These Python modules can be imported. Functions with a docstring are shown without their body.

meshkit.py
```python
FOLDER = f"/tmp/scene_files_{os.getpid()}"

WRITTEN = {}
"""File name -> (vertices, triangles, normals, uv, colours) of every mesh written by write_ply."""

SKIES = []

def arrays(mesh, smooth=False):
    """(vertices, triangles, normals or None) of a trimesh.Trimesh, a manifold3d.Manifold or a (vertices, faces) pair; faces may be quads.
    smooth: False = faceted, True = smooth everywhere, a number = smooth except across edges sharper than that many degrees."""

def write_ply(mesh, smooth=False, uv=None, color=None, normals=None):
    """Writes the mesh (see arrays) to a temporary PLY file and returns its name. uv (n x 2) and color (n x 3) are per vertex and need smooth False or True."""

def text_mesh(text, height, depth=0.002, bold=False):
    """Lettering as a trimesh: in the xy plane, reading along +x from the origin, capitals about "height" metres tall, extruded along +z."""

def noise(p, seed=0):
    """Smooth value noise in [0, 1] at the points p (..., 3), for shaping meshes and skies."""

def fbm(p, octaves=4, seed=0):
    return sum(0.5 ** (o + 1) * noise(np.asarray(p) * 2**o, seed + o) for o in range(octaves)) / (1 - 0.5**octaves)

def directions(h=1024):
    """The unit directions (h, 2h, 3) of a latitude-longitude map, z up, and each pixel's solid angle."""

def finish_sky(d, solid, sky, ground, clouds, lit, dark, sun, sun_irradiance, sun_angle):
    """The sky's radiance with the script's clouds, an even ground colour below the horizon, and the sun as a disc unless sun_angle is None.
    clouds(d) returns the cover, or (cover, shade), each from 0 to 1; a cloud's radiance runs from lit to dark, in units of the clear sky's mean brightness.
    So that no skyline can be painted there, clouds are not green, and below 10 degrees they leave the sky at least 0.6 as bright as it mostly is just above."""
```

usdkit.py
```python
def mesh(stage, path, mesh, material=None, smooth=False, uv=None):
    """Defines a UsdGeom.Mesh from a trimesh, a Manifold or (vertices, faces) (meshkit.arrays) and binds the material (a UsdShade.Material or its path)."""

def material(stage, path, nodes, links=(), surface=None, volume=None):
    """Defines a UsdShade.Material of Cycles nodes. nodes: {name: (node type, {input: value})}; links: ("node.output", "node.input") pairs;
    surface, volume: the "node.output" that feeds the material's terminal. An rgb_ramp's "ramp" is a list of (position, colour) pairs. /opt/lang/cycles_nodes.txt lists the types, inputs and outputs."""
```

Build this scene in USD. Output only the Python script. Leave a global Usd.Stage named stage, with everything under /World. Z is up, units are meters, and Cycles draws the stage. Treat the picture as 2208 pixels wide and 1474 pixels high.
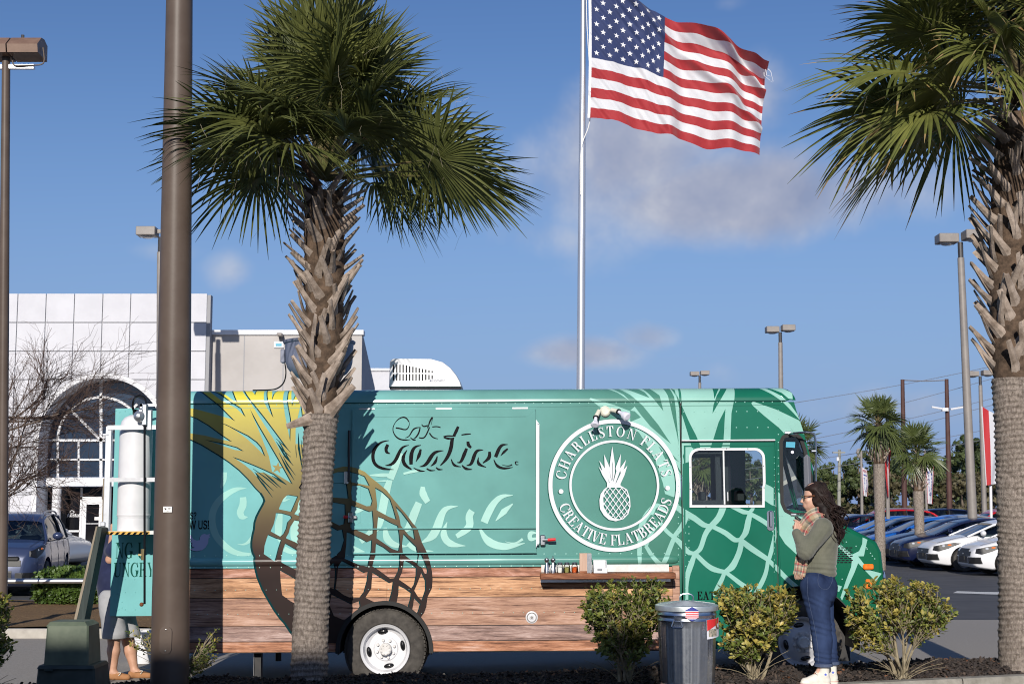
import math, random
import numpy as np, trimesh, usdkit, meshkit
import manifold3d as m3
import shapely
from shapely.geometry import Polygon, LineString, Point, box as sbox, MultiPolygon
from shapely.ops import unary_union
from shapely import affinity
from pxr import Usd, UsdGeom, UsdLux, UsdShade, Gf, Sdf, Vt

stage = Usd.Stage.CreateInMemory()
UsdGeom.SetStageUpAxis(stage, 'Z'); UsdGeom.SetStageMetersPerUnit(stage, 1.0)
UsdGeom.Xform.Define(stage, '/World'); UsdGeom.Scope.Define(stage, '/World/Looks')
PI = math.pi
# ------------------------------------------------------------------ camera, sky, sun
W, H, F, HOR, CAMH = 2208.0, 1474.0, 3000.0, 1090.0, 1.85
PITCH = math.atan((HOR - H / 2) / F)
cam = UsdGeom.Camera.Define(stage, '/World/camera')
cam.CreateHorizontalApertureAttr(36.0); cam.CreateVerticalApertureAttr(36.0 * 683 / 1024)
cam.CreateFocalLengthAttr(36.0 * F / W); cam.CreateClippingRangeAttr((0.1, 5000.0))
cam.CreateFStopAttr(6.3); cam.CreateFocusDistanceAttr(13.9)
cam.CreateExposureAttr(0.0)
cam.AddTranslateOp().Set((0, 0, CAMH)); cam.AddRotateXOp().Set(90 + math.degrees(PITCH))
SUN = np.array([-0.10, -1.0, 0.42]); SUN /= np.linalg.norm(SUN)      # direction towards the sun
SKY_STRENGTH, SUN_INTENSITY = 0.092, 1.25
el, rot = math.asin(SUN[2]), math.atan2(SUN[0], SUN[1])
sun = UsdLux.DistantLight.Define(stage, '/World/sun')
sun.CreateIntensityAttr(SUN_INTENSITY); sun.CreateAngleAttr(0.5); sun.CreateNormalizeAttr(True); sun.CreateColorAttr((1.0, 0.94, 0.86))
zq = Gf.Rotation(Gf.Vec3d(0, 0, 1), Gf.Vec3d(*map(float, SUN)))
sun.AddTransformOp().Set(Gf.Matrix4d().SetRotate(zq))

_c, _s = math.cos(PITCH), math.sin(PITCH)
def ray(px, py):
    x, u = (px - W / 2) / F, (H / 2 - py) / F
    return np.array([x, _c - u * _s, _s + u * _c])
def at(px, py, Y):                                   # where the line of sight through a pixel of the photo meets the plane y = Y
    d = ray(px, py or 1050.0)
    return np.array([0, 0, CAMH]) + d * (Y / d[1])
def ground_at(px, py, z=0.0):
    d = ray(px, py); t = (z - CAMH) / d[2]
    return np.array([0, 0, CAMH]) + d * t
def ppm(Y): return F / Y                             # pixels of the photo per metre, about
def dirw(px, py):
    d = ray(px, py); return d / np.linalg.norm(d)

dome = UsdLux.DomeLight.Define(stage, '/World/sky')
_n = {'tc': ('texture_coordinate', {}),
      'sky': ('sky_texture', {'sky_type': 'single_scattering', 'sun_disc': False, 'sun_elevation': el, 'sun_rotation': rot, 'altitude': 0.0, 'air_density': 1.0, 'aerosol_density': 0.35, 'ozone_density': 2.5}),
      'hs': ('hsv', {'hue': 0.514, 'saturation': 1.2, 'value': 1.03}),
      'bg': ('background_shader', {'strength': SKY_STRENGTH}),
      'nz': ('noise_texture', {'scale': 7.0, 'detail': 6.0, 'roughness': 0.54, 'distortion': 0.15}),
      'nz2': ('noise_texture', {'scale': 4.0, 'detail': 5.0, 'roughness': 0.55})}
_l = [('sky.color', 'hs.color'), ('tc.generated', 'nz.vector'), ('tc.generated', 'nz2.vector')]
# (pixel x, y, half-width, half-height, weight): banks of cloud by direction
CLOUDS = [(1330, 330, 330, 300, 1.0), (1560, 430, 620, 150, 1.0), (1250, 500, 300, 90, 0.5), (1830, 410, 360, 130, 0.75), (1260, 760, 230, 60, 0.8), (1400, 725, 130, 60, 0.7),
          (495, 580, 90, 75, 0.5), (330, 535, 200, 40, 0.35), (1560, 800, 90, 70, 0.4), (1980, 880, 330, 60, 0.42), (2000, 1000, 420, 80, 0.35), (1640, 200, 120, 120, 0.4), (1580, 5, 80, 40, .35),
          (-900, 300, 500, 200, 0.8), (3300, 200, 600, 250, 0.9), (700, -700, 700, 250, .7)]
prev = None
for i, (px, py, hw, hh, w) in enumerate(CLOUDS):
    d = dirw(px, py)
    _n[f's{i}'] = ('vector_math', {'math_type': 'subtract', 'vector2': tuple(d)})
    _n[f'k{i}'] = ('vector_math', {'math_type': 'multiply', 'vector2': (F / hw, F / hw, F / hh)})
    _n[f'd{i}'] = ('vector_math', {'math_type': 'length'})
    _n[f'm{i}'] = ('map_range', {'range_type': 'smoothstep', 'from_min': 1.15, 'from_max': 0.0, 'to_min': 0.0, 'to_max': w, 'clamp': True})
    _l += [('tc.generated', f's{i}.vector1'), (f's{i}.vector', f'k{i}.vector1'), (f'k{i}.vector', f'd{i}.vector1'), (f'd{i}.value', f'm{i}.value')]
    if prev is None: prev = f'm{i}.result'
    else:
        _n[f'x{i}'] = ('math', {'math_type': 'maximum'})
        _l += [(prev, f'x{i}.value1'), (f'm{i}.result', f'x{i}.value2')]; prev = f'x{i}.value'
_n['sum'] = ('math', {'math_type': 'add'}); _l += [(prev, 'sum.value1')]
_n['nzs'] = ('map_range', {'from_min': 0.25, 'from_max': 0.75, 'to_min': -0.40, 'to_max': 0.40, 'clamp': False}); _l += [('nz.fac', 'nzs.value'), ('nzs.result', 'sum.value2')]
_n['cov'] = ('map_range', {'range_type': 'smoothstep', 'from_min': 0.2, 'from_max': 0.95, 'to_min': 0.0, 'to_max': 0.86, 'clamp': True}); _l += [('sum.value', 'cov.value')]
_n['cc'] = ('rgb_ramp', {'ramp': [(0.2, (3.1, 3.5, 5.0)), (0.40, (4.6, 4.8, 5.9)), (0.58, (7.0, 7.0, 7.4))]}); _l += [('shd.value', 'cc.fac')]
_n['shd'] = ('math', {'math_type': 'subtract'}); _n['nz3'] = ('noise_texture', {'scale': 7.0, 'detail': 6.0, 'roughness': 0.54, 'distortion': 0.15}); _n['off'] = ('vector_math', {'math_type': 'add', 'vector2': (-0.012, 0.0, 0.022)}); _n['shm'] = ('math', {'math_type': 'multiply_add', 'value2': 1.5, 'value3': 0.5})
_n['df'] = ('math', {'math_type': 'subtract'}); _l += [('tc.generated', 'off.vector1'), ('off.vector', 'nz3.vector'), ('nz.fac', 'df.value1'), ('nz3.fac', 'df.value2'), ('df.value', 'shm.value1'), ('shm.value', 'shd.value1'), ('cvk.value', 'shd.value2')]
_n['cvk'] = ('math', {'math_type': 'multiply', 'value2': 0.16}); _l += [('cov.result', 'cvk.value1')]
_n['sx'] = ('separate_xyz', {}); _n['hz'] = ('map_range', {'range_type': 'smoothstep', 'from_min': 0.34, 'from_max': -0.02, 'to_min': 0.0, 'to_max': 0.92, 'clamp': True})
_n['hzm'] = ('mix_color', {'blend_type': 'mix', 'use_clamp': False, 'b': (2.05, 3.3, 6.7)}); _l += [('tc.generated', 'sx.vector'), ('sx.z', 'hz.value'), ('hs.color', 'hzm.a'), ('hz.result', 'hzm.fac')]
_n['cmx'] = ('mix_color', {'blend_type': 'mix', 'use_clamp': False}); _l += [('hzm.result', 'cmx.a'), ('cc.color', 'cmx.b'), ('cov.result', 'cmx.fac'), ('cmx.result', 'bg.color')]
_m = usdkit.material(stage, '/World/Looks/sky', _n, _l, surface='bg.background')
UsdShade.MaterialBindingAPI.Apply(dome.GetPrim()).Bind(_m)
dome.GetPrim().SetCustomDataByKey('kind', 'structure')

# ------------------------------------------------------------------ scene tree
_used = {}
def _path(name, parent):
    base = (parent.GetPath() if parent else Sdf.Path('/World'))
    k = (str(base), name); n = _used.get(k, 0); _used[k] = n + 1
    return base.AppendChild(name if n == 0 else f'{name}_{n:03d}')
def tag(p, label=None, cat=None, group=None, kind=None):
    for k, v in (('label', label), ('category', cat), ('group', group), ('kind', kind)):
        if v: p.SetCustomDataByKey(k, v)
    return p
def thing(name, label, cat, loc=(0, 0, 0), rotz=0.0, group=None, kind=None):
    x = UsdGeom.Xform.Define(stage, _path(name, None))
    x.AddTranslateOp().Set(tuple(map(float, loc))); x.AddRotateZOp().Set(math.degrees(rotz))
    return tag(x.GetPrim(), label, cat, group, kind)
def obj(name, mesh, mat, parent=None, smooth=False, label=None, cat=None, group=None, kind=None, loc=None):
    if isinstance(mesh, MB): mesh = mesh.get()
    m = usdkit.mesh(stage, _path(name, parent), mesh, M(mat), smooth=smooth)
    if loc is not None: m.AddTranslateOp().Set(tuple(map(float, loc)))
    return tag(m.GetPrim(), label, cat, group, kind)
def copy(src, label, loc, rotz=0.0, scale=1.0, cat=None, group=None):
    was = src.GetCustomData()
    name = src.GetName().rstrip('0123456789').rstrip('_')
    x = UsdGeom.Xform.Define(stage, _path(name, None))
    x.AddTranslateOp().Set(tuple(map(float, loc))); x.AddRotateZOp().Set(math.degrees(rotz))
    p = x.GetPrim()
    p.GetReferences().AddInternalReference(src.GetPath()); p.SetInstanceable(True)
    if scale != 1.0: x.AddScaleOp().Set((scale,) * 3 if np.ndim(scale) == 0 else tuple(scale))
    return tag(p, label, cat or was['category'], group or was.get('group'))

# ------------------------------------------------------------------ materials
_mats = {}
def M(m):
    return m if not isinstance(m, str) else _mats[m]
def mat(name, c, rough=0.5, c2=None, ns=8.0, nd=4.0, stretch=(1, 1, 1), lo=0.35, hi=0.65, metal=0.0, bump=0.0, bs=40.0, bd=0.01, coat=0.0, spec=0.5, rvar=0.0, trans=None, sheen=0.0, obj_space=False, rnd=0.0, dist=0.0):
    if rough >= 0.8 and spec == 0.5: spec = 0.15
    n = {'p': ('principled_bsdf', {'base_color': c, 'roughness': rough, 'metallic': metal, 'coat_weight': coat, 'coat_roughness': 0.06, 'specular_ior_level': spec, 'sheen_weight': sheen}),
         'g': ('geometry', {}), 'tc': ('texture_coordinate', {}), 'mp': ('mapping', {'scale': stretch})}
    l = [(('tc.object' if obj_space else 'g.position'), 'mp.vector')]
    out = 'p.BSDF'
    if c2 is not None:
        n['nz'] = ('noise_texture', {'scale': ns, 'detail': nd, 'roughness': 0.6, 'distortion': dist})
        n['rp'] = ('rgb_ramp', {'ramp': [(lo, c), (hi, c2)]})
        l += [('mp.vector', 'nz.vector'), ('nz.fac', 'rp.fac')]
        src = 'rp.color'
        if rnd:
            n['oi'] = ('object_info', {}); n['mr'] = ('map_range', {'to_min': 1 - rnd, 'to_max': 1 + rnd}); n['hv'] = ('hsv', {})
            l += [('oi.random', 'mr.value'), ('mr.result', 'hv.value'), (src, 'hv.color')]; src = 'hv.color'
        l.append((src, 'p.base_color'))
        if rvar:
            n['rr'] = ('map_range', {'to_min': rough - rvar, 'to_max': rough + rvar}); l += [('nz.fac', 'rr.value'), ('rr.result', 'p.roughness')]
        if trans: l.append((src, 'tl.color'))
    if bump:
        n['bn'] = ('noise_texture', {'scale': bs, 'detail': 4.0, 'roughness': 0.6}); n['bp'] = ('bump', {'strength': bump, 'distance': bd})
        l += [('mp.vector', 'bn.vector'), ('bn.fac', 'bp.height'), ('bp.normal', 'p.normal')]
    if trans:
        n['tl'] = ('translucent_bsdf', {'color': c}); n['mx'] = ('mix_closure', {'fac': trans}); l += [('p.BSDF', 'mx.closure1'), ('tl.BSDF', 'mx.closure2')]; out = 'mx.closure'
    _mats[name] = usdkit.material(stage, f'/World/Looks/{name}', n, l, surface=out)
    return _mats[name]
def pane(name, tint=(0.75, 0.85, 0.85), ior=1.5, gl=(1, 1, 1), boost=0.0):
    n = {'t': ('transparent_bsdf', {'color': tint}), 'g': ('glossy_bsdf', {'color': gl, 'roughness': 0.01}), 'f': ('fresnel', {'IOR': ior}), 'm': ('mix_closure', {})}
    l = [('t.BSDF', 'm.closure1'), ('g.BSDF', 'm.closure2')]
    if boost:
        n['a'] = ('math', {'math_type': 'add', 'value2': boost, 'use_clamp': True}); l += [('f.fac', 'a.value1'), ('a.value', 'm.fac')]
    else: l.append(('f.fac', 'm.fac'))
    _mats[name] = usdkit.material(stage, f'/World/Looks/{name}', n, l, surface='m.closure')

# ------------------------------------------------------------------ mesh builder
class MB:
    def __init__(s): s.v, s.f, s.n = [], [], 0
    def add(s, v, f):
        v = np.asarray(v, float).reshape(-1, 3); f = np.asarray(f, int)
        if f.ndim == 2 and f.shape[1] == 4: f = np.vstack([f[:, [0, 1, 2]], f[:, [0, 2, 3]]])
        s.v.append(v); s.f.append(f + s.n); s.n += len(v); return s
    def tm(s, t, T=None):
        v = np.asarray(t.vertices)
        if T is not None: v = v @ np.asarray(T)[:3, :3].T + np.asarray(T)[:3, 3]
        return s.add(v, t.faces)
    def mf(s, man):
        me = man.to_mesh(); return s.add(me.vert_properties[:, :3], me.tri_verts)
    def get(s): return (np.vstack(s.v), np.vstack(s.f)) if s.v else (np.zeros((3, 3)), np.array([[0, 1, 2]]))
    def box(s, x0, x1, y0, y1, z0, z1, ch=0.0):
        x0, x1 = min(x0, x1), max(x0, x1); y0, y1 = min(y0, y1), max(y0, y1); z0, z1 = min(z0, z1), max(z0, z1)
        if ch > 0:
            ch = min(ch, (x1 - x0) * .45, (y1 - y0) * .45, (z1 - z0) * .45)
            p = []
            for a in (0, 1):
                for b in (0, 1):
                    for c in (0, 1):
                        X, Y, Z = (x0, x1)[a], (y0, y1)[b], (z0, z1)[c]
                        sx, sy, sz = (1, -1)[a] * ch, (1, -1)[b] * ch, (1, -1)[c] * ch
                        p += [(X, Y + sy, Z + sz), (X + sx, Y, Z + sz), (X + sx, Y + sy, Z)]
            return s.mf(m3.Manifold.hull_points(np.array(p)))
        v = [(x, y, z) for x in (x0, x1) for y in (y0, y1) for z in (z0, z1)]
        return s.add(v, [(0, 1, 3, 2), (4, 6, 7, 5), (0, 4, 5, 1), (2, 3, 7, 6), (0, 2, 6, 4), (1, 5, 7, 3)])
    def tube(s, pts, r, n=8, cap=True, flat=1.0, up=None):
        P = np.asarray(pts, float); k = len(P); r = np.broadcast_to(np.asarray(r, float), (k,))
        T = np.gradient(P, axis=0) if k > 2 else np.repeat((P[1] - P[0])[None], k, 0)
        T /= np.maximum(np.linalg.norm(T, axis=1, keepdims=True), 1e-9)
        a = np.array([0, 0, 1.0]) if up is None else np.asarray(up, float)
        if abs(T[0] @ a) > 0.95 * np.linalg.norm(a): a = np.array([0, 1.0, 0.1])
        rows = []
        th = np.arange(n) * 2 * PI / n
        for i in range(k):
            b = np.cross(T[i], a); b /= max(np.linalg.norm(b), 1e-9); c = np.cross(b, T[i]); a = c
            rows.append(P[i] + r[i] * (np.cos(th)[:, None] * b + flat * np.sin(th)[:, None] * c))
        v = np.vstack(rows); f = []
        for i in range(k - 1):
            for j in range(n):
                q = (j + 1) % n
                f.append((i * n + j, i * n + q, (i + 1) * n + q, (i + 1) * n + j))
        s.add(v, f)
        if cap:
            for e, row in ((0, rows[0]), (1, rows[-1])):
                c = row.mean(0); idx = [(0, 1 + (j + 1) % n, 1 + j) if e == 0 else (0, 1 + j, 1 + (j + 1) % n) for j in range(n)]
                s.add(np.vstack([c, row]), idx)
        return s
    def lathe(s, prof, c=(0, 0, 0), n=24, axis='z', th0=0.0, th1=2 * PI):
        prof = np.asarray(prof, float); full = abs(th1 - th0 - 2 * PI) < 1e-6
        th = np.linspace(th0, th1, n, endpoint=not full); k = len(prof); rows = []
        for t in th:
            x, y, z = prof[:, 0] * math.cos(t), prof[:, 0] * math.sin(t), prof[:, 1]
            p = np.stack([x, y, z], 1)
            if axis == 'y': p = np.stack([x, z, y], 1)
            if axis == 'x': p = np.stack([z, x, y], 1)
            rows.append(p + np.asarray(c, float))
        f = []
        for i in range(n if full else n - 1):
            j = (i + 1) % n
            for q in range(k - 1):
                a = (i * k + q, j * k + q, j * k + q + 1, i * k + q + 1)
                f.append(a[::-1] if axis == 'y' else a)
        return s.add(np.vstack(rows), f)
    def prism(s, poly, y0, y1, plane='xz'):              # a shapely polygon in the x-z plane, given thickness along y
        for g in polys(poly):
            t = trimesh.creation.extrude_polygon(g, abs(y1 - y0), engine='earcut')
            v, f = np.array(t.vertices), np.array(t.faces)
            o = min(y0, y1)
            if plane == 'xz': v, f = np.stack([v[:, 0], v[:, 2] + o, v[:, 1]], 1), f[:, ::-1]
            elif plane == 'yz': v = np.stack([v[:, 2] + o, v[:, 0], v[:, 1]], 1)
            else: v[:, 2] += o
            s.add(v, f)
        return s
    def sphere(s, c, r, sub=2, sc=(1, 1, 1)):
        t = trimesh.creation.icosphere(sub, 1.0); return s.add(t.vertices * np.asarray(sc) * r + np.asarray(c), t.faces)
    def grid(s, P, flip=False):                          # P: rows x cols x 3
        R, C = P.shape[:2]; i, j = np.meshgrid(np.arange(R - 1), np.arange(C - 1), indexing='ij'); a = (i * C + j).ravel()
        f = np.stack([a, a + 1, a + C + 1, a + C], 1)
        return s.add(P.reshape(-1, 3), f[:, ::-1] if flip else f)
def polys(g):
    if g.is_empty: return []
    if g.geom_type == 'Polygon': return [g]
    return [p for q in g.geoms for p in polys(q)] if hasattr(g, 'geoms') else []
def lerp(a, b, t): return np.asarray(a) + (np.asarray(b) - np.asarray(a)) * t
def spline(P, n=40):
    from scipy.interpolate import CubicSpline
    P = np.asarray(P, float)
    if len(P) == 2: return lerp(P[0], P[1], np.linspace(0, 1, n)[:, None])
    d = np.r_[0, np.cumsum(np.linalg.norm(np.diff(P[:, :2] if P.shape[1] == 2 else P, axis=0), axis=1) ** 0.6)]
    return CubicSpline(d, P, axis=0, bc_type='natural')(np.linspace(0, d[-1], n))
def brush(P, w, n=36):                                    # a tapered pen stroke as a polygon; w: widths along it
    Q = spline(P, n); w = np.interp(np.linspace(0, 1, n), np.linspace(0, 1, len(np.atleast_1d(w))), np.atleast_1d(w)) / 2
    T = np.gradient(Q, axis=0); T /= np.maximum(np.linalg.norm(T, axis=1, keepdims=True), 1e-9); N = np.stack([-T[:, 1], T[:, 0]], 1)
    A, B = Q + N * w[:, None], Q - N * w[:, None]
    parts = [Polygon([A[i], A[i + 1], B[i + 1], B[i]]).buffer(0) if Polygon([A[i], A[i + 1], B[i + 1], B[i]]).is_valid else Polygon([A[i], A[i + 1], B[i + 1], B[i]]).convex_hull for i in range(n - 1)]
    e = float(np.max(w)) * 0.04
    return unary_union([p.buffer(e * .3) for p in parts if p.area > 0]).simplify(e)
def rrect(x0, y0, x1, y1, r):
    return sbox(x0 + r, y0 + r, x1 - r, y1 - r).buffer(r, quad_segs=6)
rng = np.random.default_rng(7)
# ------------------------------------------------------------------ materials
mat('asphalt_light', (0.25, 0.228, 0.20), 0.9, (0.335, 0.31, 0.275), ns=60, nd=6, bump=0.5, bs=150, bd=0.006, spec=0.2)
mat('asphalt_dark', (0.065, 0.066, 0.072), 0.85, (0.09, 0.09, 0.095), ns=1.4, nd=8, bump=0.4, bs=120, bd=0.006, spec=0.25)
mat('mulch', (0.012, 0.010, 0.009), 0.95, (0.045, 0.036, 0.031), ns=45, nd=6, bump=1.0, bs=70, bd=0.03, spec=0.15)
mat('chip_a', (0.022, 0.018, 0.017), 0.9, (0.065, 0.054, 0.048), ns=30, spec=0.15)
mat('chip_b', (0.10, 0.075, 0.06), 0.9, (0.04, 0.03, 0.026), ns=40, spec=0.15)
mat('dead_leaf', (0.22, 0.09, 0.04), 0.7, (0.13, 0.06, 0.03), ns=30)
mat('concrete', (0.36, 0.33, 0.29), 0.85, (0.46, 0.43, 0.38), ns=7, nd=8, bump=0.35, bs=110, bd=0.004, spec=0.25)
mat('concrete_old', (0.20, 0.185, 0.155), 0.9, (0.31, 0.29, 0.25), ns=9, nd=8, bump=0.5, bs=120, bd=0.005, spec=0.2)
mat('straw', (0.17, 0.105, 0.055), 0.95, (0.30, 0.20, 0.11), ns=35, nd=8, bump=1.0, bs=60, bd=0.04, spec=0.1)
mat('road_paint', (0.62, 0.62, 0.60), 0.8, (0.48, 0.48, 0.47), ns=25, nd=6)

# ------------------------------------------------------------------ ground
def sm(t): t = np.clip(t, 0, 1); return t * t * (3 - 2 * t)
def gz(x, y):                                             # the road climbs a little to the right beside the truck
    x, y = np.asarray(x, float), np.asarray(y, float)
    return 0.022 + 0.108 * sm((x + 1.6) / 4.9) * (1 - sm((y - 17) / 7)) * sm((y - 6) / 4) - 0.022 * sm((y - 18) / 6)
def sheet(xs, ys, off, f=gz):
    X, Y = np.meshgrid(xs, ys); return MB().grid(np.stack([X, Y, f(X, Y) + off], -1))
g1 = np.r_[-900, -400, -150, -60, -30, np.linspace(-15, 15, 61), 30, 60, 150, 400, 900]
obj('ground', sheet(g1, np.r_[-300, -60, 0, 12.6, np.linspace(13, 26, 40), 30, 40, 60, 100, 200, 400, 1500], 0.0), 'asphalt_dark', kind='structure')
obj('road', sheet(np.r_[-70, -30, np.linspace(-15, 15, 61), 30, 70], np.r_[12.7, np.linspace(13, 23, 34)], 0.004), 'asphalt_light', kind='structure')
NEARZ = 0.2
obj('near_road', MB().add([(-40, -20, NEARZ), (40, -20, NEARZ), (40, 23.2, NEARZ), (-40, -0.9, NEARZ)], [(0, 1, 2, 3)]), 'asphalt_light', kind='structure')

# planted bed with its kerb
KS = 0.295
def kerb_y(x): return 11.13 + KS * np.asarray(x, float)
def kerb_z(x): return 0.345 + 0.006 * np.asarray(x)
def crest_z(x): return np.interp(x, [-7, -4.5, -2.5, -1, 0.8, 2.5, 4.5, 7], [0.16, 0.185, 0.237, 0.272, 0.316, 0.351, 0.421, 0.43])
def bed_z(x, y):
    x, y = np.asarray(x, float), np.asarray(y, float)
    y0, y1 = kerb_y(x) + 0.15, np.maximum(13.25, kerb_y(x) + 0.6)
    t = (y - y0) / (y1 - y0)
    z = kerb_z(x) - 0.03 + (crest_z(x) - kerb_z(x) + 0.03) * sm(t)
    z = np.where(y > y1, crest_z(x) - (crest_z(x) - 0.1) * sm((y - y1) / 0.7), z)
    n = meshkit.fbm(np.stack([x * 3.0, y * 3.0, 0 * x], -1), 4, 3) - 0.5
    n2 = meshkit.fbm(np.stack([x * 17.0, y * 17.0, 0 * x], -1), 3, 9) - 0.5
    return z + n * 0.075 + n2 * 0.03
xs = np.linspace(-7.2, 7.6, 460); tt = np.linspace(0, 1, 70)
Xg = np.repeat(xs[None], len(tt), 0); Yg = kerb_y(Xg) + 0.13 + tt[:, None] * (np.maximum(13.97, kerb_y(Xg) + 1.2) - kerb_y(Xg) - 0.13)
obj('mulch_ground', MB().grid(np.stack([Xg, Yg, bed_z(Xg, Yg)], -1)), 'mulch', kind='structure', smooth=True)
k = MB()
for a, b in zip(np.arange(-7.2, 7.4, 1.85), np.arange(-7.2, 7.4, 1.85) + 1.84):
    P = []
    for x in (a, b):
        y = float(kerb_y(x)); z = float(kerb_z(x))
        P.append([(x, y - 0.01, NEARZ - 0.1), (x, y, z - 0.02), (x, y + 0.02, z), (x, y + 0.14, z), (x, y + 0.15, z - 0.01), (x, y + 0.15, NEARZ - 0.1)])
    kb = MB().grid(np.array(P)); kb.add(np.array(P[0]), [(0, 1, 2), (0, 2, 3), (0, 3, 4), (0, 4, 5)]); kb.add(np.array(P[1]), [(2, 1, 0), (3, 2, 0), (4, 3, 0), (5, 4, 0)])
    k.add(*kb.get())
obj('kerb', k, 'concrete_old', kind='structure')

def instancer(name, protos, mats, pos, quats, scales, idx, label, cat):
    pi = UsdGeom.PointInstancer.Define(stage, _path(name, None)); pr = pi.GetPrim()
    tag(pr, label, cat, None, 'stuff')
    for i, (mesh, mt) in enumerate(zip(protos, mats)):
        mm = usdkit.mesh(stage, pr.GetPath().AppendChild(f'piece_{i:03d}'), mesh.get(), M(mt)); pi.CreatePrototypesRel().AddTarget(mm.GetPath())
    pi.CreatePositionsAttr(Vt.Vec3fArray.FromNumpy(np.asarray(pos, np.float32)))
    pi.CreateOrientationsAttr(Vt.QuathArray([Gf.Quath(float(q[3]), float(q[0]), float(q[1]), float(q[2])) for q in quats]))
    pi.CreateScalesAttr(Vt.Vec3fArray.FromNumpy(np.asarray(scales, np.float32))); pi.CreateProtoIndicesAttr(Vt.IntArray.FromNumpy(np.asarray(idx, np.int32)))
from scipy.spatial.transform import Rotation as Rot
def chips():
    r = np.random.default_rng(5); n = 14000
    x = r.uniform(-5.2, 5.6, n); y = kerb_y(x) + 0.16 + r.uniform(0, 1, n) ** 0.8 * (13.4 - kerb_y(x) - 0.16).clip(0.3)
    ok = y < np.maximum(13.4, kerb_y(x) + .4); x, y = x[ok], y[ok]; n = len(x)
    z = bed_z(x, y) + 0.004
    q = (Rot.from_euler('z', r.uniform(0, 360, n), degrees=True) * Rot.from_euler('xy', r.normal(0, 24, (n, 2)), degrees=True)).as_quat()
    s = np.stack([r.uniform(0.012, 0.055, n), r.uniform(0.006, 0.016, n), r.uniform(0.003, 0.008, n)], 1)
    idx = r.choice(3, n, p=[0.72, 0.265, 0.015]); s[idx == 2] = (0.035, 0.022, 0.002)
    b = MB().add([(-1, -.7, -1), (1, -1, -.6), (.8, 1, -1), (-1.1, .8, -.8), (-.9, -.6, .7), (.8, -.8, 1), (1, .6, .8), (-.7, .9, 1)], [(3, 2, 1, 0), (4, 5, 6, 7), (0, 1, 5, 4), (1, 2, 6, 5), (2, 3, 7, 6), (3, 0, 4, 7)])
    instancer('bark_mulch', [b, b, b], ['chip_a', 'chip_b', 'dead_leaf'], np.stack([x, y, z], 1), q, s, idx, 'loose dark bark mulch covering the planted bed along the kerb', 'mulch')
chips()
# far strip on the left: kerb, pine straw; pavement before the showroom
def slab(x0, x1, y0, y1, z0, z1): return MB().box(x0, x1, y0, y1, z0, z1, 0.02)
fk = MB()
for a in np.arange(-46, -1.5, 3.05): fk.box(a, a + 3.04, 19.7, 19.86, -0.05, 0.15, 0.02)
obj('far_kerb', fk, 'concrete', kind='structure')
X, Y = np.meshgrid(np.linspace(-46, -1.6, 260), np.linspace(19.86, 25.3, 60))
obj('pine_straw', MB().grid(np.stack([X, Y, 0.14 + 0.05 * meshkit.fbm(np.stack([X * 2, Y * 2, 0 * X], -1), 4, 4)], -1)), 'straw', label='brown pine straw strip behind the pale kerb on the left', cat='pine straw', kind='stuff', smooth=True)
obj('back_kerb', MB().box(-46, -1.6, 25.3, 25.45, -0.05, 0.15, 0.02), 'concrete', kind='structure')
obj('pavement', MB().box(-60, -2, 44.5, 51.9, -0.1, 0.12, 0.02), 'concrete', kind='structure')
def flat_poly(px, z=0.006):
    P = [ground_at(a, b, 0)[:2] for a, b in px]
    v, f = trimesh.creation.triangulate_polygon(Polygon(P), engine='earcut'); return MB().add(np.c_[v, np.full(len(v), z)], f)
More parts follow.
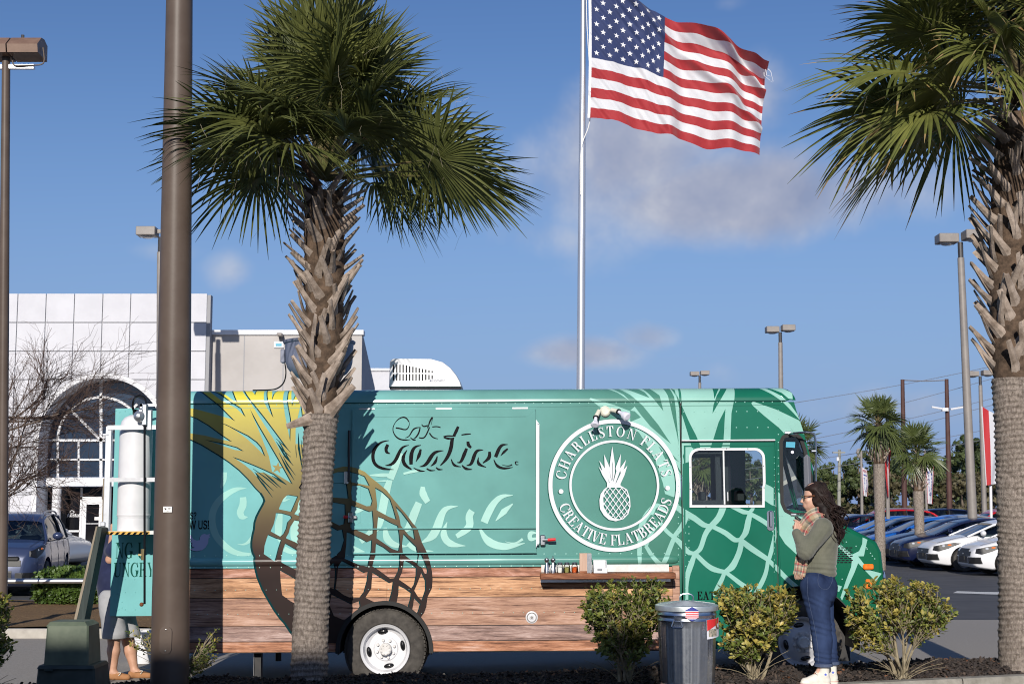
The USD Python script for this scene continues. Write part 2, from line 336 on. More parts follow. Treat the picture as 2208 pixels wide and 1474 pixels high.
obj('road_arrow', flat_poly([(2055, 1278), (2064, 1274), (2105, 1275.5), (2150, 1276), (2200, 1275), (2230, 1279), (2230, 1283), (2150, 1281.5)]), 'road_paint', label='white painted arrow on the dark asphalt beside the right palm', cat='road marking')
obj('parking_line', flat_poly([(1880, 1284), (1948, 1283.5), (1950, 1285.5), (1880, 1287)]), 'road_paint', label='white painted line end on the asphalt behind the bush at the bumper', cat='road marking')
# ------------------------------------------------------------------ the food truck
YT, YB, TROLL, TPIV = 14.1, 16.35, 0.0055, 1.0
_ca, _sa = math.cos(TROLL), math.sin(TROLL)
def T(px, py, Y=YT):                                      # a point of the truck's side, in the truck's own upright x and z
    p = at(px, py, Y); x, z = p[0], p[2] - TPIV
    return np.array([x * _ca + z * _sa, -x * _sa + z * _ca + TPIV])
def untilt(v):
    v = np.array(v, float); x, z = v[:, 0].copy(), v[:, 2] - TPIV
    v[:, 0], v[:, 2] = x * _ca - z * _sa, x * _sa + z * _ca + TPIV; return v
def tx(px, py=1100): return float(T(px, py)[0])
def tz(py, px=1104): return float(T(px, py)[1])
truck = thing('food_truck', 'long teal food truck with giant pineapple artwork and plank print skirt', 'food truck')
def tobj(name, mb, mt, parent=truck, smooth=False, label=None, kind=None):
    if not isinstance(mb, MB): mb = MB().add(*meshkit.arrays(mb)[:2])
    v, f = mb.get(); return obj(name, (untilt(v), f), mt, parent, smooth=smooth, label=label, kind=kind)
def tilt_at(px, py, Y):                                    # world position of a pixel on some other plane
    return at(px, py, Y)

def ramp_mat(name, axis, stops, rough=0.19, coat=0.0, wob=0.0):
    a, b = stops[0][0], stops[-1][0]
    n = {'g': ('geometry', {}), 's': ('separate_xyz', {}), 'm': ('map_range', {'from_min': a, 'from_max': b, 'clamp': True}),
         'r': ('rgb_ramp', {'ramp': [((p - a) / (b - a), c) for p, c in stops]}), 'p': ('principled_bsdf', {'roughness': rough, 'coat_weight': coat, 'coat_roughness': 0.08, 'specular_ior_level': 0.35}),
         'nz': ('noise_texture', {'scale': 3.0, 'detail': 6.0}), 'nv': ('map_range', {'from_min': 0.3, 'from_max': 0.7, 'to_min': 0.90, 'to_max': 1.05}), 'h': ('hsv', {}),
         'b': ('noise_texture', {'scale': 2.2, 'detail': 1.0}), 'bp': ('bump', {'strength': 0.14, 'distance': 0.02})}
    l = [('g.position', 's.vector'), (f's.{axis}', 'm.value'), ('m.result', 'r.fac'), ('r.color', 'h.color'), ('g.position', 'nz.vector'), ('nz.fac', 'nv.value'), ('nv.result', 'h.value'), ('h.color', 'p.base_color'),
         ('g.position', 'b.vector'), ('b.fac', 'bp.height'), ('bp.normal', 'p.normal')]
    _mats[name] = usdkit.material(stage, f'/World/Looks/{name}', n, l, surface='p.BSDF')
ramp_mat('paint', 'x', [(-3.6, (0.18, 0.45, 0.45)), (-2.0, (0.18, 0.45, 0.45)), (-0.9, (0.15, 0.36, 0.335)), (0.2, (0.115, 0.29, 0.262)), (1.0, (0.085, 0.24, 0.195)), (1.65, (0.05, 0.185, 0.132)), (1.75, (0.012, 0.14, 0.092)), (2.6, (0.008, 0.125, 0.077)), (3.8, (0.004, 0.10, 0.045))])
ramp_mat('mint', 'x', [(-3.6, (0.34, 0.62, 0.57)), (-0.5, (0.36, 0.62, 0.55)), (1.0, (0.29, 0.55, 0.48)), (1.8, (0.26, 0.50, 0.43)), (3.8, (0.26, 0.50, 0.43))])
ramp_mat('pale', 'x', [(-3.6, (0.31, 0.60, 0.54)), (-0.9, (0.37, 0.62, 0.55)), (0.5, (0.38, 0.63, 0.56))])
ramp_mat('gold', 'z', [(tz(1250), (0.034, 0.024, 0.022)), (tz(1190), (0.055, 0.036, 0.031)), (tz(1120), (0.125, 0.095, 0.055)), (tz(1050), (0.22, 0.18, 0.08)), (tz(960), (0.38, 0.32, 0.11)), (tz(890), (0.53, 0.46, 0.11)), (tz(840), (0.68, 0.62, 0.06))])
mat('ink', (0.003, 0.035, 0.04), 0.2, spec=.25)
mat('black_vinyl', (0.006, 0.005, 0.006), 0.2, spec=.25)
mat('white_vinyl', (0.66, 0.66, 0.70), 0.35, spec=.3)
mat('lilac_vinyl', (0.47, 0.49, 0.70), 0.4)
mat('shadow_vinyl', (0.012, 0.085, 0.065), 0.2, spec=.25)
mat('dark_steel', (0.012, 0.012, 0.014), 0.6, (0.03, 0.028, 0.027), ns=8)
mat('rubber', (0.007, 0.007, 0.007), 0.7, (0.012, 0.012, 0.012), ns=20)
mat('tyre', (0.045, 0.041, 0.037), 0.85, (0.085, 0.077, 0.068), ns=14, nd=6, bump=0.3, bs=90, bd=0.003, spec=0.25)
mat('white_enamel', (0.62, 0.62, 0.64), 0.35, (0.68, 0.68, 0.69), ns=5, nd=6)
mat('grime_white', (0.70, 0.69, 0.68), 0.4, (0.55, 0.53, 0.50), ns=9, nd=6)
mat('chrome', (0.75, 0.75, 0.77), 0.12, metal=1.0)
mat('steel', (0.55, 0.56, 0.58), 0.28, (0.42, 0.43, 0.45), ns=30, metal=1.0)
mat('galvanised', (0.60, 0.62, 0.65), 0.38, (0.45, 0.47, 0.51), ns=16, nd=6, metal=0.85, rvar=0.15)
mat('aluminium', (0.72, 0.73, 0.75), 0.3, (0.62, 0.63, 0.66), ns=20, metal=0.9)
mat('amber', (0.75, 0.14, 0.012), 0.15, (0.85, 0.22, 0.02), ns=40, coat=0.6)
mat('red_grip', (0.60, 0.015, 0.02), 0.4)
mat('brass', (0.42, 0.33, 0.17), 0.4, metal=0.8)
mat('rust', (0.17, 0.065, 0.03), 0.8)
mat('black_gloss', (0.008, 0.008, 0.009), 0.2)
mat('hazard_yellow', (0.62, 0.36, 0.06), 0.5)
mat('sticker_blue', (0.05, 0.32, 0.45), 0.4)
mat('seat_black', (0.014, 0.014, 0.017), 0.7)
mat('cream_plastic', (0.70, 0.68, 0.58), 0.45, (0.62, 0.59, 0.49), ns=14)
mat('frosted', (0.74, 0.73, 0.83), 0.25)
mat('fan_grey', (0.135, 0.15, 0.215), 0.5, (0.19, 0.205, 0.275), ns=5, nd=6, stretch=(4, 4, 0.7))
pane('cab_glass', (0.86, 0.92, 0.92), 1.45)
def wood(name, dark, mid, light, sx=0.55, sz=11.0):
    n = {'g': ('geometry', {}), 'm1': ('mapping', {'scale': (sx * 2.2, 1, sz * 2.6)}), 'm2': ('mapping', {'scale': (sx, 1, sz * 0.32)}), 'oi': ('object_info', {}),
         'n1': ('noise_texture', {'scale': 9.0, 'detail': 10.0, 'roughness': 0.74, 'distortion': 0.9}), 'n2': ('noise_texture', {'scale': 2.6, 'detail': 4.0, 'roughness': 0.6, 'distortion': 1.2}),
         'mx': ('mix_float', {'fac': 0.5, 'use_clamp': True}), 'r': ('rgb_ramp', {'ramp': [(0.33, dark), (0.43, lerp(dark, mid, .55)), (0.50, mid), (0.62, light)]}), 'p': ('principled_bsdf', {'roughness': 0.5, 'specular_ior_level': .25}), 'm3': ('mapping', {'scale': (sx * .8, 1, sz * 1.3)}), 'n3': ('noise_texture', {'scale': 5.0, 'detail': 8.0, 'roughness': 0.7, 'distortion': 0.5}), 'r3': ('rgb_ramp', {'ramp': [(0.34, (.18, .14, .13)), (0.44, (.75, .7, .68)), (.5, (1, 1, 1))]}), 'mu': ('mix_color', {'blend_type': 'multiply', 'fac': 1.0})}
    l = [('g.position', 'm1.vector'), ('g.position', 'm2.vector'), ('m1.vector', 'n1.vector'), ('m2.vector', 'n2.vector'), ('n1.fac', 'mx.a'), ('n2.fac', 'mx.b'), ('mx.result', 'r.fac'), ('r.color', 'mu.a'), ('g.position', 'm3.vector'), ('m3.vector', 'n3.vector'), ('n3.fac', 'r3.fac'), ('r3.color', 'mu.b'), ('mu.result', 'p.base_color')]
    _mats[name] = usdkit.material(stage, f'/World/Looks/{name}', n, l, surface='p.BSDF')
wood('plank_red', (0.06, 0.025, 0.02), (0.38, 0.17, 0.10), (0.66, 0.40, 0.32))
wood('plank_tan', (0.14, 0.065, 0.03), (0.54, 0.29, 0.155), (0.72, 0.45, 0.27))
wood('plank_mauve', (0.15, 0.08, 0.065), (0.40, 0.225, 0.15), (0.56, 0.37, 0.29))
wood('plank_grey', (0.06, 0.04, 0.045), (0.33, 0.215, 0.18), (0.57, 0.43, 0.39))
wood('plank_orange', (0.10, 0.04, 0.025), (0.46, 0.21, 0.115), (0.62, 0.40, 0.31))
wood('shelf_wood', (0.05, 0.02, 0.012), (0.22, 0.075, 0.03), (0.42, 0.20, 0.11))
mat('board_wood', (0.20, 0.17, 0.13), 0.8, (0.32, 0.27, 0.20), ns=8, stretch=(3, 3, .4))
mat('board_dark', (0.012, 0.022, 0.02), 0.7, (0.03, 0.045, 0.04), ns=8, stretch=(6, 6, .4))

# --- side profile: flat wall, half-round bead at the belt, rounded roof edge
ZG, ZR = tz(865.6), tz(836.3)                              # groove under the roof edge, top of the roof
RR = ZR - ZG
ZB0, ZB1 = tz(1217.0), tz(1198.5)                          # the bead
XBACK, XCAB, XDOOR = tx(345), tx(1470), tx(1675)
bead_x1 = tx(1467)
def surf(z, x=0.0):
    z = np.asarray(z, float); x = np.asarray(x, float)
    y = np.full(np.broadcast(z, x).shape, YT)
    t = np.clip((z - ZG) / RR, 0, 1)
    y = np.where(z > ZG, YT - 0.007 + (RR + 0.04) * (1 - np.sqrt(np.maximum(1 - t ** 2, 0))), y)
    u = np.clip((z - ZB0) / (ZB1 - ZB0), 0, 1)
    y = np.where((z > ZB0) & (z < ZB1) & (x < bead_x1), YT - 0.026 * np.sin(PI * u) ** 0.6, y)
    return y
roof_t = np.linspace(0, PI / 2, 12)
BANDS = sorted(set([0.0, ZG, ZG + 1e-4] + list(ZG + 1e-4 + (RR - 2e-4) * np.sin(np.linspace(0.08, PI / 2 - 0.02, 12))) + list(np.linspace(ZB0, ZB1, 11)) + [3.4]))
HX0, HX1, HZ0, HZ1 = tx(759), tx(1155.5), tz(1190), tz(881)   # the serving hatch
HATCH = sbox(HX0, HZ0, HX1, HZ1)
HPROUD = 0.030
def drape(poly, off, extra=0.0):                            # a flat print following the side's shape
    mb = MB()
    for g in polys(poly.buffer(0)):
        x0, z0, x1, z1 = g.bounds
        if z0 > ZG or z1 < ZB0 or (z1 < ZG and z0 > ZB1) or True:
            for a, b in zip(BANDS[:-1], BANDS[1:]):
                if b < z0 or a > z1: continue
                for q in polys(g.intersection(sbox(-9, a, 9, b))):
                    if q.area < 1e-7: continue
                    try: v, f = trimesh.creation.triangulate_polygon(q, engine='earcut')
                    except Exception: continue
                    # which formula holds inside this band
                    zc = np.clip(v[:, 1], a + 1e-6, b - 1e-6)
                    y = surf(zc, v[:, 0]) - off - extra
                    f = np.asarray(f); P = np.stack([v[:, 0], y, v[:, 1]], 1)
                    n = np.cross(P[f[:, 1]] - P[f[:, 0]], P[f[:, 2]] - P[f[:, 0]])
                    fl = n[:, 1] > 0; f[fl] = f[fl][:, ::-1]
                    mb.add(P, f)
    return mb
hatch = obj('serving_hatch', (np.zeros((3, 3)), np.array([[0, 1, 2]])), 'paint', truck) if False else None
def Z(zoom, pts): x0, y0, s = zoom; return [tuple(T(x0 + a / s, y0 + b / s)) for a, b in pts]
def PX(pts): return [tuple(T(a, b)) for a, b in pts]
Z1, Z2, Z3, Z4, Z5, Z6, Z7 = (400, 830, 5.897), (530, 1030, 4.212), (440, 980, 6.133), (740, 860, 4.211), (1250, 830, 5.896), (1360, 1080, 6.133), (1460, 830, 4.913)
ZA, ZL = (400, 800, 3.685), (1150, 820, 3.686)
U = 1 / 213.0                                               # a photo pixel on the truck's side, in metres
BX1 = tx(1467)
# openings
REAR, FRONT = T(829, 1401), T(1733, 1384)
archR = Point(*REAR).buffer(0.463, quad_segs=20); archF = Point(*FRONT).buffer(0.555, quad_segs=20)
WIN = unary_union([Polygon(PX([(1491, 990), (1491, 1089), (1644, 1089), (1644, 990), (1630, 970), (1505, 970)])), rrect(*T(1491, 1060), *T(1644, 969.5), 0.085)])
QUART = Polygon(Z7, ) if False else Polygon(Z(Z7, [(1105, 600), (1130, 550), (1180, 535), (1270, 535), (1310, 575), (1350, 690), (1385, 840), (1440, 1100), (1470, 1290), (1440, 1350), (1350, 1362), (1230, 1362), (1150, 1320), (1115, 1240)])).buffer(-0.02).buffer(0.02)
cabF = [(1470, 866), (1712, 866), (1717, 884), (1735, 938), (1752, 1007), (1764, 1050), (1776, 1108), (1800, 1128), (1800, 1359), (1470, 1404)]
cab_side = Polygon(PX(cabF)).difference(archF)
van_side = Polygon([(XBACK, tz(1223)), (XBACK, ZG), (XCAB - 0.004, ZG), (XCAB - 0.004, tz(1404)), (tx(1463.5), tz(1404)), (tx(1463.5), tz(1223))]).difference(Polygon(PX([(0, 0), (1, 0), (1, 1)])))
lower = sbox(XBACK, tz(1404), tx(1463.5), tz(1223)).difference(archR)
# --- walls
b = MB().prism(van_side.difference(archR), YT, YT + 0.03); tobj('side_wall', b, 'paint')
tobj('cab_side', MB().prism(cab_side.difference(WIN).difference(QUART), YT + 0.0, YT + 0.04), 'paint')
far = unary_union([sbox(XBACK, tz(1404), XCAB, ZG), cab_side]).difference(archR).difference(WIN).difference(QUART)
tobj('side_wall', MB().prism(far, YB - 0.04, YB), 'paint')
tobj('lower_wall', MB().prism(lower, YT + 0.012, YT + 0.03), 'dark_steel')
tobj('rear_wall', MB().box(XBACK, XBACK + 0.03, YT + 0.031, YB - 0.041, tz(1404), ZG - 0.01), 'paint')
tobj('floor', MB().box(XBACK + 0.03, tx(1790), YT + 0.05, YB - 0.05, tz(1262), tz(1254)), 'dark_steel')
tobj('ceiling_panel', MB().box(XBACK + 0.03, tx(1700), YT + 0.05, YB - 0.05, ZG - 0.03, ZG - 0.012), 'seat_black')
# roof: rounded along both sides, brow at the front
def roof():
    xs = list(np.linspace(XBACK, tx(1685), 24)); P = []
    ends = [(tx(1685), 1.0, 0), (tx(1700), 0.97, 0), (tx(1711), 0.88, 0), (tx(1718), 0.72, 0.01), (tx(1722), 0.5, 0.02), (tx(1723.5), 0.3, .03), (tx(1722), 0.16, .03), (tx(1716), 0.10, .03)]
    for x, k, ins in [(x, 1.0, 0) for x in xs[:-1]] + ends:
        th = np.linspace(0, PI / 2, 12)
        yn = YT - 0.007 + (RR + 0.04) * (1 - np.cos(th)) + ins; zn = ZG + RR * k * np.sin(th)
        mid = np.linspace(0, 1, 8)[1:-1]; ym = yn[-1] + (2 * (YT + YB) / 2 - 2 * yn[-1]) * mid; zm = zn[-1] + 0.035 * k * np.sin(PI * mid)
        yf = YT + YB - yn[::-1]; P.append(np.stack([np.full(30, x), np.r_[yn, ym, yf], np.r_[zn, zm, zn[::-1]]], 1))
    mb = MB().grid(np.array(P)); c = P[0].mean(0); mb.add(np.vstack([c, P[0]]), [(0, i + 1, i + 2) for i in range(29)])
    return mb
roof_p = tobj('roof', roof(), 'paint', smooth=40)
tobj('roof_lip', MB().box(XBACK, tx(1704), YT - 0.011, YT + 0.012, ZG - 0.008, ZG - 0.0005), 'shadow_vinyl', roof_p)
tobj('roof_seam', MB().box(XBACK, tx(1690), YT - 0.004, YT + 0.0, tz(876) - 0.003, tz(876)), 'paint', roof_p)
# belt bead
u = np.linspace(0, 1, 15); prof = np.stack([surf(ZB0 + (ZB1 - ZB0) * np.clip(u, .001, .999), 0), ZB0 + (ZB1 - ZB0) * u], 1)
xs = np.r_[np.linspace(XBACK, tx(1445), 8), tx(1452), tx(1457), tx(1460), tx(1462)]; ks = np.r_[np.ones(8), 0.9, 0.7, 0.4, 0.02]
P = np.array([np.stack([np.full(15, x), YT - 0.0005 - (YT - prof[:, 0]) * kk ** .6, (ZB0 + ZB1) / 2 + (prof[:, 1] - (ZB0 + ZB1) / 2) * (0.25 + .75 * kk)], 1) for x, kk in zip(xs, ks)])
tobj('belt_bead', MB().grid(P), 'paint', smooth=60)
# planks of the skirt
zs = [1223, 1246, 1289.3, 1350.3, 1383.3, 1406.5]; kinds = ['plank_red', 'plank_tan', 'plank_mauve', 'plank_grey', 'plank_orange']
def pl_y(py): return tz(py, 560)
shelfcut = sbox(tx(1447), tz(1404) - .1, tx(1464), tz(1219))
for i in range(5):
    for a, c in ((345, 835), (835.4, 1447)):
        g = sbox(tx(a), pl_y(zs[i + 1]) + 0.006, tx(c), pl_y(zs[i]) - (0.0015 if i else 0.006)).difference(archR).difference(shelfcut)
        tobj('plank', MB().prism(g, YT + 0.0, YT + 0.012), kinds[i])
tobj('plank', MB().box(tx(1447.6), tx(1462), YT - 0.006, YT + 0.012, tz(1403), tz(1220)), 'plank_mauve', label='upright plank at the end of the skirt')
# --- artwork
ROOFLINE = sbox(-9, -1, 9, ZR - 0.004)
def art(name, poly, mt, off, parent=truck):
    poly = poly.intersection(ROOFLINE)
    if name in ('script_stroke', 'lettering', 'emblem_letter', 'emblem_dot'):
        for q in polys(poly):
            if q.area > 1e-5: art('print_' + name, q, mt, off, parent)
        return
    inside = poly.intersection(HATCH); outside = poly.difference(HATCH.buffer(0.002))
    if not outside.is_empty and outside.area > 1e-6: tobj(name, drape(outside, off), mt, parent)
    if not inside.is_empty and inside.area > 1e-6: HATCH_ART.append((name, inside, mt, off))
HATCH_ART = []
crown_out = Z(Z1, [(-60, 640), (45, 685), (200, 757), (440, 903), (560, 985), (680, 1080), (790, 1190), (890, 1310), (960, 1380), (990, 1430), (1003, 1474)])
left_out = Z(Z3, [(795, 610), (780, 650), (730, 740), (690, 820), (665, 900), (660, 980), (640, 1060), (625, 1150), (625, 1220), (640, 1290), (668, 1350)]) + Z(Z2, [(80, 740), (85, 820), (105, 900), (150, 1010), (200, 1100), (260, 1200), (310, 1270), (355, 1320), (400, 1390), (450, 1450), (520, 1500)])
right_out = Z(Z2, [(900, 1500), (1000, 1480), (1400, 1400), (1580, 1275), (1620, 1222), (1640, 1165), (1650, 1080), (1690, 1000), (1697, 920), (1690, 840), (1670, 740), (1640, 660), (1600, 580), (1560, 455)]) + Z(Z4, [(630, 1120), (580, 1050), (520, 980), (460, 910), (400, 830), (330, 770), (260, 715), (200, 660), (130, 628), (60, 612), (0, 612), (-120, 640), (-200, 640)])
crown_top = PX([(690, 830), (600, 825), (400, 825)]) + Z(Z1, [(-60, 20)])
body_out = Polygon(crown_out + left_out + right_out + PX([(700, 1000), (700, 900)]) + crown_top).buffer(0)
cuts = [
 [(-60, 340), (45, 383), (150, 420), (300, 510), (450, 620), (592, 716), (440, 688), (250, 640), (45, 608), (-60, 600)],
 [(240, 690), (450, 730), (660, 788), (742, 837), (620, 820), (450, 762)],
 [(440, 475), (520, 500), (660, 570), (800, 640), (910, 720), (970, 788), (1017, 907), (960, 850), (880, 770), (780, 680), (660, 590), (560, 530)],
 [(-60, 20), (45, 45), (150, 58), (210, 88), (330, 175), (440, 262), (540, 365), (634, 457), (580, 430), (440, 388), (200, 322), (45, 285), (-60, 270)],
 [(270, 58), (360, 75), (445, 112), (600, 222), (710, 290), (767, 406), (640, 290), (450, 190), (340, 110)],
 [(465, 50), (572, 50), (610, 110), (667, 222), (600, 190), (520, 130), (440, 90)],
 [(820, 300), (930, 500), (1080, 758), (1230, 1015), (1366, 1260), (1290, 1210), (1100, 1095), (1060, 900), (960, 640), (880, 450)],
 [(690, 50), (730, 60), (860, 225), (1000, 400), (1150, 600), (1335, 852), (1190, 700), (1365, 1018), (1230, 880), (1100, 650), (1000, 500), (900, 340), (820, 210)],
 [(980, 48), (1022, 48), (1060, 225), (1120, 415), (1060, 330), (1005, 230), (990, 120)],
 [(800, 45), (884, 48), (880, 125), (850, 90)],
 [(1075, 45), (1165, 45), (1125, 100), (1104, 192), (1095, 110)],
 [(1240, 45), (1302, 48), (1305, 230), (1342, 430), (1332, 716), (1300, 560), (1265, 380), (1240, 200)],
 [(1330, 50), (1465, 48), (1405, 110), (1354, 272), (1345, 150)],
 [(1455, 290), (1472, 220), (1500, 450), (1540, 680), (1560, 760), (1400, 745), (1400, 560), (1430, 400)],
 [(600, 910), (690, 940), (860, 1008), (1000, 1068), (1130, 1130), (1290, 1262), (1080, 1150), (1000, 1110), (900, 1110), (950, 1200), (1108, 1422), (950, 1210), (840, 1085), (750, 1010)]]
cutsP = unary_union([Polygon(Z(Z1, c)).buffer(0) for c in cuts])
cells = [(Z3, c) for c in [
 [(1095, 535), (1130, 528), (1245, 548), (1155, 752), (985, 718), (1020, 640), (1050, 580)],
 [(1400, 560), (1320, 562), (1270, 590), (1245, 640), (1235, 720), (1190, 785), (1300, 815), (1500, 850), (1600, 700)],
 [(950, 765), (1040, 770), (1150, 803), (1165, 830), (1110, 890), (1095, 970), (1060, 1040), (1012, 1082), (880, 1010), (920, 920), (945, 820)],
 [(1200, 860), (1310, 880), (1460, 920), (1500, 1100), (1420, 1240), (1290, 1200), (1200, 1150), (1080, 1100), (1120, 1030), (1140, 950)],
 [(850, 1050), (960, 1100), (1028, 1120), (990, 1230), (960, 1350), (948, 1412), (790, 1310), (800, 1200), (830, 1100)],
 [(1076, 1165), (1140, 1200), (1280, 1285), (1420, 1340), (1400, 1600), (1180, 1505), (1030, 1420), (1025, 1350), (1045, 1250)]]] + [(Z2, c) for c in [
 [(310, 830), (400, 880), (490, 935), (640, 980), (640, 1170), (480, 1155), (400, 1112), (330, 1060), (318, 950)],
 [(600, 30), (780, 40), (918, 48), (935, 185), (780, 175), (600, 160)], [(600, 200), (780, 215), (905, 238), (908, 330), (895, 415), (850, 430), (780, 395), (600, 380)],
 [(600, 420), (780, 440), (840, 475), (880, 465), (898, 560), (870, 655), (820, 705), (760, 740), (600, 720)], [(600, 780), (740, 820), (805, 765), (820, 850), (808, 1010), (760, 990), (600, 960)],
 [(970, 68), (1045, 65), (1120, 95), (1142, 160), (1155, 205), (1142, 252), (1100, 255), (970, 200), (955, 130)],
 [(1178, 85), (1240, 120), (1315, 190), (1345, 280), (1372, 378), (1300, 350), (1190, 290), (1195, 240)], [(1360, 250), (1420, 310), (1480, 390), (1525, 460), (1540, 560), (1480, 515), (1410, 430), (1395, 350)],
 [(960, 245), (1040, 270), (1130, 303), (1155, 295), (1165, 420), (1162, 500), (1125, 522), (1060, 492), (950, 450), (945, 350)],
 [(1205, 348), (1260, 368), (1330, 408), (1385, 432), (1400, 520), (1405, 600), (1392, 662), (1330, 640), (1190, 545), (1195, 450)],
 [(1435, 500), (1480, 550), (1552, 622), (1568, 700), (1562, 775), (1500, 740), (1430, 690), (1420, 600)],
 [(918, 488), (960, 500), (1050, 545), (1105, 578), (1150, 560), (1146, 650), (1125, 740), (1112, 802), (1040, 790), (900, 730), (912, 600)],
 [(1185, 588), (1260, 628), (1350, 700), (1400, 685), (1402, 780), (1385, 850), (1355, 905), (1310, 910), (1200, 830), (1150, 800), (1178, 700)],
 [(1440, 740), (1500, 770), (1552, 812), (1550, 880), (1535, 960), (1508, 1002), (1450, 960), (1390, 920), (1420, 850)],
 [(1580, 655), (1630, 760), (1655, 842), (1645, 872), (1620, 860), (1600, 810), (1560, 790)],
 [(880, 748), (960, 790), (1080, 858), (1115, 845), (1105, 930), (1078, 1030), (1035, 1087), (960, 1090), (890, 1060), (815, 1005), (830, 900), (840, 800)],
 [(1150, 850), (1230, 900), (1310, 950), (1342, 940), (1332, 1020), (1305, 1120), (1260, 1140), (1180, 1130), (1085, 1085), (1140, 1000)],
 [(1390, 970), (1450, 1000), (1505, 1040), (1500, 1090), (1475, 1175), (1440, 1175), (1370, 1130), (1385, 1050)],
 [(1598, 850), (1635, 930), (1636, 1010), (1602, 1115), (1560, 1070), (1530, 1020), (1560, 950)],
 [(1530, 1080), (1588, 1140), (1572, 1200), (1550, 1243), (1505, 1235), (1520, 1150)],
 [(895, 1108), (960, 1140), (1035, 1115), (1042, 1160), (1025, 1190), (950, 1250), (895, 1290), (800, 1250), (760, 1150), (780, 1050)]]] + [(Z4, [(60, 655), (80, 662), (150, 680), (200, 700), (245, 788), (150, 768), (70, 752)]), (Z4, [(-140, 690), (-40, 660), (30, 660), (36, 760), (-40, 775), (-140, 770)])]
cellsP = [Polygon(Z(z, c)).buffer(0) for z, c in cells]
cellsU = unary_union([c.buffer(-0.008).buffer(0.008) for c in cellsP])
def shift(g, dx, dy): return affinity.translate(g, dx * U, -dy * U)
goldP = body_out.difference(cutsP).difference(cellsU).difference(archR)
ink_cells = unary_union([c.difference(shift(c, -2.1, 0.7)) for c in cellsP])
ink_cuts = unary_union([c.difference(shift(c, -2.0, 1.3)) for c in [Polygon(Z(Z1, q)).buffer(0) for q in cuts]])
outline = unary_union([LineString(Z(Z1, [(-60, 637), (45, 685), (200, 757), (440, 903), (560, 985), (680, 1080), (790, 1190), (890, 1310), (960, 1380), (990, 1430)])).buffer(1.3 * U), LineString(Z(Z1, [(960, 1380), (990, 1430), (1003, 1474)]) + left_out).buffer(2.2 * U)])
spikes = [[(1435, 610), (1448, 760), (1495, 1120), (1430, 800)], [(1470, 700), (1490, 860), (1520, 1030), (1480, 860)], [(1510, 730), (1545, 900), (1520, 840)], [(1400, 760), (1415, 920), (1405, 860)],
  [(1155, 680), (1250, 760), (1335, 850), (1230, 750)], [(1155, 720), (1250, 830), (1340, 912), (1220, 820)], [(1165, 735), (1280, 900), (1370, 1020), (1260, 910)], [(1240, 905), (1320, 1030), (1397, 1142), (1290, 1010)], [(1190, 860), (1300, 1050), (1382, 1205), (1280, 1060)],
  [(880, 1100), (1000, 1220), (1120, 1342), (980, 1220)], [(860, 1060), (1050, 1190), (1170, 1302), (1030, 1190)], [(985, 1105), (1110, 1200), (1215, 1305), (1100, 1215)], [(1100, 1150), (1200, 1200), (1285, 1265), (1190, 1215)], [(905, 1160), (1000, 1260), (1105, 1422), (960, 1240)]]
spikesP = unary_union([Polygon(Z(Z1, s)).buffer(0.4 * U) for s in spikes])
star = Polygon(Z(Z1, [(1170 + (78 if i % 2 == 0 else 30) * math.sin(i * PI / 5 + 0.15), 1050 - (78 if i % 2 == 0 else 30) * math.cos(i * PI / 5 + 0.15)) for i in range(10)]))
stem = Polygon(Z(Z1, [(1440, 1302), (1515, 1170), (1640, 1090), (1600, 1290), (1480, 1342)]))
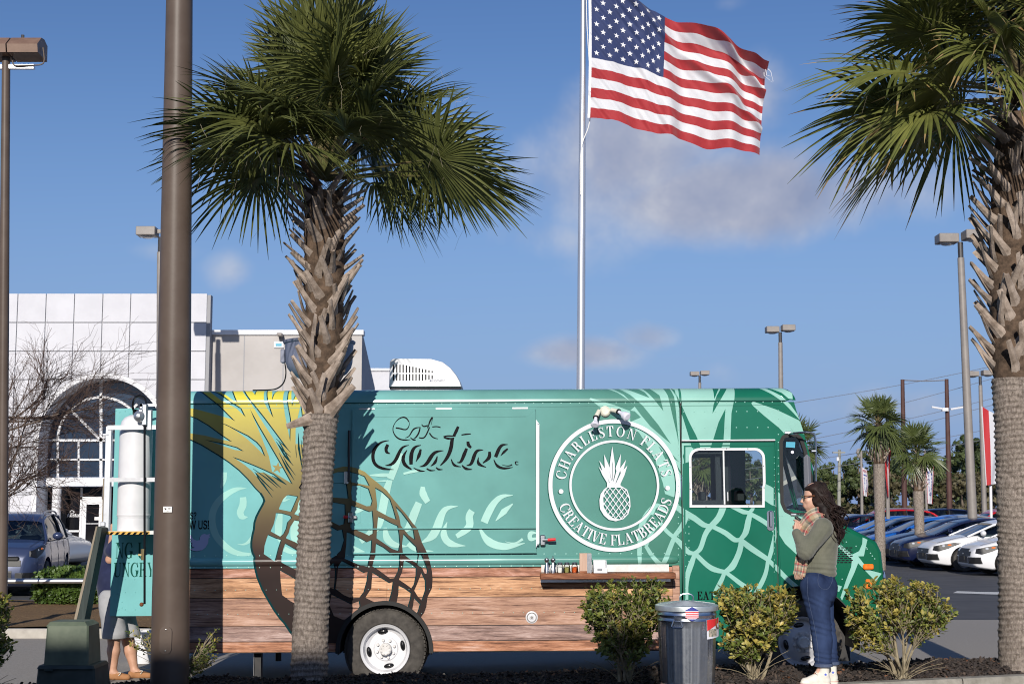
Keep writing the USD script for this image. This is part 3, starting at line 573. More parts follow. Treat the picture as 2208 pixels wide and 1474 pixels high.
# pale script behind the pineapple
S3 = lambda pts, w: brush(Z(Z3, pts), [k / 6.133 * U for k in w])
S4 = lambda pts, w: brush(Z(Z4, pts), [k / 4.211 * U for k in w])
pale = [S3([(560, 440), (430, 455), (300, 520), (180, 630), (112, 780), (112, 930), (160, 1070), (250, 1180), (370, 1270), (500, 1310), (620, 1312)], [4, 60, 85, 90, 90, 90, 85, 80, 60, 30]),
        S3([(440, 1178), (540, 1178), (640, 1100)], [2, 28, 60]), S3([(515, 560), (510, 680), (478, 760), (510, 820), (575, 822)], [80, 95, 90, 80, 10]), S3([(270, 232), (262, 330), (225, 440)], [70, 70, 30]),
        S3([(1010, 780), (990, 900), (985, 1060), (1010, 1150)], [60, 95, 90, 30]), S3([(1320, 575), (1270, 680), (1230, 780)], [90, 90, 60]), S3([(1240, 860), (1200, 980), (1210, 1120), (1290, 1200)], [80, 110, 100, 60]), S3([(1060, 1240), (1150, 1280), (1260, 1290)], [70, 60, 20]), S3([(1080, 540), (1050, 600), (1140, 580)], [40, 40, 3]),
        S4([(530, 492), (480, 600), (430, 725)], [34, 62, 62]), S4([(245, 692), (360, 690), (470, 690)], [10, 34, 30]), S4([(290, 745), (380, 742), (450, 742)], [4, 14, 10]), S4([(425, 740), (390, 850), (350, 1050), (300, 1180), (215, 1230)], [50, 75, 75, 60, 10]), S4([(550, 678), (650, 655), (745, 650)], [20, 24, 3]),
        S4([(725, 795), (725, 850), (770, 935)], [36, 66, 50]), S4([(690, 940), (640, 1060), (590, 1170), (520, 1200)], [62, 74, 70, 10]), S4([(385, 1165), (400, 1260), (470, 1320), (585, 1335)], [30, 66, 50, 6]),
        S4([(1040, 972), (930, 1000), (870, 1120), (810, 1240), (715, 1300)], [5, 50, 74, 74, 10]), S4([(590, 1310), (660, 1360), (820, 1378)], [40, 40, 4]), S4([(945, 1115), (915, 1220), (960, 1300), (1110, 1330)], [4, 60, 60, 4]),
        S4([(1170, 1012), (1145, 1070), (1150, 1140), (1030, 1245)], [60, 66, 64, 40]), S4([(1540, 872), (1430, 890), (1340, 990), (1280, 1118)], [5, 45, 66, 66]), S4([(1540, 950), (1460, 1020), (1385, 1105)], [10, 56, 5]),
        S4([(1245, 1180), (1310, 1280), (1450, 1335), (1650, 1305)], [20, 70, 60, 4]), S4([(1470, 1290), (1560, 1305), (1630, 1268)], [2, 14, 24]), S4([(1755, 1215), (1700, 1220), (1700, 1265), (1750, 1262)], [10, 40, 40, 18]),
        S4([(75, 1000), (120, 1010), (200, 1000)], [40, 50, 4]), S4([(160, 1290), (220, 1240), (245, 1190)], [50, 60, 20]), S4([(90, 1360), (130, 1370), (200, 1385)], [60, 40, 4])]
paleU = unary_union(pale).difference(archR)
art('script_stroke', paleU.difference(archR), 'pale', 0.0012)
art('pineapple_ink', unary_union([ink_cells.intersection(body_out), ink_cuts, outline, spikesP]).difference(archR), 'ink', 0.0030)
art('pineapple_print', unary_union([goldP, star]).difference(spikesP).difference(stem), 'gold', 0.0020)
art('pineapple_stem', stem, 'black_vinyl', 0.0035)
# black script on the hatch
K4 = lambda pts, w: brush(Z(Z4, pts), [k / 4.211 * U for k in w])
eat = [K4([(600, 208), (572, 172), (540, 166), (490, 195), (455, 260), (462, 310), (500, 355), (560, 371), (612, 368)], [9, 12, 9, 4, 7, 10, 12, 10, 3]), K4([(480, 262), (520, 268), (575, 275), (600, 240), (606, 212)], [10, 11, 10, 6, 3]),
       K4([(565, 352), (600, 335), (640, 275), (704, 256)], [3, 8, 12, 4]), K4([(700, 258), (688, 305), (660, 348), (640, 362)], [10, 12, 12, 4]), K4([(612, 348), (640, 370), (662, 370)], [6, 12, 4]),
       K4([(812, 165), (790, 200), (778, 236)], [14, 13, 10]), K4([(816, 165), (800, 232)], [3, 3]), K4([(715, 230), (735, 248), (775, 240), (765, 262)], [8, 10, 8, 8]), K4([(785, 255), (760, 315), (730, 352), (690, 350)], [10, 11, 10, 8]), K4([(810, 254), (850, 250), (886, 258)], [7, 9, 7]), K4([(785, 308), (815, 345), (862, 361)], [12, 11, 4])]
cre = [K4([(418, 376), (350, 392), (290, 450), (272, 520), (290, 585), (350, 625), (462, 640)], [3, 16, 28, 30, 28, 22, 3]), K4([(408, 413), (392, 450), (398, 480), (428, 494)], [26, 30, 26, 4]),
       K4([(598, 418), (540, 440), (500, 510), (450, 585), (385, 602)], [3, 20, 32, 28, 4]), K4([(582, 462), (547, 530), (560, 590), (622, 637)], [4, 30, 32, 10]), K4([(708, 418), (650, 440), (620, 510), (618, 592)], [3, 24, 36, 30]), K4([(706, 455), (690, 510), (662, 568)], [18, 30, 3]), K4([(640, 622), (690, 648), (745, 653)], [4, 18, 3]),
       K4([(912, 468), (830, 488), (780, 555), (740, 600), (695, 613)], [3, 24, 34, 26, 3]), K4([(856, 518), (834, 575), (796, 608)], [8, 26, 4]), K4([(760, 630), (790, 646), (836, 646)], [12, 14, 4]), K4([(1045, 250), (1030, 285), (1005, 336)], [22, 28, 24]), K4([(912, 340), (950, 335), (1022, 338)], [8, 12, 6]), K4([(915, 345), (950, 358), (1010, 352)], [14, 16, 4]), K4([(992, 355), (975, 460), (935, 545), (884, 602)], [30, 34, 28, 8]),
       K4([(1074, 326), (1110, 320), (1160, 316)], [9, 12, 6]), K4([(845, 620), (865, 636), (904, 638)], [10, 16, 4]), K4([(1134, 386), (1138, 415), (1162, 440)], [26, 30, 20]), K4([(1122, 448), (1092, 520), (1062, 572), (1035, 574)], [24, 32, 24, 4]), K4([(982, 545), (1008, 596), (1070, 614)], [8, 22, 4]),
       K4([(1272, 462), (1215, 472), (1182, 540), (1155, 592), (1120, 602)], [3, 24, 32, 26, 4]), K4([(1080, 600), (1110, 628), (1172, 637)], [10, 24, 4]), K4([(1230, 528), (1228, 580), (1298, 618)], [4, 30, 4]), K4([(1328, 478), (1326, 525), (1268, 580)], [24, 32, 8]), K4([(1495, 412), (1438, 422), (1402, 480), (1384, 525)], [3, 24, 32, 30]), K4([(1494, 450), (1460, 480), (1430, 514)], [14, 22, 3]),
       K4([(1368, 548), (1400, 605), (1465, 628), (1540, 618)], [6, 24, 18, 3]), K4([(1440, 594), (1500, 606), (1534, 594)], [2, 7, 10]), K4([(1590, 570), (1564, 572), (1570, 592), (1592, 592)], [4, 10, 10, 3])]
art('lettering', unary_union(eat + cre), 'black_vinyl', 0.0022)
# --- lettering: a high-contrast serif, drawn on a cap height of 1
def R(x0, y0, x1, y1): return sbox(x0, y0, x1, y1)
TK, TN, SE = 0.165, 0.05, 0.045
def stem_(x, w=TK, y0=0, y1=1, s0=True, s1=True, e=0.085):
    g = [R(x, y0, x + w, y1)]
    if s0: g.append(R(x - e, y0, x + w + e, y0 + SE))
    if s1: g.append(R(x - e, y1 - SE, x + w + e, y1))
    return unary_union(g)
def ell(cx, cy, rx, ry): return affinity.scale(Point(cx, cy).buffer(1, quad_segs=12), rx, ry)
def diag(x0, y0, x1, y1, w): return Polygon([(x0 - w / 2, y0), (x0 + w / 2, y0), (x1 + w / 2, y1), (x1 - w / 2, y1)])
def bowl(x, y0, y1, rx, tk=TK):                            # a D-shaped stroke to the right of x
    cy, ry = (y0 + y1) / 2, (y1 - y0) / 2
    o = unary_union([ell(x, cy, rx, ry), R(x - 0.2, y0, x, y1)]); i = unary_union([ell(x, cy, rx - tk, ry - TN), R(x - 0.2, y0 + TN, x, y1 - TN)])
    return o.difference(i).intersection(R(x - 0.14, -1, 9, 2))
def glyph(ch):
    U_ = unary_union
    if ch == 'I': return U_([stem_(0.09)]), 0.35
    if ch == 'H': return U_([stem_(0.09), stem_(0.60), R(0.2, 0.48, 0.65, 0.48 + TN)]), 0.86
    if ch == 'L': return U_([stem_(0.09), R(0.1, 0, 0.66, SE), Polygon([(0.66, 0), (0.66, 0.32), (0.62, 0.32), (0.50, SE), (0.50, 0)])]), 0.70
    if ch == 'E': return U_([stem_(0.09), R(0.1, 0, 0.66, SE), R(0.1, 1 - SE, 0.64, 1), R(0.2, 0.49, 0.46, 0.49 + TN), R(0.43, 0.38, 0.47, 0.64), Polygon([(0.67, 0), (0.67, 0.30), (0.63, 0.30), (0.52, SE), (0.52, 0)]), Polygon([(0.64, 1), (0.64, 0.72), (0.60, 0.72), (0.50, 1 - SE), (0.50, 1)])]), 0.72
    if ch == 'F': return U_([stem_(0.09), R(0.1, 1 - SE, 0.62, 1), R(0.2, 0.48, 0.46, 0.48 + TN), R(0.43, 0.37, 0.47, 0.63), Polygon([(0.63, 1), (0.63, 0.70), (0.59, 0.70), (0.48, 1 - SE), (0.48, 1)])]), 0.66
    if ch == 'T': return U_([stem_(0.28, s1=False), R(0.02, 1 - SE, 0.71, 1), Polygon([(0.02, 1), (0.02, 0.70), (0.06, 0.70), (0.17, 1 - SE), (0.17, 1)]), Polygon([(0.71, 1), (0.71, 0.70), (0.67, 0.70), (0.56, 1 - SE), (0.56, 1)])]), 0.73
    if ch == 'A': return U_([diag(0.12, 0, 0.40, 1, TN), diag(0.66, 0, 0.38, 1, TK), R(0.2, 0.32, 0.56, 0.32 + TN), R(0.0, 0, 0.26, SE), R(0.50, 0, 0.84, SE)]), 0.84
    if ch == 'V': return U_([diag(0.38, 0, 0.14, 1, TK), diag(0.42, 0, 0.66, 1, TN), R(0.0, 1 - SE, 0.30, 1), R(0.54, 1 - SE, 0.78, 1)]), 0.78
    if ch == 'N': return U_([stem_(0.11, TN), Polygon([(0.09, 1), (0.27, 1), (0.74, 0), (0.66, 0)]), R(0.69, 0, 0.74, 1), R(0.60, 1 - SE, 0.83, 1), R(0.0, 1 - SE, 0.2, 1)]), 0.85
    if ch == 'R': return U_([stem_(0.09), bowl(0.34, 0.47, 1.0, 0.29), brush([(0.36, 0.49), (0.52, 0.42), (0.56, 0.2), (0.64, 0.03), (0.78, 0.06)], [0.05, 0.13, 0.16, 0.12, 0.02])]), 0.80
    if ch == 'D': return U_([stem_(0.09), bowl(0.34, 0, 1.0, 0.46)]), 0.84
    if ch == 'B': return U_([stem_(0.09), bowl(0.32, 0.49, 1.0, 0.28), bowl(0.34, 0, 0.54, 0.33)]), 0.74
    if ch == 'O': return ell(0.43, 0.5, 0.42, 0.51).difference(ell(0.43, 0.5, 0.255, 0.46)), 0.88
    if ch in 'CG':
        o = ell(0.44, 0.5, 0.43, 0.51).difference(ell(0.475, 0.5, 0.285, 0.46)).difference(Polygon([(0.5, 0.5), (1.2, 1.0), (1.2, 0.05 if ch == 'C' else 0.3)]))
        g = [o, R(0.70, 0.64, 0.75, 1.0), R(0.715, 0.12, 0.75, 0.26)]
        if ch == 'G': g = [o, R(0.70, 0.66, 0.75, 1.0), stem_(0.60, y0=0.03, y1=0.46, s0=False)]
        return U_(g), 0.82 if ch == 'C' else 0.88
    if ch == 'S': return U_([brush([(0.52, 0.80), (0.40, 0.965), (0.22, 0.95), (0.10, 0.80), (0.18, 0.62), (0.34, 0.50), (0.50, 0.36), (0.53, 0.20), (0.42, 0.05), (0.22, 0.03), (0.07, 0.2)], [0.04, 0.05, 0.06, 0.13, 0.17, 0.18, 0.17, 0.13, 0.06, 0.05, 0.04]), R(0.525, 0.70, 0.565, 1.0), R(0.045, 0.0, 0.085, 0.32)]), 0.62
    if ch == 'U': return U_([stem_(0.09, y0=0.3, s0=False), brush([(0.17, 0.34), (0.2, 0.1), (0.42, 0.02), (0.62, 0.12), (0.66, 0.36)], [0.165, 0.15, 0.06, 0.05, 0.05]), R(0.635, 0.3, 0.685, 1), R(0.55, 1 - SE, 0.77, 1)]), 0.80
    if ch == 'Y': return U_([stem_(0.30, y1=0.45, s1=False), diag(0.38, 0.42, 0.13, 1, TK), diag(0.40, 0.42, 0.66, 1, TN), R(0.0, 1 - SE, 0.30, 1), R(0.54, 1 - SE, 0.78, 1)]), 0.78
    return Point(0, 0).buffer(0.001), 0.38
def word(txt, sp=0.06):
    x, out = 0.0, []
    for c in txt:
        g, w = glyph(c); out.append(affinity.translate(g, x, 0)); x += w + sp
    return unary_union(out), x - sp
def arc_text(txt, c, r, h, a0, a1, inward=False):          # letters set round a circle; angles clockwise from the top
    ws = [glyph(q)[1] for q in txt]; tot = sum(ws); out = []; acc = 0
    for q, w in zip(txt, ws):
        t = (acc + w / 2) / tot; acc += w; a = math.radians(a0 + (a1 - a0) * t)
        g = affinity.scale(affinity.translate(glyph(q)[0], -w / 2, 0), h * 0.93, h, origin=(0, 0))
        if not inward: g = affinity.translate(affinity.rotate(g, -math.degrees(a), origin=(0, 0)), c[0] + r * math.sin(a), c[1] + r * math.cos(a))
        else:
            g = affinity.translate(affinity.rotate(g, 180 - math.degrees(a), origin=(0, 0)), c[0] + r * math.sin(a), c[1] + r * math.cos(a))
        out.append(g)
    return unary_union(out)
def sans(txt, h, bold=True, sx=1.0):
    t = meshkit.text_mesh(txt, h, 0.001, bold=bold); v = np.array(t.vertices); f = np.array(t.faces)
    top = np.abs(v[f][:, :, 2].mean(1) - v[:, 2].max()) < 1e-6
    return unary_union([Polygon(v[q][:, :2]).buffer(1e-5) for q in f[top]])
def place(g, px, py, sx=1.0, shear=0.0):
    g = affinity.scale(g, sx, 1, origin=(0, 0)); p = T(px, py); return affinity.translate(g, p[0], p[1])

# --- big pale pineapple on the green cab
mintp = []
S6 = lambda pts, w: brush(Z(Z6, pts), [k / 6.133 * U for k in w])
mintp += [S6([(560, 30), (640, 100), (740, 165), (860, 235), (980, 318), (1060, 320)], [60, 75, 80, 75, 70, 40]), S6([(1225, 70), (1160, 220), (1065, 325), (985, 440), (945, 560), (905, 645), (840, 690)], [85, 80, 75, 65, 60, 60, 50]),
          S6([(1050, 320), (1160, 370), (1290, 445), (1385, 512), (1460, 500)], [50, 60, 66, 66, 40]), S6([(1310, 70), (1400, 100), (1490, 140), (1580, 150)], [30, 50, 60, 40]), S6([(1625, 60), (1600, 120), (1540, 160)], [44, 46, 40]), S6([(1560, 155), (1690, 225), (1830, 320), (1925, 420)], [50, 60, 60, 50]),
          S6([(1580, 160), (1550, 280), (1520, 410), (1450, 505)], [60, 76, 76, 50]), S6([(1440, 500), (1550, 590), (1680, 680), (1810, 765)], [60, 76, 72, 60]), S6([(1465, 515), (1445, 640), (1400, 760), (1335, 870), (1240, 935)], [66, 70, 72, 86, 50]),
          S6([(850, 690), (960, 800), (1080, 890), (1250, 935)], [56, 60, 70, 50]), S6([(1245, 930), (1210, 1020), (1160, 1120), (1100, 1250)], [50, 56, 60, 60]), S6([(1250, 935), (1340, 1000), (1450, 1085), (1600, 1180)], [46, 52, 60, 60]), S6([(850, 690), (800, 830), (755, 960), (735, 1130), (735, 1300)], [50, 72, 66, 50, 50]),
          S6([(560, 470), (670, 570), (760, 670), (860, 690)], [56, 70, 66, 40]), S6([(745, 165), (690, 310), (610, 420), (560, 480)], [66, 66, 60, 50]), S6([(575, 480), (530, 590), (480, 720), (420, 840)], [56, 60, 62, 60]), S6([(395, 285), (470, 390), (570, 475)], [44, 50, 50]),
          S6([(200, 590), (290, 730), (390, 830), (440, 845)], [46, 52, 60, 60]), S6([(330, 40), (230, 160), (150, 300), (125, 480), (115, 660), (118, 850)], [60, 76, 70, 60, 60, 40]), S6([(385, 280), (290, 390), (200, 595)], [46, 50, 46]), S6([(1915, 340), (1900, 480), (1870, 620), (1830, 760)], [36, 50, 56, 50]),
          S6([(1800, 755), (1950, 905), (2060, 1020), (2200, 1140)], [50, 60, 60, 60]), S6([(1815, 770), (1790, 930), (1735, 1070), (1650, 1220)], [46, 52, 60, 60]), S6([(480, 130), (330, 60), (280, 180)], [50, 60, 50])]
P7 = lambda pts: Polygon(Z(Z7, pts)).buffer(0)
P5 = lambda pts: Polygon(Z(Z5, pts)).buffer(0)
leaf = unary_union([P7([(-20, 5), (622, 10), (605, 150), (575, 300), (565, 580), (556, 660), (150, 665), (0, 300)])])
leaf = leaf.difference(unary_union([P7([(243, 5), (282, 5), (265, 150), (250, 300), (248, 530), (190, 420), (200, 280), (220, 120)]), P7([(388, 0), (470, 5), (430, 70), (392, 148)]), P7([(490, 5), (556, 5), (480, 120), (430, 205), (374, 303), (385, 210), (420, 110)]),
    P7([(512, 250), (502, 400), (492, 590), (470, 665), (350, 665), (380, 585), (400, 520), (440, 390)]), P7([(-10, 90), (60, 240), (130, 395), (200, 530), (245, 640), (240, 670), (155, 660), (128, 560), (60, 340), (0, 180)])]))
mintp += [leaf, P7([(786, 190), (800, 175), (820, 177), (1050, 258), (1290, 372), (1400, 520), (1240, 505), (1188, 436), (1250, 522), (1180, 560), (1080, 452), (920, 322), (800, 216)]), P7([(860, 8), (930, 10), (1110, 118), (1200, 205), (1275, 310), (1300, 370), (1230, 292), (1120, 180), (1000, 92)]), P7([(960, 8), (1110, 12), (1205, 68), (1246, 112), (1240, 150), (1178, 142), (1110, 78)]),
          P7([(918, 1036), (990, 1070), (1055, 1112), (1055, 1292), (990, 1262), (918, 1214)]), P7([(1058, 1120), (1112, 1165), (1125, 1280), (1185, 1362), (1300, 1385), (1400, 1480), (1060, 1480)]), Polygon(Z(Z6, [(1960, 60), (2005, 160), (2150, 190), (2300, 215), (2330, 380), (2250, 700), (2190, 700), (2040, 560), (1958, 430)])),
          P5([(120, 175), (140, 163), (200, 180), (450, 255), (640, 325), (700, 270), (620, 190), (480, 90), (320, 20), (1600, 10), (1600, 900), (1310, 1000), (1310, 1420), (1190, 1420), (1085, 1380), (1060, 1250), (1010, 1100), (960, 960), (880, 800), (760, 610), (640, 490), (400, 372), (250, 272)]).difference(unary_union([
             P5([(395, 22), (480, 22), (640, 120), (800, 260), (1000, 505), (1160, 745), (1050, 655), (900, 525), (780, 380), (690, 260), (560, 120)]), P5([(540, 22), (740, 30), (830, 88), (888, 163), (760, 112), (640, 60)]), P5([(790, 20), (890, 26), (1015, 130), (1064, 330), (960, 200), (880, 108)]),
             P5([(200, 178), (450, 255), (640, 330), (778, 408), (600, 300), (480, 240)]), P5([(640, 470), (780, 410), (700, 330), (640, 320)]).buffer(-0.001), P5([(1068, 20), (1152, 22), (1200, 150), (1220, 300), (1262, 770), (1230, 600), (1170, 350), (1120, 130)]), P5([(1165, 20), (1220, 55), (1300, 200), (1400, 480), (1600, 720), (1600, 1000), (1400, 760), (1330, 520), (1280, 350), (1230, 150)]),
             P5([(1180, 880), (1260, 975), (1180, 920)]), P5([(1230, 1000), (1330, 1185), (1220, 1040)]), P5([(1000, 770), (1120, 900), (1220, 1080), (1100, 960)]), P5([(1330, 850), (1335, 1000), (1310, 900)])])),
          Polygon(Z((1780, 1120, 4.606), [(60, 225), (110, 190), (175, 60), (215, 80), (160, 170), (110, 215), (180, 270), (265, 345), (335, 310), (365, 240), (372, 148), (425, 165), (405, 250), (382, 360), (325, 362), (400, 460), (440, 500), (560, 532), (500, 610), (430, 540), (325, 430), (290, 520), (235, 640), (165, 800), (150, 770), (205, 600), (255, 470), (265, 395), (170, 310)])),
          Polygon(Z((1780, 1120, 4.606), [(30, 610), (100, 640), (165, 660), (135, 715), (60, 690)])), Polygon(Z((1780, 1120, 4.606), [(230, 740), (320, 810), (430, 890), (420, 920), (360, 890), (260, 810)]))]
CABAREA = unary_union([sbox(tx(1180), ZG - 0.01, tx(1469.5), ZR), van_side, cab_side, sbox(tx(1474), ZG, tx(1716), ZR - 0.006)])
HOLES = unary_union([WIN.buffer(0.0), QUART, archR, archF])
C_LOGO = T(1324.5, 1045.5)
mintU = unary_union([m.buffer(0) for m in mintp]).intersection(CABAREA).difference(HOLES)
upper_only = sbox(tx(1180), tz(1222), tx(2000), 9)
van_part = mintU.intersection(sbox(tx(1180), tz(1222), tx(1469), 9)); cab_part = mintU.intersection(sbox(tx(1473), -1, tx(1800), 9)).difference(sbox(tx(1470), tz(957), tx(1677), tz(950)))
art('pale_pineapple_print', unary_union([van_part, cab_part]), 'mint', 0.0012)
# --- round emblem
def rc(r): return Point(*C_LOGO).buffer(r * U, quad_segs=32)
emb = [rc(141.5).difference(rc(132.8)), rc(96.5).difference(rc(91.5)), arc_text('CHARLESTON FLATS', C_LOGO, 104.5 * U, 22.5 * U, -84.5, 81.5), arc_text('CREATIVE FLATBREADS', C_LOGO, 127.5 * U, 22.5 * U, 250.5, 104.5, True),
       Point(*T(1209.8, 1058.8)).buffer(5 * U), Point(*T(1439.6, 1051.5)).buffer(5 * U)]
PL = lambda pts: Polygon(Z(ZL, pts)).buffer(0)
cl = []
for tip, b0, b1 in (((627, 522), (608, 800), (648, 800)), ((562, 585), (590, 800), (625, 790)), ((696, 582), (640, 790), (668, 800)), ((524, 635), (585, 800), (615, 800)), ((737, 628), (650, 790), (680, 805)), ((520, 682), (585, 810), (605, 825)), ((747, 675), (660, 800), (690, 825))):
    m = ((b0[0] + b1[0]) / 2, 830); cl.append(PL([tip, ((tip[0] * .45 + b0[0] * .55) - 9, tip[1] * .5 + b0[1] * .5), b0, (b0[0], 845), (b1[0], 845), b1, ((tip[0] * .45 + b1[0] * .55) + 9, tip[1] * .5 + b1[1] * .5)]))
crownE = unary_union(cl + [PL([(585, 800), (690, 800), (695, 850), (585, 850)])])
for a, q in (((600, 700), (622, 795)), ((655, 700), (636, 800)), ((570, 720), (605, 810)), ((690, 715), (655, 815)), ((625, 640), (630, 790))):
    crownE = crownE.difference(PL([a, (a[0] + 5, a[1] + 20), (q[0] + 2, q[1]), (q[0] - 2, q[1])]))
bodyE = PL([(585, 845), (640, 832), (700, 838), (745, 865), (768, 930), (772, 1000), (755, 1060), (715, 1100), (655, 1117), (600, 1105), (560, 1070), (530, 1020), (525, 950), (535, 900), (560, 865)])
lat = []
for k in range(-6, 7):
    lat.append(brush(Z(ZL, [(655 + k * 46 - 110, 830), (655 + k * 46 + 5, 985), (655 + k * 40 + 100, 1120)]), [1.7 * U]))
    lat.append(brush(Z(ZL, [(655 + k * 46 + 110, 830), (655 + k * 46 - 5, 985), (655 + k * 40 - 100, 1120)]), [1.7 * U]))
bodyW = unary_union([unary_union(lat).intersection(bodyE), bodyE.difference(bodyE.buffer(-2.2 * U)), bodyE.difference(affinity.translate(bodyE, 8 * U, 4 * U)).intersection(bodyE)])
emb_p = [g.buffer(0) for g in emb + [unary_union([crownE, bodyW])]]; emblem = unary_union(emb_p)
shadowE = shift(emblem, -2.2, 1.3).difference(emblem)
clipE = sbox(tx(1160), tz(1197), tx(1469.3), ZG - 0.004)
art('emblem_shadow', shadowE.intersection(clipE), 'shadow_vinyl', 0.0024)
for nm_, g_ in zip(('emblem_ring', 'emblem_ring', 'emblem_letter', 'emblem_letter', 'emblem_dot', 'emblem_dot', 'emblem_pineapple'), emb_p): art(nm_, g_.intersection(clipE), 'white_vinyl', 0.0034)
# --- small lettering and the bird on the rear side
bird = Polygon(Z(ZA, [(40, 1300), (60, 1332), (90, 1346), (114, 1341), (116, 1318), (130, 1299), (150, 1291), (170, 1299), (195, 1292), (185, 1310), (196, 1314), (181, 1326), (179, 1362), (160, 1396), (130, 1419), (90, 1426), (60, 1422), (38, 1411), (60, 1408), (76, 1399), (55, 1390), (49, 1374), (63, 1371), (46, 1358), (40, 1344), (53, 1345), (38, 1324)])).buffer(0.002)
art('bird_mark', bird, 'lilac_vinyl', 0.0022)
art('bird_shadow', shift(bird, -1, 0.8), 'black_vinyl', 0.0016)
h1 = 14.5 * U
art('lettering', unary_union([place(sans('US?', h1), 400, 1118.5, 0.62), place(sans('OW US!', 18 * U), 396, 1140.0, 0.60)]), 'black_vinyl', 0.0022)
ea, wE = word('EAT'); s_ = 17 * U
art('lettering', affinity.translate(affinity.scale(ea.buffer(.02), s_ * 0.9, s_, origin=(0, 0)), *T(1504, 1292)), 'black_vinyl', 0.0022)
yp = T(1563, 1309)
art('small_pineapple', unary_union([affinity.scale(Point(*yp).buffer(9 * U), 1, 1.15), Polygon(PX([(1555, 1299), (1552, 1285), (1563, 1292), (1574, 1284), (1571, 1299)]))]), 'hazard_yellow', 0.003)

# --- serving hatch
hatch_g = HATCH
hp = tobj('serving_hatch', MB().prism(sbox(HX0, tz(1136.8), HX1, HZ1).difference(sbox(tx(778), tz(1125), tx(1136.6), tz(898))), YT - HPROUD, YT - 0.002), 'paint')
tobj('inner_panel', MB().prism(sbox(tx(778), tz(1125), tx(1136.6), tz(898)), YT - HPROUD + 0.004, YT - 0.002), 'paint', hp)
tobj('lower_flap', MB().prism(sbox(HX0, HZ0, HX1, tz(1139.6)), YT - HPROUD + 0.002, YT - 0.002), 'paint', hp)
tobj('drip_edge', MB().box(tx(760), tx(1155), YT - HPROUD - 0.022, YT - HPROUD + 0.001, tz(1138.6), tz(1136.9)), 'paint', hp)
tobj('drip_edge', MB().box(tx(760), tx(1156), YT - HPROUD - 0.012, YT - HPROUD + 0.01, tz(1191.5), tz(1189.5)), 'paint', hp)
mit = MB()
for (a, b2), (c, d) in (((759.5, 881.5), (778, 898)), ((1155, 881.5), (1137, 898)), ((759.5, 1136), (778, 1125)), ((1155, 1136), (1137, 1125))):
    p, q = T(a, b2), T(c, d); mit.tube([(p[0], YT - HPROUD, p[1]), (q[0], YT - HPROUD, q[1])], 0.0016, 5)
tobj('mitre_seam', mit, 'paint', hp)
hin = MB()
for a in (773, 940, 1106): hin.box(tx(a), tx(a + 34), YT - HPROUD - 0.006, YT - 0.001, tz(881.5), tz(878.5))
tobj('hinge', hin, 'aluminium', hp)
for nm, poly, mt, off in HATCH_ART:
    tobj(nm, drape(poly.difference(sbox(HX0, tz(1140), HX1, tz(1136.5))), off, HPROUD), mt, hp)
# struts and latches
def tube_px(name, pts, r, mt, y, par=truck, n=8):
    return tobj(name, MB().tube([(T(a, b_)[0], y, T(a, b_)[1]) for a, b_ in pts], r, n), mt, par)
st = tobj('prop_strut', MB().prism(Polygon(PX([(1155.5, 905), (1158, 908), (1162.5, 914), (1162.5, 1170), (1157, 1176), (1155.5, 1180)])), YT - 0.05, YT - 0.03), 'galvanised')
for py in (913, 1172): tobj('bolt', MB().lathe([(0, -0.016), (0.009, -0.016), (0.011, 0), (0.0, 0.001)], (tx(1160, py), YT - 0.05, tz(py, 1160)), 8, 'y'), 'steel', st)
tube_px('gas_strut', [(754.5, 928), (753.5, 985)], 0.014, 'black_gloss', YT - 0.05)
tube_px('strut_rod', [(753.5, 985), (753, 1038)], 0.012, 'black_gloss', YT - 0.05)
tobj('strut_bracket', MB().box(tx(742), tx(751), YT - 0.04, YT, tz(1041), tz(1014), 0.006), 'aluminium')
def latch(cx, cy, s, hx):
    l = tobj('toggle_latch', MB().box(tx(cx - 5), tx(cx + 6), YT - 0.055, YT, tz(cy + 12), tz(cy - 11), 0.008).box(tx(cx + 3), tx(cx + 14), YT - 0.07, YT - 0.045, tz(cy + 3.5), tz(cy - 3.5), 0.005), 'steel')
    tobj('lever', MB().tube([(tx(cx), YT - 0.075, tz(cy)), (tx(hx), YT - 0.085, tz(cy - .5))], 0.010, 8), 'steel', l)
    tobj('grip', MB().tube([(tx(cx + (hx - cx) * .45), YT - 0.08, tz(cy - .2)), (tx(hx + s * 3), YT - 0.088, tz(cy - 1))], 0.016, 8), 'red_grip', l)
latch(757, 1112.5, -1, 746); latch(1169, 1163.5, 1, 1194)
# --- rivets
rv = MB()
def rivet(px, py, r=0.0078, y=YT): rv.lathe([(0.0, -0.0045), (r * .6, -0.0035), (r, 0)], (tx(px, py), y, tz(py, px)), 6, 'y')
def rol(py, px): return py - 0.0055 * (px - 1100)
for px in np.arange(418, 1690, 19.8):
    rivet(px, rol(869.4, px)); 
for px in np.arange(418, 1445, 23.6): rivet(px, rol(1194.0, px)); rivet(px, rol(1219.6, px))
for px in np.arange(1474, 1660, 22.8): rivet(px, rol(889.5, px)); rivet(px, rol(924.0, px))
for px, a, c, s in ((1463, 885, 1300, 13.5), (1485.5, 1105, 1230, 15), (1669.5, 985, 1240, 13), (1678.5, 885, 1085, 17), (1478, 1100, 1300, 24)):
    for py in np.arange(a, c, s): rivet(px, py)
for px in np.arange(420, 1440, 22):
    for py in (1268, 1320): rivet(px + (5 if py > 1300 else 0), rol(py, px), 0.005) if math.hypot(px - 829, py - 1401) > 104 else None
for a in ((1868, 1180), (1870, 1183), (1877, 1192), (1881, 1198), (1886, 1204), (1846, 1177), (1825, 1168), (1816, 1248)): rivet(*a)
for px in (1681, 1686): rivet(px, 1112)
tobj('rivet', rv, 'mint', kind='stuff')
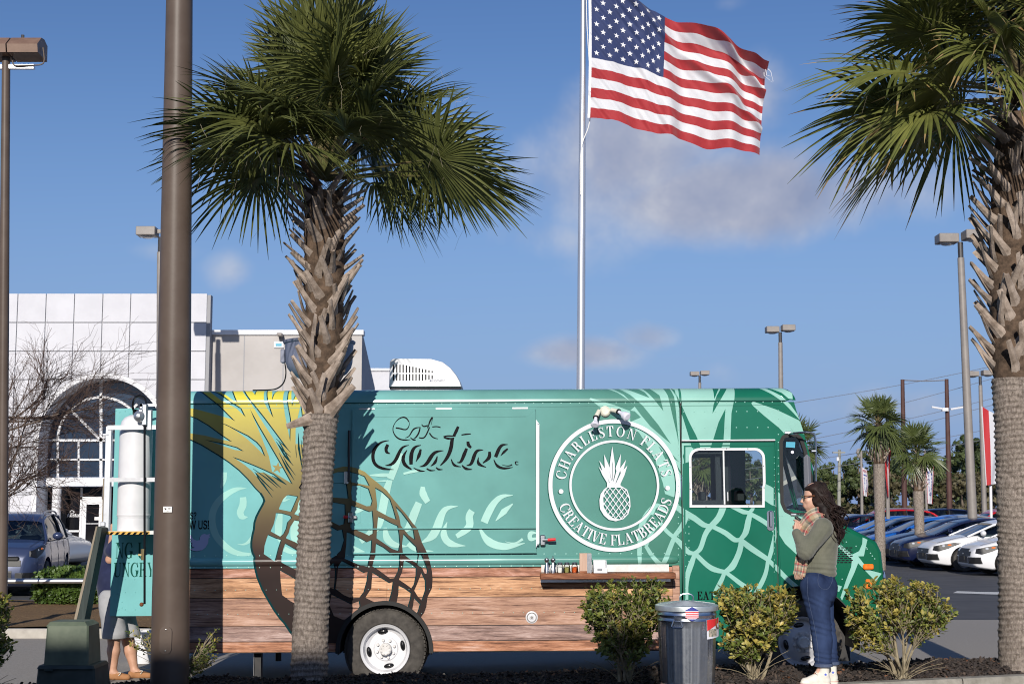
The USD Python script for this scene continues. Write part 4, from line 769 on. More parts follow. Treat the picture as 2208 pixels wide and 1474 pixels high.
# --- cab: door seams, drip rail, windows, handle, mirror
dr = tobj('cab_door', MB().prism(Polygon(PX([(1474.5, 960), (1671.5, 957), (1671.5, 1330), (1621, 1362), (1600, 1396), (1474.5, 1400)])).difference(archF.buffer(.01)).difference(WIN.buffer(0.001)).difference(Polygon(PX([(1478, 963), (1668, 960), (1668, 1326), (1618, 1358), (1597, 1392), (1478, 1396)])).buffer(0)), YT - 0.0035, YT + 0.001), 'paint')
tobj('drip_rail', MB().box(tx(1472), tx(1675), YT - 0.035, YT + 0.001, tz(953.2), tz(950.0), 0.005), 'white_enamel')
seam = MB().box(tx(1672.6), tx(1674.2), YT - 0.0015, YT + 0.002, tz(1340), tz(960)).box(tx(1470.4), tx(1472.0), YT - 0.0015, YT + 0.002, tz(1400), tz(869))
tobj('door_seam', seam, 'dark_steel', dr)
tobj('door_edge', MB().tube([(tx(1676), YT - 0.004, tz(955)), (tx(1677.5), YT - 0.006, tz(1335))], 0.010, 6), 'paint', dr)
wo = unary_union([Polygon(PX([(1486.5, 990), (1486.5, 1093.5), (1648.5, 1093.5), (1648.5, 990), (1632, 966), (1503, 966)])), rrect(*T(1486.5, 1060), *T(1648.5, 965), 0.10)])
wf = tobj('side_window', MB().prism(wo.difference(WIN.buffer(-0.004)), YT - 0.014, YT + 0.0), 'white_enamel', dr)
tobj('pane', MB().prism(WIN.intersection(sbox(0, 0, tx(1563), 5)), YT + 0.018, YT + 0.022), 'cab_glass', wf)
tobj('pane', MB().prism(WIN.intersection(sbox(tx(1562), 0, 9, 5)), YT + 0.010, YT + 0.014), 'cab_glass', wf)
tobj('divider', MB().box(tx(1561.2), tx(1564.2), YT - 0.008, YT + 0.024, tz(1089), tz(970)), 'white_enamel', wf)
tobj('finger_pull', MB().box(tx(1569), tx(1571), YT - 0.004, YT + 0.009, tz(1082), tz(1063), 0.002), 'white_enamel', wf)
tobj('inner_rail', MB().box(tx(1491), tx(1562), YT + 0.03, YT + 0.05, tz(1090), tz(1080)).box(tx(1491), tx(1560), YT + 0.03, YT + 0.05, tz(980), tz(966)), 'seat_black', wf)
scr = MB()
for a in ((1520, 967.6), (1566, 967), (1612, 967), (1487.5, 1007), (1488, 1054), (1645.6, 1004), (1647, 1051), (1522, 1092), (1614, 1091.5)): scr.lathe([(0, -0.0165), (0.005, -0.016), (0.006, -0.013)], (tx(*a), YT, tz(a[1], a[0])), 6, 'y')
tobj('screw', scr, 'dark_steel', wf)
hd = tobj('door_handle', MB().prism(rrect(*T(1654, 1143), *T(1667.5, 1100), 0.028), YT - 0.014, YT - 0.003), 'chrome', dr)
tobj('lever', MB().box(tx(1657), tx(1664.5), YT - 0.03, YT - 0.013, tz(1139), tz(1104), 0.008), 'chrome', hd)
qw = tobj('quarter_window', MB().prism(QUART.buffer(0.022).difference(QUART.buffer(-0.012)), YT - 0.010, YT + 0.045), 'rubber')
tobj('pane', MB().prism(QUART.buffer(-0.002), YT + 0.02, YT + 0.024), 'cab_glass', qw)
tobj('sticker', MB().prism(Polygon(Z(Z7, [(1157, 598), (1254, 601), (1252, 662), (1155, 656)])), YT + 0.015, YT + 0.018), 'sticker_blue', qw)
stl = [sans('NEVER BEND', 0.009)] if False else []
tobj('permit_mark', MB().prism(Point(*Z(Z7, [(1225, 708)])[0]).buffer(0.016), YT + 0.015, YT + 0.018), 'frosted', qw)
# interior seen through the glass
tobj('seat', MB().box(tx(1556), tx(1590), YT + 0.35, YT + 0.75, tz(1150), tz(972), 0.03).box(tx(1556), tx(1640), YT + 0.35, YT + 0.8, tz(1180), tz(1140), 0.04), 'seat_black', label='black driver seat behind the cab window')
tobj('inner_post', MB().box(tx(1548), tx(1558), YT + 0.1, YT + 0.2, tz(1395), tz(960)), 'seat_black')
tobj('inner_header', MB().box(tx(1475), tx(1562), YT + 0.05, YT + 0.10, tz(978), tz(960)), 'seat_black')
tobj('partition', MB().box(tx(1462), tx(1466), YT + 0.05, YB - 0.05, tz(1395), ZG - 0.035), 'seat_black')
tobj('dashboard', MB().box(tx(1690), tx(1790), YT + 0.08, YB - 0.08, tz(1230), tz(1105), 0.05), 'seat_black')
tobj('steering_wheel', MB().tm(trimesh.creation.torus(0.21, 0.016, 24, 8), trimesh.transformations.compose_matrix(angles=[0.0, -1.05, 0], translate=[tx(1672), YT + 0.55, tz(1098)])), 'seat_black')
tobj('gear_box', MB().box(tx(1537), tx(1550), YT + 0.9, YT + 1.1, tz(1080), tz(1060), 0.01).box(tx(1624), tx(1642), YT + 1.0, YT + 1.2, tz(1082), tz(1058), 0.01), 'seat_black')
ws = MB()
wsl = [T(1709, 872), T(1768, 1104)]
ws.add([(wsl[0][0], YT + 0.07, wsl[0][1]), (wsl[1][0], YT + 0.07, wsl[1][1]), (wsl[1][0], YB - 0.07, wsl[1][1]), (wsl[0][0], YB - 0.07, wsl[0][1])], [(0, 1, 2, 3)])
tobj('windscreen', ws, 'cab_glass')
tobj('front_pillar', MB().tube([(wsl[0][0], (YT + YB) / 2, wsl[0][1]), (wsl[1][0], (YT + YB) / 2, wsl[1][1])], 0.025, 6), 'paint')
mat('mirror_grey', (0.16, 0.165, 0.19), 0.35)
mir = tobj('wing_mirror', MB().box(tx(1729), tx(1743), YT - 0.20, YT - 0.12, tz(1066), tz(984), 0.03), 'mirror_grey')
def tubeP(name, pts, r, mt, par): return tobj(name, MB().tube(spline([(tx(a, b_), y, tz(b_, a)) for a, b_, y in pts], 22), r, 8), mt, par)
tubeP('mirror_arm', [(1700, 936, YT), (1706, 934.5, YT - 0.10), (1735, 934, YT - 0.19), (1745, 937, YT - 0.2), (1748.5, 946, YT - 0.2), (1750, 1000, YT - 0.2), (1751, 1060, YT - 0.2), (1748, 1108, YT - 0.2), (1735, 1111, YT - 0.17), (1712, 1110, YT)], 0.011, 'steel', mir)
tobj('clamp', MB().box(tx(1696), tx(1711), YT - 0.02, YT, tz(938.5), tz(932.5), 0.004).box(tx(1744), tx(1754), YT - 0.22, YT - 0.18, tz(979), tz(975), 0.003).box(tx(1704), tx(1716), YT - 0.03, YT, tz(1113.5), tz(1109.5), 0.003), 'aluminium', mir)
tubeP('mirror_brace', [(1714, 1112, YT - 0.02), (1722, 1121, YT - 0.03), (1735, 1133, YT)], 0.012, 'dark_steel', mir)
# --- bonnet and nose
nose = [T(*p) for p in ((1700, 1100), (1776, 1113), (1812, 1132), (1868, 1154), (1892, 1168), (1903, 1190), (1907, 1235), (1906, 1292), (1890, 1345), (1700, 1357))]
rad = 0.05; pts = []
sph = trimesh.creation.icosphere(1, rad).vertices
ctr = np.mean(nose, 0)
for p in nose:
    d = (p - ctr) / np.linalg.norm(p - ctr); q = p - d * rad
    for y in (YT + 0.006 + rad, YB - 0.006 - rad): pts.append(sph + np.array([q[0], y, q[1]]))
hull = m3.Manifold.hull_points(np.vstack(pts))
cutter = m3.Manifold.cylinder(4.0, 0.555, 0.555, 48, True).rotate([90, 0, 0]).translate([FRONT[0], 15, FRONT[1]])
hull = hull - cutter
bon = tobj('bonnet', MB().mf(hull), 'paint', smooth=30)
cab2 = unary_union([p for p in mintp[-3:]]).intersection(sbox(tx(1801), -1, 9, 9)).intersection(Polygon(nose).buffer(-0.03)).difference(archF.buffer(0.003))
for q_p in polys(cab2): tobj('pale_pineapple_print', drape(q_p, -0.0045), 'mint', bon)
gr = MB()
for i in range(8):
    py = 1183 + i * 4.5
    for j in range(4 if i % 2 == 0 else 4):
        w_ = 8.2; x0 = 1802.5 + j * 8.8 + (0 if i % 2 == 0 else -3)
        gr.box(tx(max(x0, 1802)), tx(min(x0 + w_ - 1.6, 1836)), YT + 0.001, YT + 0.006, tz(py + 2.2), tz(py), 0.0)
tobj('vent_slot', gr, 'black_gloss', bon)
am = tobj('marker_lamp', MB().box(tx(1856), tx(1879), YT - 0.026, YT + 0.004, tz(1231.5), tz(1219), 0.012), 'amber', bon)
tobj('marker_lamp', MB().box(tx(1861), tx(1875), YT - 0.018, YT + 0.004, tz(1273), tz(1252), 0.008), 'amber', bon)
tobj('grille', MB().box(tx(1904), tx(1909), YT + 0.35, YB - 0.35, tz(1300), tz(1195), 0.01), 'dark_steel', bon)
for yy in (YT + 0.17, YB - 0.17): tobj('headlight', MB().lathe([(0, 0.03), (0.06, 0.025), (0.085, 0.01), (0.09, -0.03)], (tx(1905), yy, tz(1250)), 16, 'x'), 'chrome', bon)
tobj('front_bumper', MB().box(tx(1908), tx(1935), YT + 0.03, YB - 0.03, tz(1352), tz(1311), 0.03), 'white_enamel')
tobj('bumper_bracket', MB().box(tx(1850), tx(1909), YT + 0.5, YT + 0.6, tz(1345), tz(1318)).box(tx(1850), tx(1909), YB - 0.6, YB - 0.5, tz(1345), tz(1318)), 'dark_steel')
# --- wheel arches, chassis, wheels
def ring(c, r0, r1, y0, y1, a0, a1, n=40):
    pr = [(r0, y0), (r1, y0), (r1, y1), (r0, y1), (r0, y0)]
    return MB().lathe(pr, (c[0], 0, c[1]), n, 'y', a0, a1)
tobj('wheel_arch', ring(REAR, 0.445, 0.485, YT - 0.03, YT + 0.02, -0.06, PI + 0.06), 'rubber')
tobj('wheel_well', ring(REAR, 0.462, 0.47, YT + 0.01, YT + 0.75, -0.1, PI + 0.1), 'dark_steel')
tobj('wheel_well', MB().box(REAR[0] - 0.5, REAR[0] + 0.5, YT + 0.75, YT + 0.77, REAR[1] - 0.1, REAR[1] + 0.5), 'dark_steel')
tobj('wheel_well', ring(FRONT, 0.554, 0.562, YT + 0.005, YT + 0.6, -0.15, PI + 0.25), 'dark_steel')
tobj('wheel_well', MB().box(FRONT[0] - 0.6, FRONT[0] + 0.6, YT + 0.6, YT + 0.62, FRONT[1] - 0.25, FRONT[1] + 0.56), 'dark_steel')
ch = MB().box(XBACK + 0.1, tx(1850), YT + 0.75, YT + 0.85, 0.42, 0.60).box(XBACK + 0.1, tx(1850), YB - 0.85, YB - 0.75, 0.42, 0.60)
ch.tube([(REAR[0], YT + 0.3, REAR[1]), (REAR[0], YB - 0.3, REAR[1])], 0.07, 10).tube([(FRONT[0], YT + 0.3, FRONT[1]), (FRONT[0], YB - 0.3, FRONT[1])], 0.06, 10)
ch.box(tx(980), tx(1270), YT + 0.5, YT + 1.2, 0.36, 0.46)
tobj('chassis', ch, 'dark_steel')
mat('front_rim', (0.42, 0.42, 0.44), 0.45, (0.50, 0.50, 0.52), ns=9)
def wheel(c, deep, name='wheel', yo=YT + 0.05, R_=0.409, flip=1):
    cx, cz = c
    def L(prof, n=40): return MB().lathe([(r, yo + flip * y) for r, y in prof], (cx, 0, cz), n, 'y') if flip > 0 else MB().lathe([(r, yo + flip * y) for r, y in prof][::-1], (cx, 0, cz), n, 'y')
    w = tobj(name, L([(0.245, 0.03), (0.262, 0.008), (0.30, 0.0), (0.345, 0.004), (0.375, 0.014), (0.397, 0.03), (R_, 0.055), (R_, 0.20), (0.395, 0.23), (0.345, 0.255), (0.25, 0.24)], 56), 'tyre', smooth=40)
    tread = MB()
    for k in range(64):
        a = k * 2 * PI / 64
        for yy, aa in ((0.036, 0), (0.085, 0.5), (0.13, 0), (0.175, .5)):
            th = a + aa * 2 * PI / 64; rr = R_ + (0.003 if yy > 0.05 else -0.004)
            t = np.array([-math.sin(th), 0, math.cos(th)]); n_ = np.array([math.cos(th), 0, math.sin(th)])
            P = [np.array([cx, yo + flip * (yy - 0.019), cz]) + n_ * (rr - .012) + t * s_ * 0.0145 + np.array([0, flip * d, 0]) + n_ * q for s_ in (-1, 1) for d in (0, 0.036) for q in (0, 0.014)]
            tread.mf(m3.Manifold.hull_points(np.array(P)))
    tobj('tread', tread, 'tyre', w)
    if deep: prof = [(0.0, 0.105), (0.115, 0.105), (0.125, 0.118), (0.17, 0.125), (0.205, 0.10), (0.218, 0.05), (0.222, 0.028), (0.236, 0.020), (0.246, 0.010), (0.250, 0.018), (0.252, 0.05)]
    else: prof = [(0.0, 0.02), (0.10, 0.02), (0.115, 0.024), (0.16, 0.055), (0.20, 0.08), (0.214, 0.07), (0.224, 0.030), (0.236, 0.020), (0.246, 0.010), (0.250, 0.018), (0.252, 0.05)]
    rm = tobj('rim', L(prof, 48), 'white_enamel' if deep else 'front_rim', w, smooth=35)
    d0 = 0.105 if deep else 0.02
    for k in range(4):
        a = k * PI / 2 + 0.18; r = 0.172 if deep else 0.165; yy = (0.112 if deep else 0.055)
        hole = MB(); e = trimesh.creation.icosphere(2, 1.0); v = e.vertices * np.array([0.026, 0.022, 0.052])
        ca, sa = math.cos(a), math.sin(a); v2 = np.stack([v[:, 0] * ca - v[:, 2] * sa, v[:, 1], v[:, 0] * sa + v[:, 2] * ca], 1)
        tobj('hand_hole', hole.add(v2 + np.array([cx + r * ca, yo + flip * yy, cz + r * sa]), e.faces), 'black_gloss', w)
    hub = tobj('hub', L([(0.0, d0 - 0.075), (0.052, d0 - 0.075), (0.060, d0 - 0.068), (0.062, d0 + 0.0)], 24), 'grime_white', w)
    for k in range(8):
        a = k * PI / 4 + 0.3
        tobj('lug_nut', MB().lathe([(r, yo + flip * y) for r, y in ([(0, d0 - 0.03), (0.011, d0 - 0.03), (0.015, d0 - 0.018), (0.016, d0 + 0.001)][::flip])], (cx + 0.089 * math.cos(a), 0, cz + 0.089 * math.sin(a)), 8, 'y'), 'grime_white', w)
        tobj('hub_bolt', MB().lathe([(r, yo + flip * y) for r, y in ([(0, d0 - 0.085), (0.008, d0 - 0.085), (0.0095, d0 - 0.073)][::flip])], (cx + 0.044 * math.cos(a + .2), 0, cz + 0.044 * math.sin(a + .2)), 7, 'y'), 'grime_white', w)
    return w
wheel(REAR, True); wheel(FRONT, False, yo=YT + 0.02, R_=0.395)
wheel((REAR[0], REAR[1]), True, yo=YT + 0.62, flip=-1)
wheel(REAR, True, yo=YB - 0.05, flip=-1); wheel(FRONT, False, yo=YB - 0.02, R_=0.395, flip=-1)
tobj('rear_support', MB().box(tx(546), tx(562), YT + 0.15, YT + 0.25, 0.03, tz(1404)), 'dark_steel')
tobj('support_rod', MB().tube([(tx(547.5), YT + 0.14, tz(1408)), (tx(546.5), YT + 0.14, 0.03)], 0.006, 6), 'steel')
tobj('exhaust', MB().tube([(tx(594), YT + 0.3, tz(1404)), (tx(594), YT + 0.3, tz(1428))], 0.03, 8), 'dark_steel')
mat('lamp_ring', (0.22, 0.21, 0.20), 0.5)
# --- fuel cap, flood lamp, shelf
fcp = tobj('fuel_cap', MB().lathe([(0, -0.02), (0.02, -0.02), (0.024, -0.012), (0.045, -0.011), (0.06, -0.006), (0.062, 0)], (tx(1146.5, 1330), YT, tz(1330, 1146)), 20, 'y'), 'white_enamel')
tobj('cap_ring', MB().lathe([(0.040, -0.0125), (0.046, -0.0135), (0.05, -0.0105)], (tx(1146.5, 1330), YT, tz(1330, 1146)), 24, 'y').lathe([(0.0, -0.0215), (0.012, -0.021), (0.016, -0.019)], (tx(1146.5, 1330), YT, tz(1330, 1146)), 14, 'y'), 'lamp_ring', fcp)
fl = tobj('flood_lamp', MB().lathe([(0, -0.045), (0.03, -0.045), (0.04, -0.04), (0.05, -0.03), (0.052, -0.012), (0.056, -0.01), (0.058, 0)], (tx(1304.7, 887), YT, tz(887, 1304)), 20, 'y'), 'cream_plastic')
def W3(px, py, y): return np.array([tx(px, py), y, tz(py, px)])
for s, pA, pB, pC in ((-1, (1291, 886, YT - 0.05), (1283.5, 900, YT - 0.11), (1281, 915.5, YT - 0.17)), (1, (1318, 884, YT - 0.05), (1331, 888, YT - 0.11), (1347, 900, YT - 0.20))):
    a, b2, c2 = W3(*pA), W3(*pB), W3(*pC)
    sk = tobj('lamp_socket', MB().tube([W3(1304.7 + s * 8, 887, YT - 0.03), a], 0.012, 8).tube([a, b2], [0.021, 0.023], 12), 'cream_plastic', fl)
    d = (c2 - b2); d /= np.linalg.norm(d)
    tobj('gasket', MB().tube([b2, b2 + d * 0.014], 0.029, 14), 'rubber', sk)
    tobj('bulb', MB().tube([b2 + d * 0.014, b2 + d * 0.05, b2 + d * 0.075, b2 + d * 0.10, c2 + d * .012, c2 + d * 0.022], [0.017, 0.019, 0.028, 0.040, 0.046, 0.030], 16), 'frosted', sk, smooth=40)
SZ1, SZ0 = tz(1230.8), tz(1246.0)
SD = 0.27
shelf = tobj('counter_shelf', MB().box(tx(1163), tx(1448), YT - SD, YT - 0.002, SZ0, SZ1 - 0.012, 0.006), 'shelf_wood')
tobj('backsplash', MB().box(tx(1166), tx(1440), YT - 0.010, YT - 0.002, SZ1 - 0.01, tz(1217.5)), 'grime_white', shelf)
tobj('bracket', MB().box(tx(1164), tx(1440), YT - 0.12, YT - 0.01, SZ0 - 0.035, SZ0 - 0.001), 'aluminium', shelf)
mat('door_shade', (0.13, 0.38, 0.37), 0.35)
# --- rear: open door, tank rack
RD = 14.92
rd = tobj('rear_door', MB().box(T(243, 1100, RD)[0], T(332, 1100, RD)[0], RD, RD + .04, T(300, 1327, RD)[1], T(300, 880, RD)[1]), 'paint', label='open rear door panel with dark serif lettering')
def D2(poly, Yd=RD): return MB().prism(poly, Yd - 0.003, Yd - 0.001)
def TD(a, b_): return T(a, b_, RD)
g1, w1 = word('NG U'); g2, w2 = word('UNGRY')
s1 = 33 / 199.0
tobj('door_lettering', D2(unary_union([affinity.translate(affinity.scale(g1, s1 * 0.62, s1, origin=(0, 0)), *TD(249, 1203)), affinity.translate(affinity.scale(g2, s1 * 0.60, s1 * .9, origin=(0, 0)), *TD(245, 1243))]).intersection(sbox(TD(244, 0)[0], 0, TD(331, 0)[0], 5))), 'shadow_vinyl', rd)
pt = unary_union([brush([TD(245, 1285), TD(275, 1265), TD(330, 1238)], [0.07, 0.09, 0.12]), brush([TD(244, 1250), TD(258, 1290), TD(280, 1330)], [0.05, 0.09, 0.13]), brush([TD(280, 1330), TD(310, 1318), TD(335, 1306)], [0.1, 0.08, 0.08])]).intersection(sbox(TD(244, 0)[0], TD(0, 1326)[1], TD(331, 0)[0], 5))
tobj('door_print', D2(pt, 15.0515), 'mint', rd)
r2 = MB()
for a in ((252, 1246), (270, 1248), (290, 1248), (252, 1280), (258, 1280), (252, 1296), (263, 1297), (252, 1309), (263, 1309), (270, 1276), (256, 1313), (270, 1313), (292, 1313), (292, 1276), (250, 885), (258, 888), (270, 886), (280, 892)):
    p = TD(*a); r2.lathe([(0, -0.006), (0.006, -0.004), (0.008, 0)], (p[0], RD, p[1]), 6, 'y')
tobj('rivet', r2, 'paint', rd, kind='stuff')
YK = 14.45
def K(px, py, Y=YK): p = T(px, py, Y); return p[0], p[1]
rk = MB(); x0, x1 = K(228, 1000)[0], K(241, 1000)[0]
rack = tobj('tank_rack', MB().box(x0, x1, YK - 0.04, YK + 0.02, K(0, 1152)[1], K(0, 920)[1], 0.004), 'galvanised')
tobj('rack_bar', MB().box(K(231, 0)[0], XBACK, YK - 0.05, YK - 0.04, K(0, 928)[1], K(0, 918.5)[1]), 'aluminium', rack)
tobj('rack_bar', MB().box(K(239, 0)[0], XBACK, YK - 0.05, YK - 0.04, K(0, 1040)[1], K(0, 1031)[1]), 'aluminium', rack)
tobj('rack_bar', MB().box(K(276, 0)[0], K(281, 0)[0], YK + 0.38, YK + 0.40, K(0, 1152)[1], K(0, 866)[1]).box(K(276, 0)[0], K(320, 0)[0], YK + 0.38, YK + 0.40, K(0, 872)[1], K(0, 866)[1]), 'aluminium', rack)
tobj('rack_deck', MB().box(K(233, 0)[0], XBACK, YK - 0.05, YK + 0.42, K(0, 1153)[1], K(0, 1145.5)[1]), 'grime_white', rack)
hz = MB(); hb = MB()
for i in range(7):
    a = 237 + i * 12.6; q = Polygon([K(a, 1152.8), K(a + 6.3, 1152.8), K(a + 12.3, 1146.2), K(a + 6.0, 1146.2)])
    (hb if i % 1 == 0 else hz).prism(q, YK - 0.053, YK - 0.0515)
tobj('hazard_stripe', MB().box(K(236, 0)[0], K(328, 0)[0], YK - 0.0515, YK - 0.05, K(0, 1153)[1], K(0, 1146)[1]), 'hazard_yellow', rack)
tobj('hazard_bar', hb, 'black_vinyl', rack)
tobj('rack_post', MB().box(K(240, 0)[0], K(249, 0)[0], YK + 0.36, YK + 0.40, K(0, 1146)[1], K(0, 1040)[1]), 'dark_steel', rack)
tobj('hinge_plate', MB().box(K(222, 0)[0], K(232, 0)[0], YK - 0.06, YK + 0.02, K(0, 1135)[1], K(0, 1125)[1], 0.004), 'galvanised', rack)
tobj('hinge_plate', MB().box(K(221, 0)[0], K(233, 0)[0], YK - 0.05, YK + 0.01, K(0, 940)[1], K(0, 936)[1], 0.003), 'galvanised', rack)
tobj('timber_edge', MB().box(K(221.5, 0)[0], K(226.5, 0)[0], YK, YK + 0.06, K(0, 1126)[1], K(0, 1032)[1], 0.004), 'board_wood', rack)
# propane cylinder standing on the rack
p0 = at(287, 1145.6, YK + 0.17); tr_ = 34.6 / (F / (YK + 0.17))
hz_ = at(287, 893, YK + 0.17)[2] - p0[2]
tank = thing('propane_cylinder', 'tall white propane cylinder strapped in the galvanised rack behind the truck', 'gas cylinder', p0)
obj('cylinder_body', MB().lathe([(tr_ * 0.93, 0.13), (tr_, 0.17), (tr_, hz_ - 0.17), (tr_ * 0.985, hz_ - 0.13), (tr_ * 0.9, hz_ - 0.075), (tr_ * 0.72, hz_ - 0.035), (tr_ * 0.4, hz_ - 0.008), (0, hz_)], n=40), 'white_enamel', tank, smooth=40)
obj('foot_ring', MB().lathe([(tr_ * 0.965, 0.0), (tr_ * 0.965, 0.135), (tr_ * 0.9, 0.135)], n=40), 'white_enamel', tank, smooth=40)
obj('weld_band', MB().lathe([(tr_, 0.165), (tr_ + 0.003, 0.168), (tr_ + 0.003, 0.176), (tr_, 0.18)], n=40).lathe([(tr_ * 0.985, hz_ - 0.135), (tr_ + 0.002, hz_ - 0.139), (tr_, hz_ - 0.15)], n=40), 'white_enamel', tank)
obj('valve', MB().box(-0.02, 0.03, -0.10, -0.04, hz_ - 0.01, hz_ + 0.05, 0.008).tube([(0.03, -0.06, hz_ + 0.02), (0.06, -0.06, hz_ + 0.03)], 0.016, 8), 'dark_steel', tank)
rg = tobj('gas_regulator', MB().box(K(297, 0)[0], K(311, 0)[0], YK - 0.10, YK - 0.02, K(0, 915)[1], K(0, 882)[1], 0.02).box(K(306, 0)[0], K(318, 0)[0], YK - 0.09, YK - 0.03, K(0, 920)[1], K(0, 873)[1], 0.012).box(K(316, 0)[0], K(327, 0)[0], YK - 0.06, YK - 0.02, K(0, 930)[1], K(0, 885)[1], 0.01), 'galvanised')
q = K(305, 898); tobj('regulator_dome', MB().lathe([(0, -0.045), (0.02, -0.042), (0.05, -0.02), (0.058, 0)], (q[0], YK - 0.095, q[1]), 18, 'y'), 'galvanised', rg)
tobj('gas_hose', MB().tube(spline([(K(290, 893)[0], YK + 0.03, K(290, 893)[1]), (K(286, 875)[0], YK + 0.0, K(286, 875)[1]), (K(292, 858)[0], YK - .02, K(292, 858)[1]), (K(304, 853)[0], YK - .03, K(304, 853)[1]), (K(314, 858)[0], YK - .04, K(314, 858)[1]), (K(318, 873)[0], YK - .05, K(318, 873)[1])], 26), 0.012, 8), 'black_gloss', rg)
gp = tobj('gas_pipe', MB().tube([(K(315.5, 918)[0], YK - 0.07, K(0, 918)[1]), (K(315.5, 1304)[0], YK - 0.07, K(0, 1302)[1])], 0.0125, 8), 'black_gloss')
tobj('valve_body', MB().tube([(K(315.5, 0)[0], YK - 0.07, K(0, 1208)[1]), (K(315.5, 0)[0], YK - 0.07, K(0, 1184)[1])], [0.018, 0.022], 8).box(K(306, 0)[0], K(314, 0)[0], YK - 0.09, YK - 0.07, K(0, 1199)[1], K(0, 1194)[1], 0.003), 'brass', gp)
tobj('end_cap', MB().sphere((K(315.5, 0)[0], YK - 0.07, K(0, 1303)[1]), 0.022, 1), 'rust', gp)
# --- roof equipment
YR = 15.05
ac = [T(a, b_, YR) for a, b_ in ((838, 834), (840, 779), (843, 774), (849, 772), (930, 773), (955, 780), (972, 793), (985, 809), (993, 823), (996, 834))]
shell = m3.Manifold.hull_points(np.vstack([np.array([[p[0], YR, p[1]], [p[0], YR + 0.72, p[1]]]) + [0, s, 0] for p in ac for s in (0,)]))
acs = []
for p in ac:
    c = np.mean(ac, 0); d = (np.array(p) - c); q2 = c + d * 0.965
    acs += [[q2[0], YR, q2[1]], [p[0], YR + 0.04, p[1]], [p[0], YR + 0.68, p[1]], [q2[0], YR + 0.72, q2[1]]]
acp = tobj('roof_air_conditioner', MB().mf(m3.Manifold.hull_points(np.array(acs))), 'white_enamel', smooth=25)
tobj('base_gasket', MB().box(T(840, 834, YR)[0], T(995, 834, YR)[0], YR + 0.02, YR + 0.70, T(900, 838, YR)[1], T(900, 834, YR)[1]), 'black_gloss', acp)
for i in range(13):
    px = 848.5 + i * 6.95
    for a, b_ in ((786 + max(0, (i - 3)) * 1.5, 803 - 0), (806 + max(0, i - 9) * 1.0, 820 - max(0, i - 9) * 1.2)):
        if b_ - a < 2: continue
        tobj('vent_slot', MB().box(T(px - 1.35, 800, YR)[0], T(px + 1.35, 800, YR)[0], YR - 0.003, YR + 0.004, T(px, b_, YR)[1], T(px, a, YR)[1]), 'black_gloss', acp)
tobj('maker_mark', MB().prism(affinity.translate(unary_union([sans('Dometic', 0.026, False), sbox(-0.028, 0, -0.008, 0.02)]), *T(932, 822.5, YR)), YR - 0.003, YR - 0.0015), 'fan_grey', acp)
fc = at(690, 832, 15.1)
fan = MB(); k_ = 15.1 / F
def fz(py): return at(690, py, 15.1)[2]
fan.lathe([(26 * k_, fz(838) - 0.05), (26 * k_, fz(822)), (29 * k_, fz(820)), (29 * k_, fz(817)), (44 * k_, fz(813)), (60 * k_, fz(803)), (69 * k_, fz(790)), (72 * k_, fz(778)), (74 * k_, fz(740)), (77 * k_, fz(739)), (78.5 * k_, fz(735)), (76 * k_, fz(733)), (70 * k_, fz(737)), (60 * k_, fz(760)), (0, fz(765))], (fc[0], 15.1, 0), 40)
fp = tobj('exhaust_fan', fan, 'fan_grey', smooth=35)
tobj('fan_motor', MB().box(fc[0] - 34 * k_, fc[0] - 8 * k_, 15.0, 15.2, fz(760), fz(716), 0.02), 'fan_grey', fp)
tobj('switch_box', MB().box(fc[0] - 82 * k_, fc[0] - 73 * k_, 15.03, 15.13, fz(780), fz(751), 0.008), 'fan_grey', fp)
tobj('fan_cable', MB().tube(spline([at(617, 781, 15.08), at(619, 800, 15.05), at(615, 820, 15.0), at(604, 832, 14.9), at(588, 837, 14.75), at(548, 838, 14.55)], 24), 0.008, 6), 'rubber', fp)
# ------------------------------------------------------------------ lamp posts and flagpole
mat('bronze_paint', (0.088, 0.064, 0.050), 0.45, (0.108, 0.081, 0.065), ns=3, nd=6, bump=0.05, bs=30, spec=.25)
mat('lamp_brown', (0.16, 0.095, 0.065), 0.5, (0.21, 0.13, 0.09), ns=6)
mat('lamp_taupe', (0.20, 0.18, 0.165), 0.5, (0.24, 0.215, 0.195), ns=4)
mat('lamp_dark', (0.035, 0.033, 0.036), 0.5)
mat('lens', (0.45, 0.45, 0.46), 0.1, coat=0.5)
mat('paper', (0.75, 0.74, 0.70), 0.6)
mat('pole_steel', (0.52, 0.53, 0.56), 0.35, (0.62, 0.63, 0.66), ns=4, nd=6, metal=0.7, stretch=(1, 1, 0.2))
Yp = 13.05
lp = thing('lamp_post', 'thick dark bronze lamp post standing in the mulch left of the near palm', 'lamp post')
pa, pb = at(366, 1462, Yp), at(387.5, -40, Yp)
d_ = pb - pa
obj('pole_shaft', MB().tube([pa - d_ * 0.02, pa, pa + d_ * 0.5, pb, pb + d_ * 0.35], [0.176, 0.175, 0.151, 0.125, 0.11], 40), 'bronze_paint', lp, smooth=40)
pm = pa + d_ * ((1462 - 1380) / 1502)
hh = MB().prism(rrect(pm[0] - 0.055, pm[2] - 0.125, pm[0] + 0.055, pm[2] + 0.125, 0.05), pm[1] - 0.179, pm[1] - 0.165)
hp_ = obj('hand_hole_cover', hh, 'bronze_paint', lp)
for q in (0.095, -0.095): obj('screw', MB().lathe([(0, -0.183), (0.007, -0.182), (0.008, -0.178)], (pm[0], pm[1], pm[2] + q), 8, 'y'), 'steel', hp_)
ps = pa + d_ * ((1462 - 1113.5) / 1502)
stk = obj('sticker', MB().box(ps[0] - 0.050 + .01, ps[0] + 0.03 + .01, ps[1] - 0.1765, ps[1] - 0.165, ps[2] - 0.026, ps[2] + 0.026), 'paper', lp)
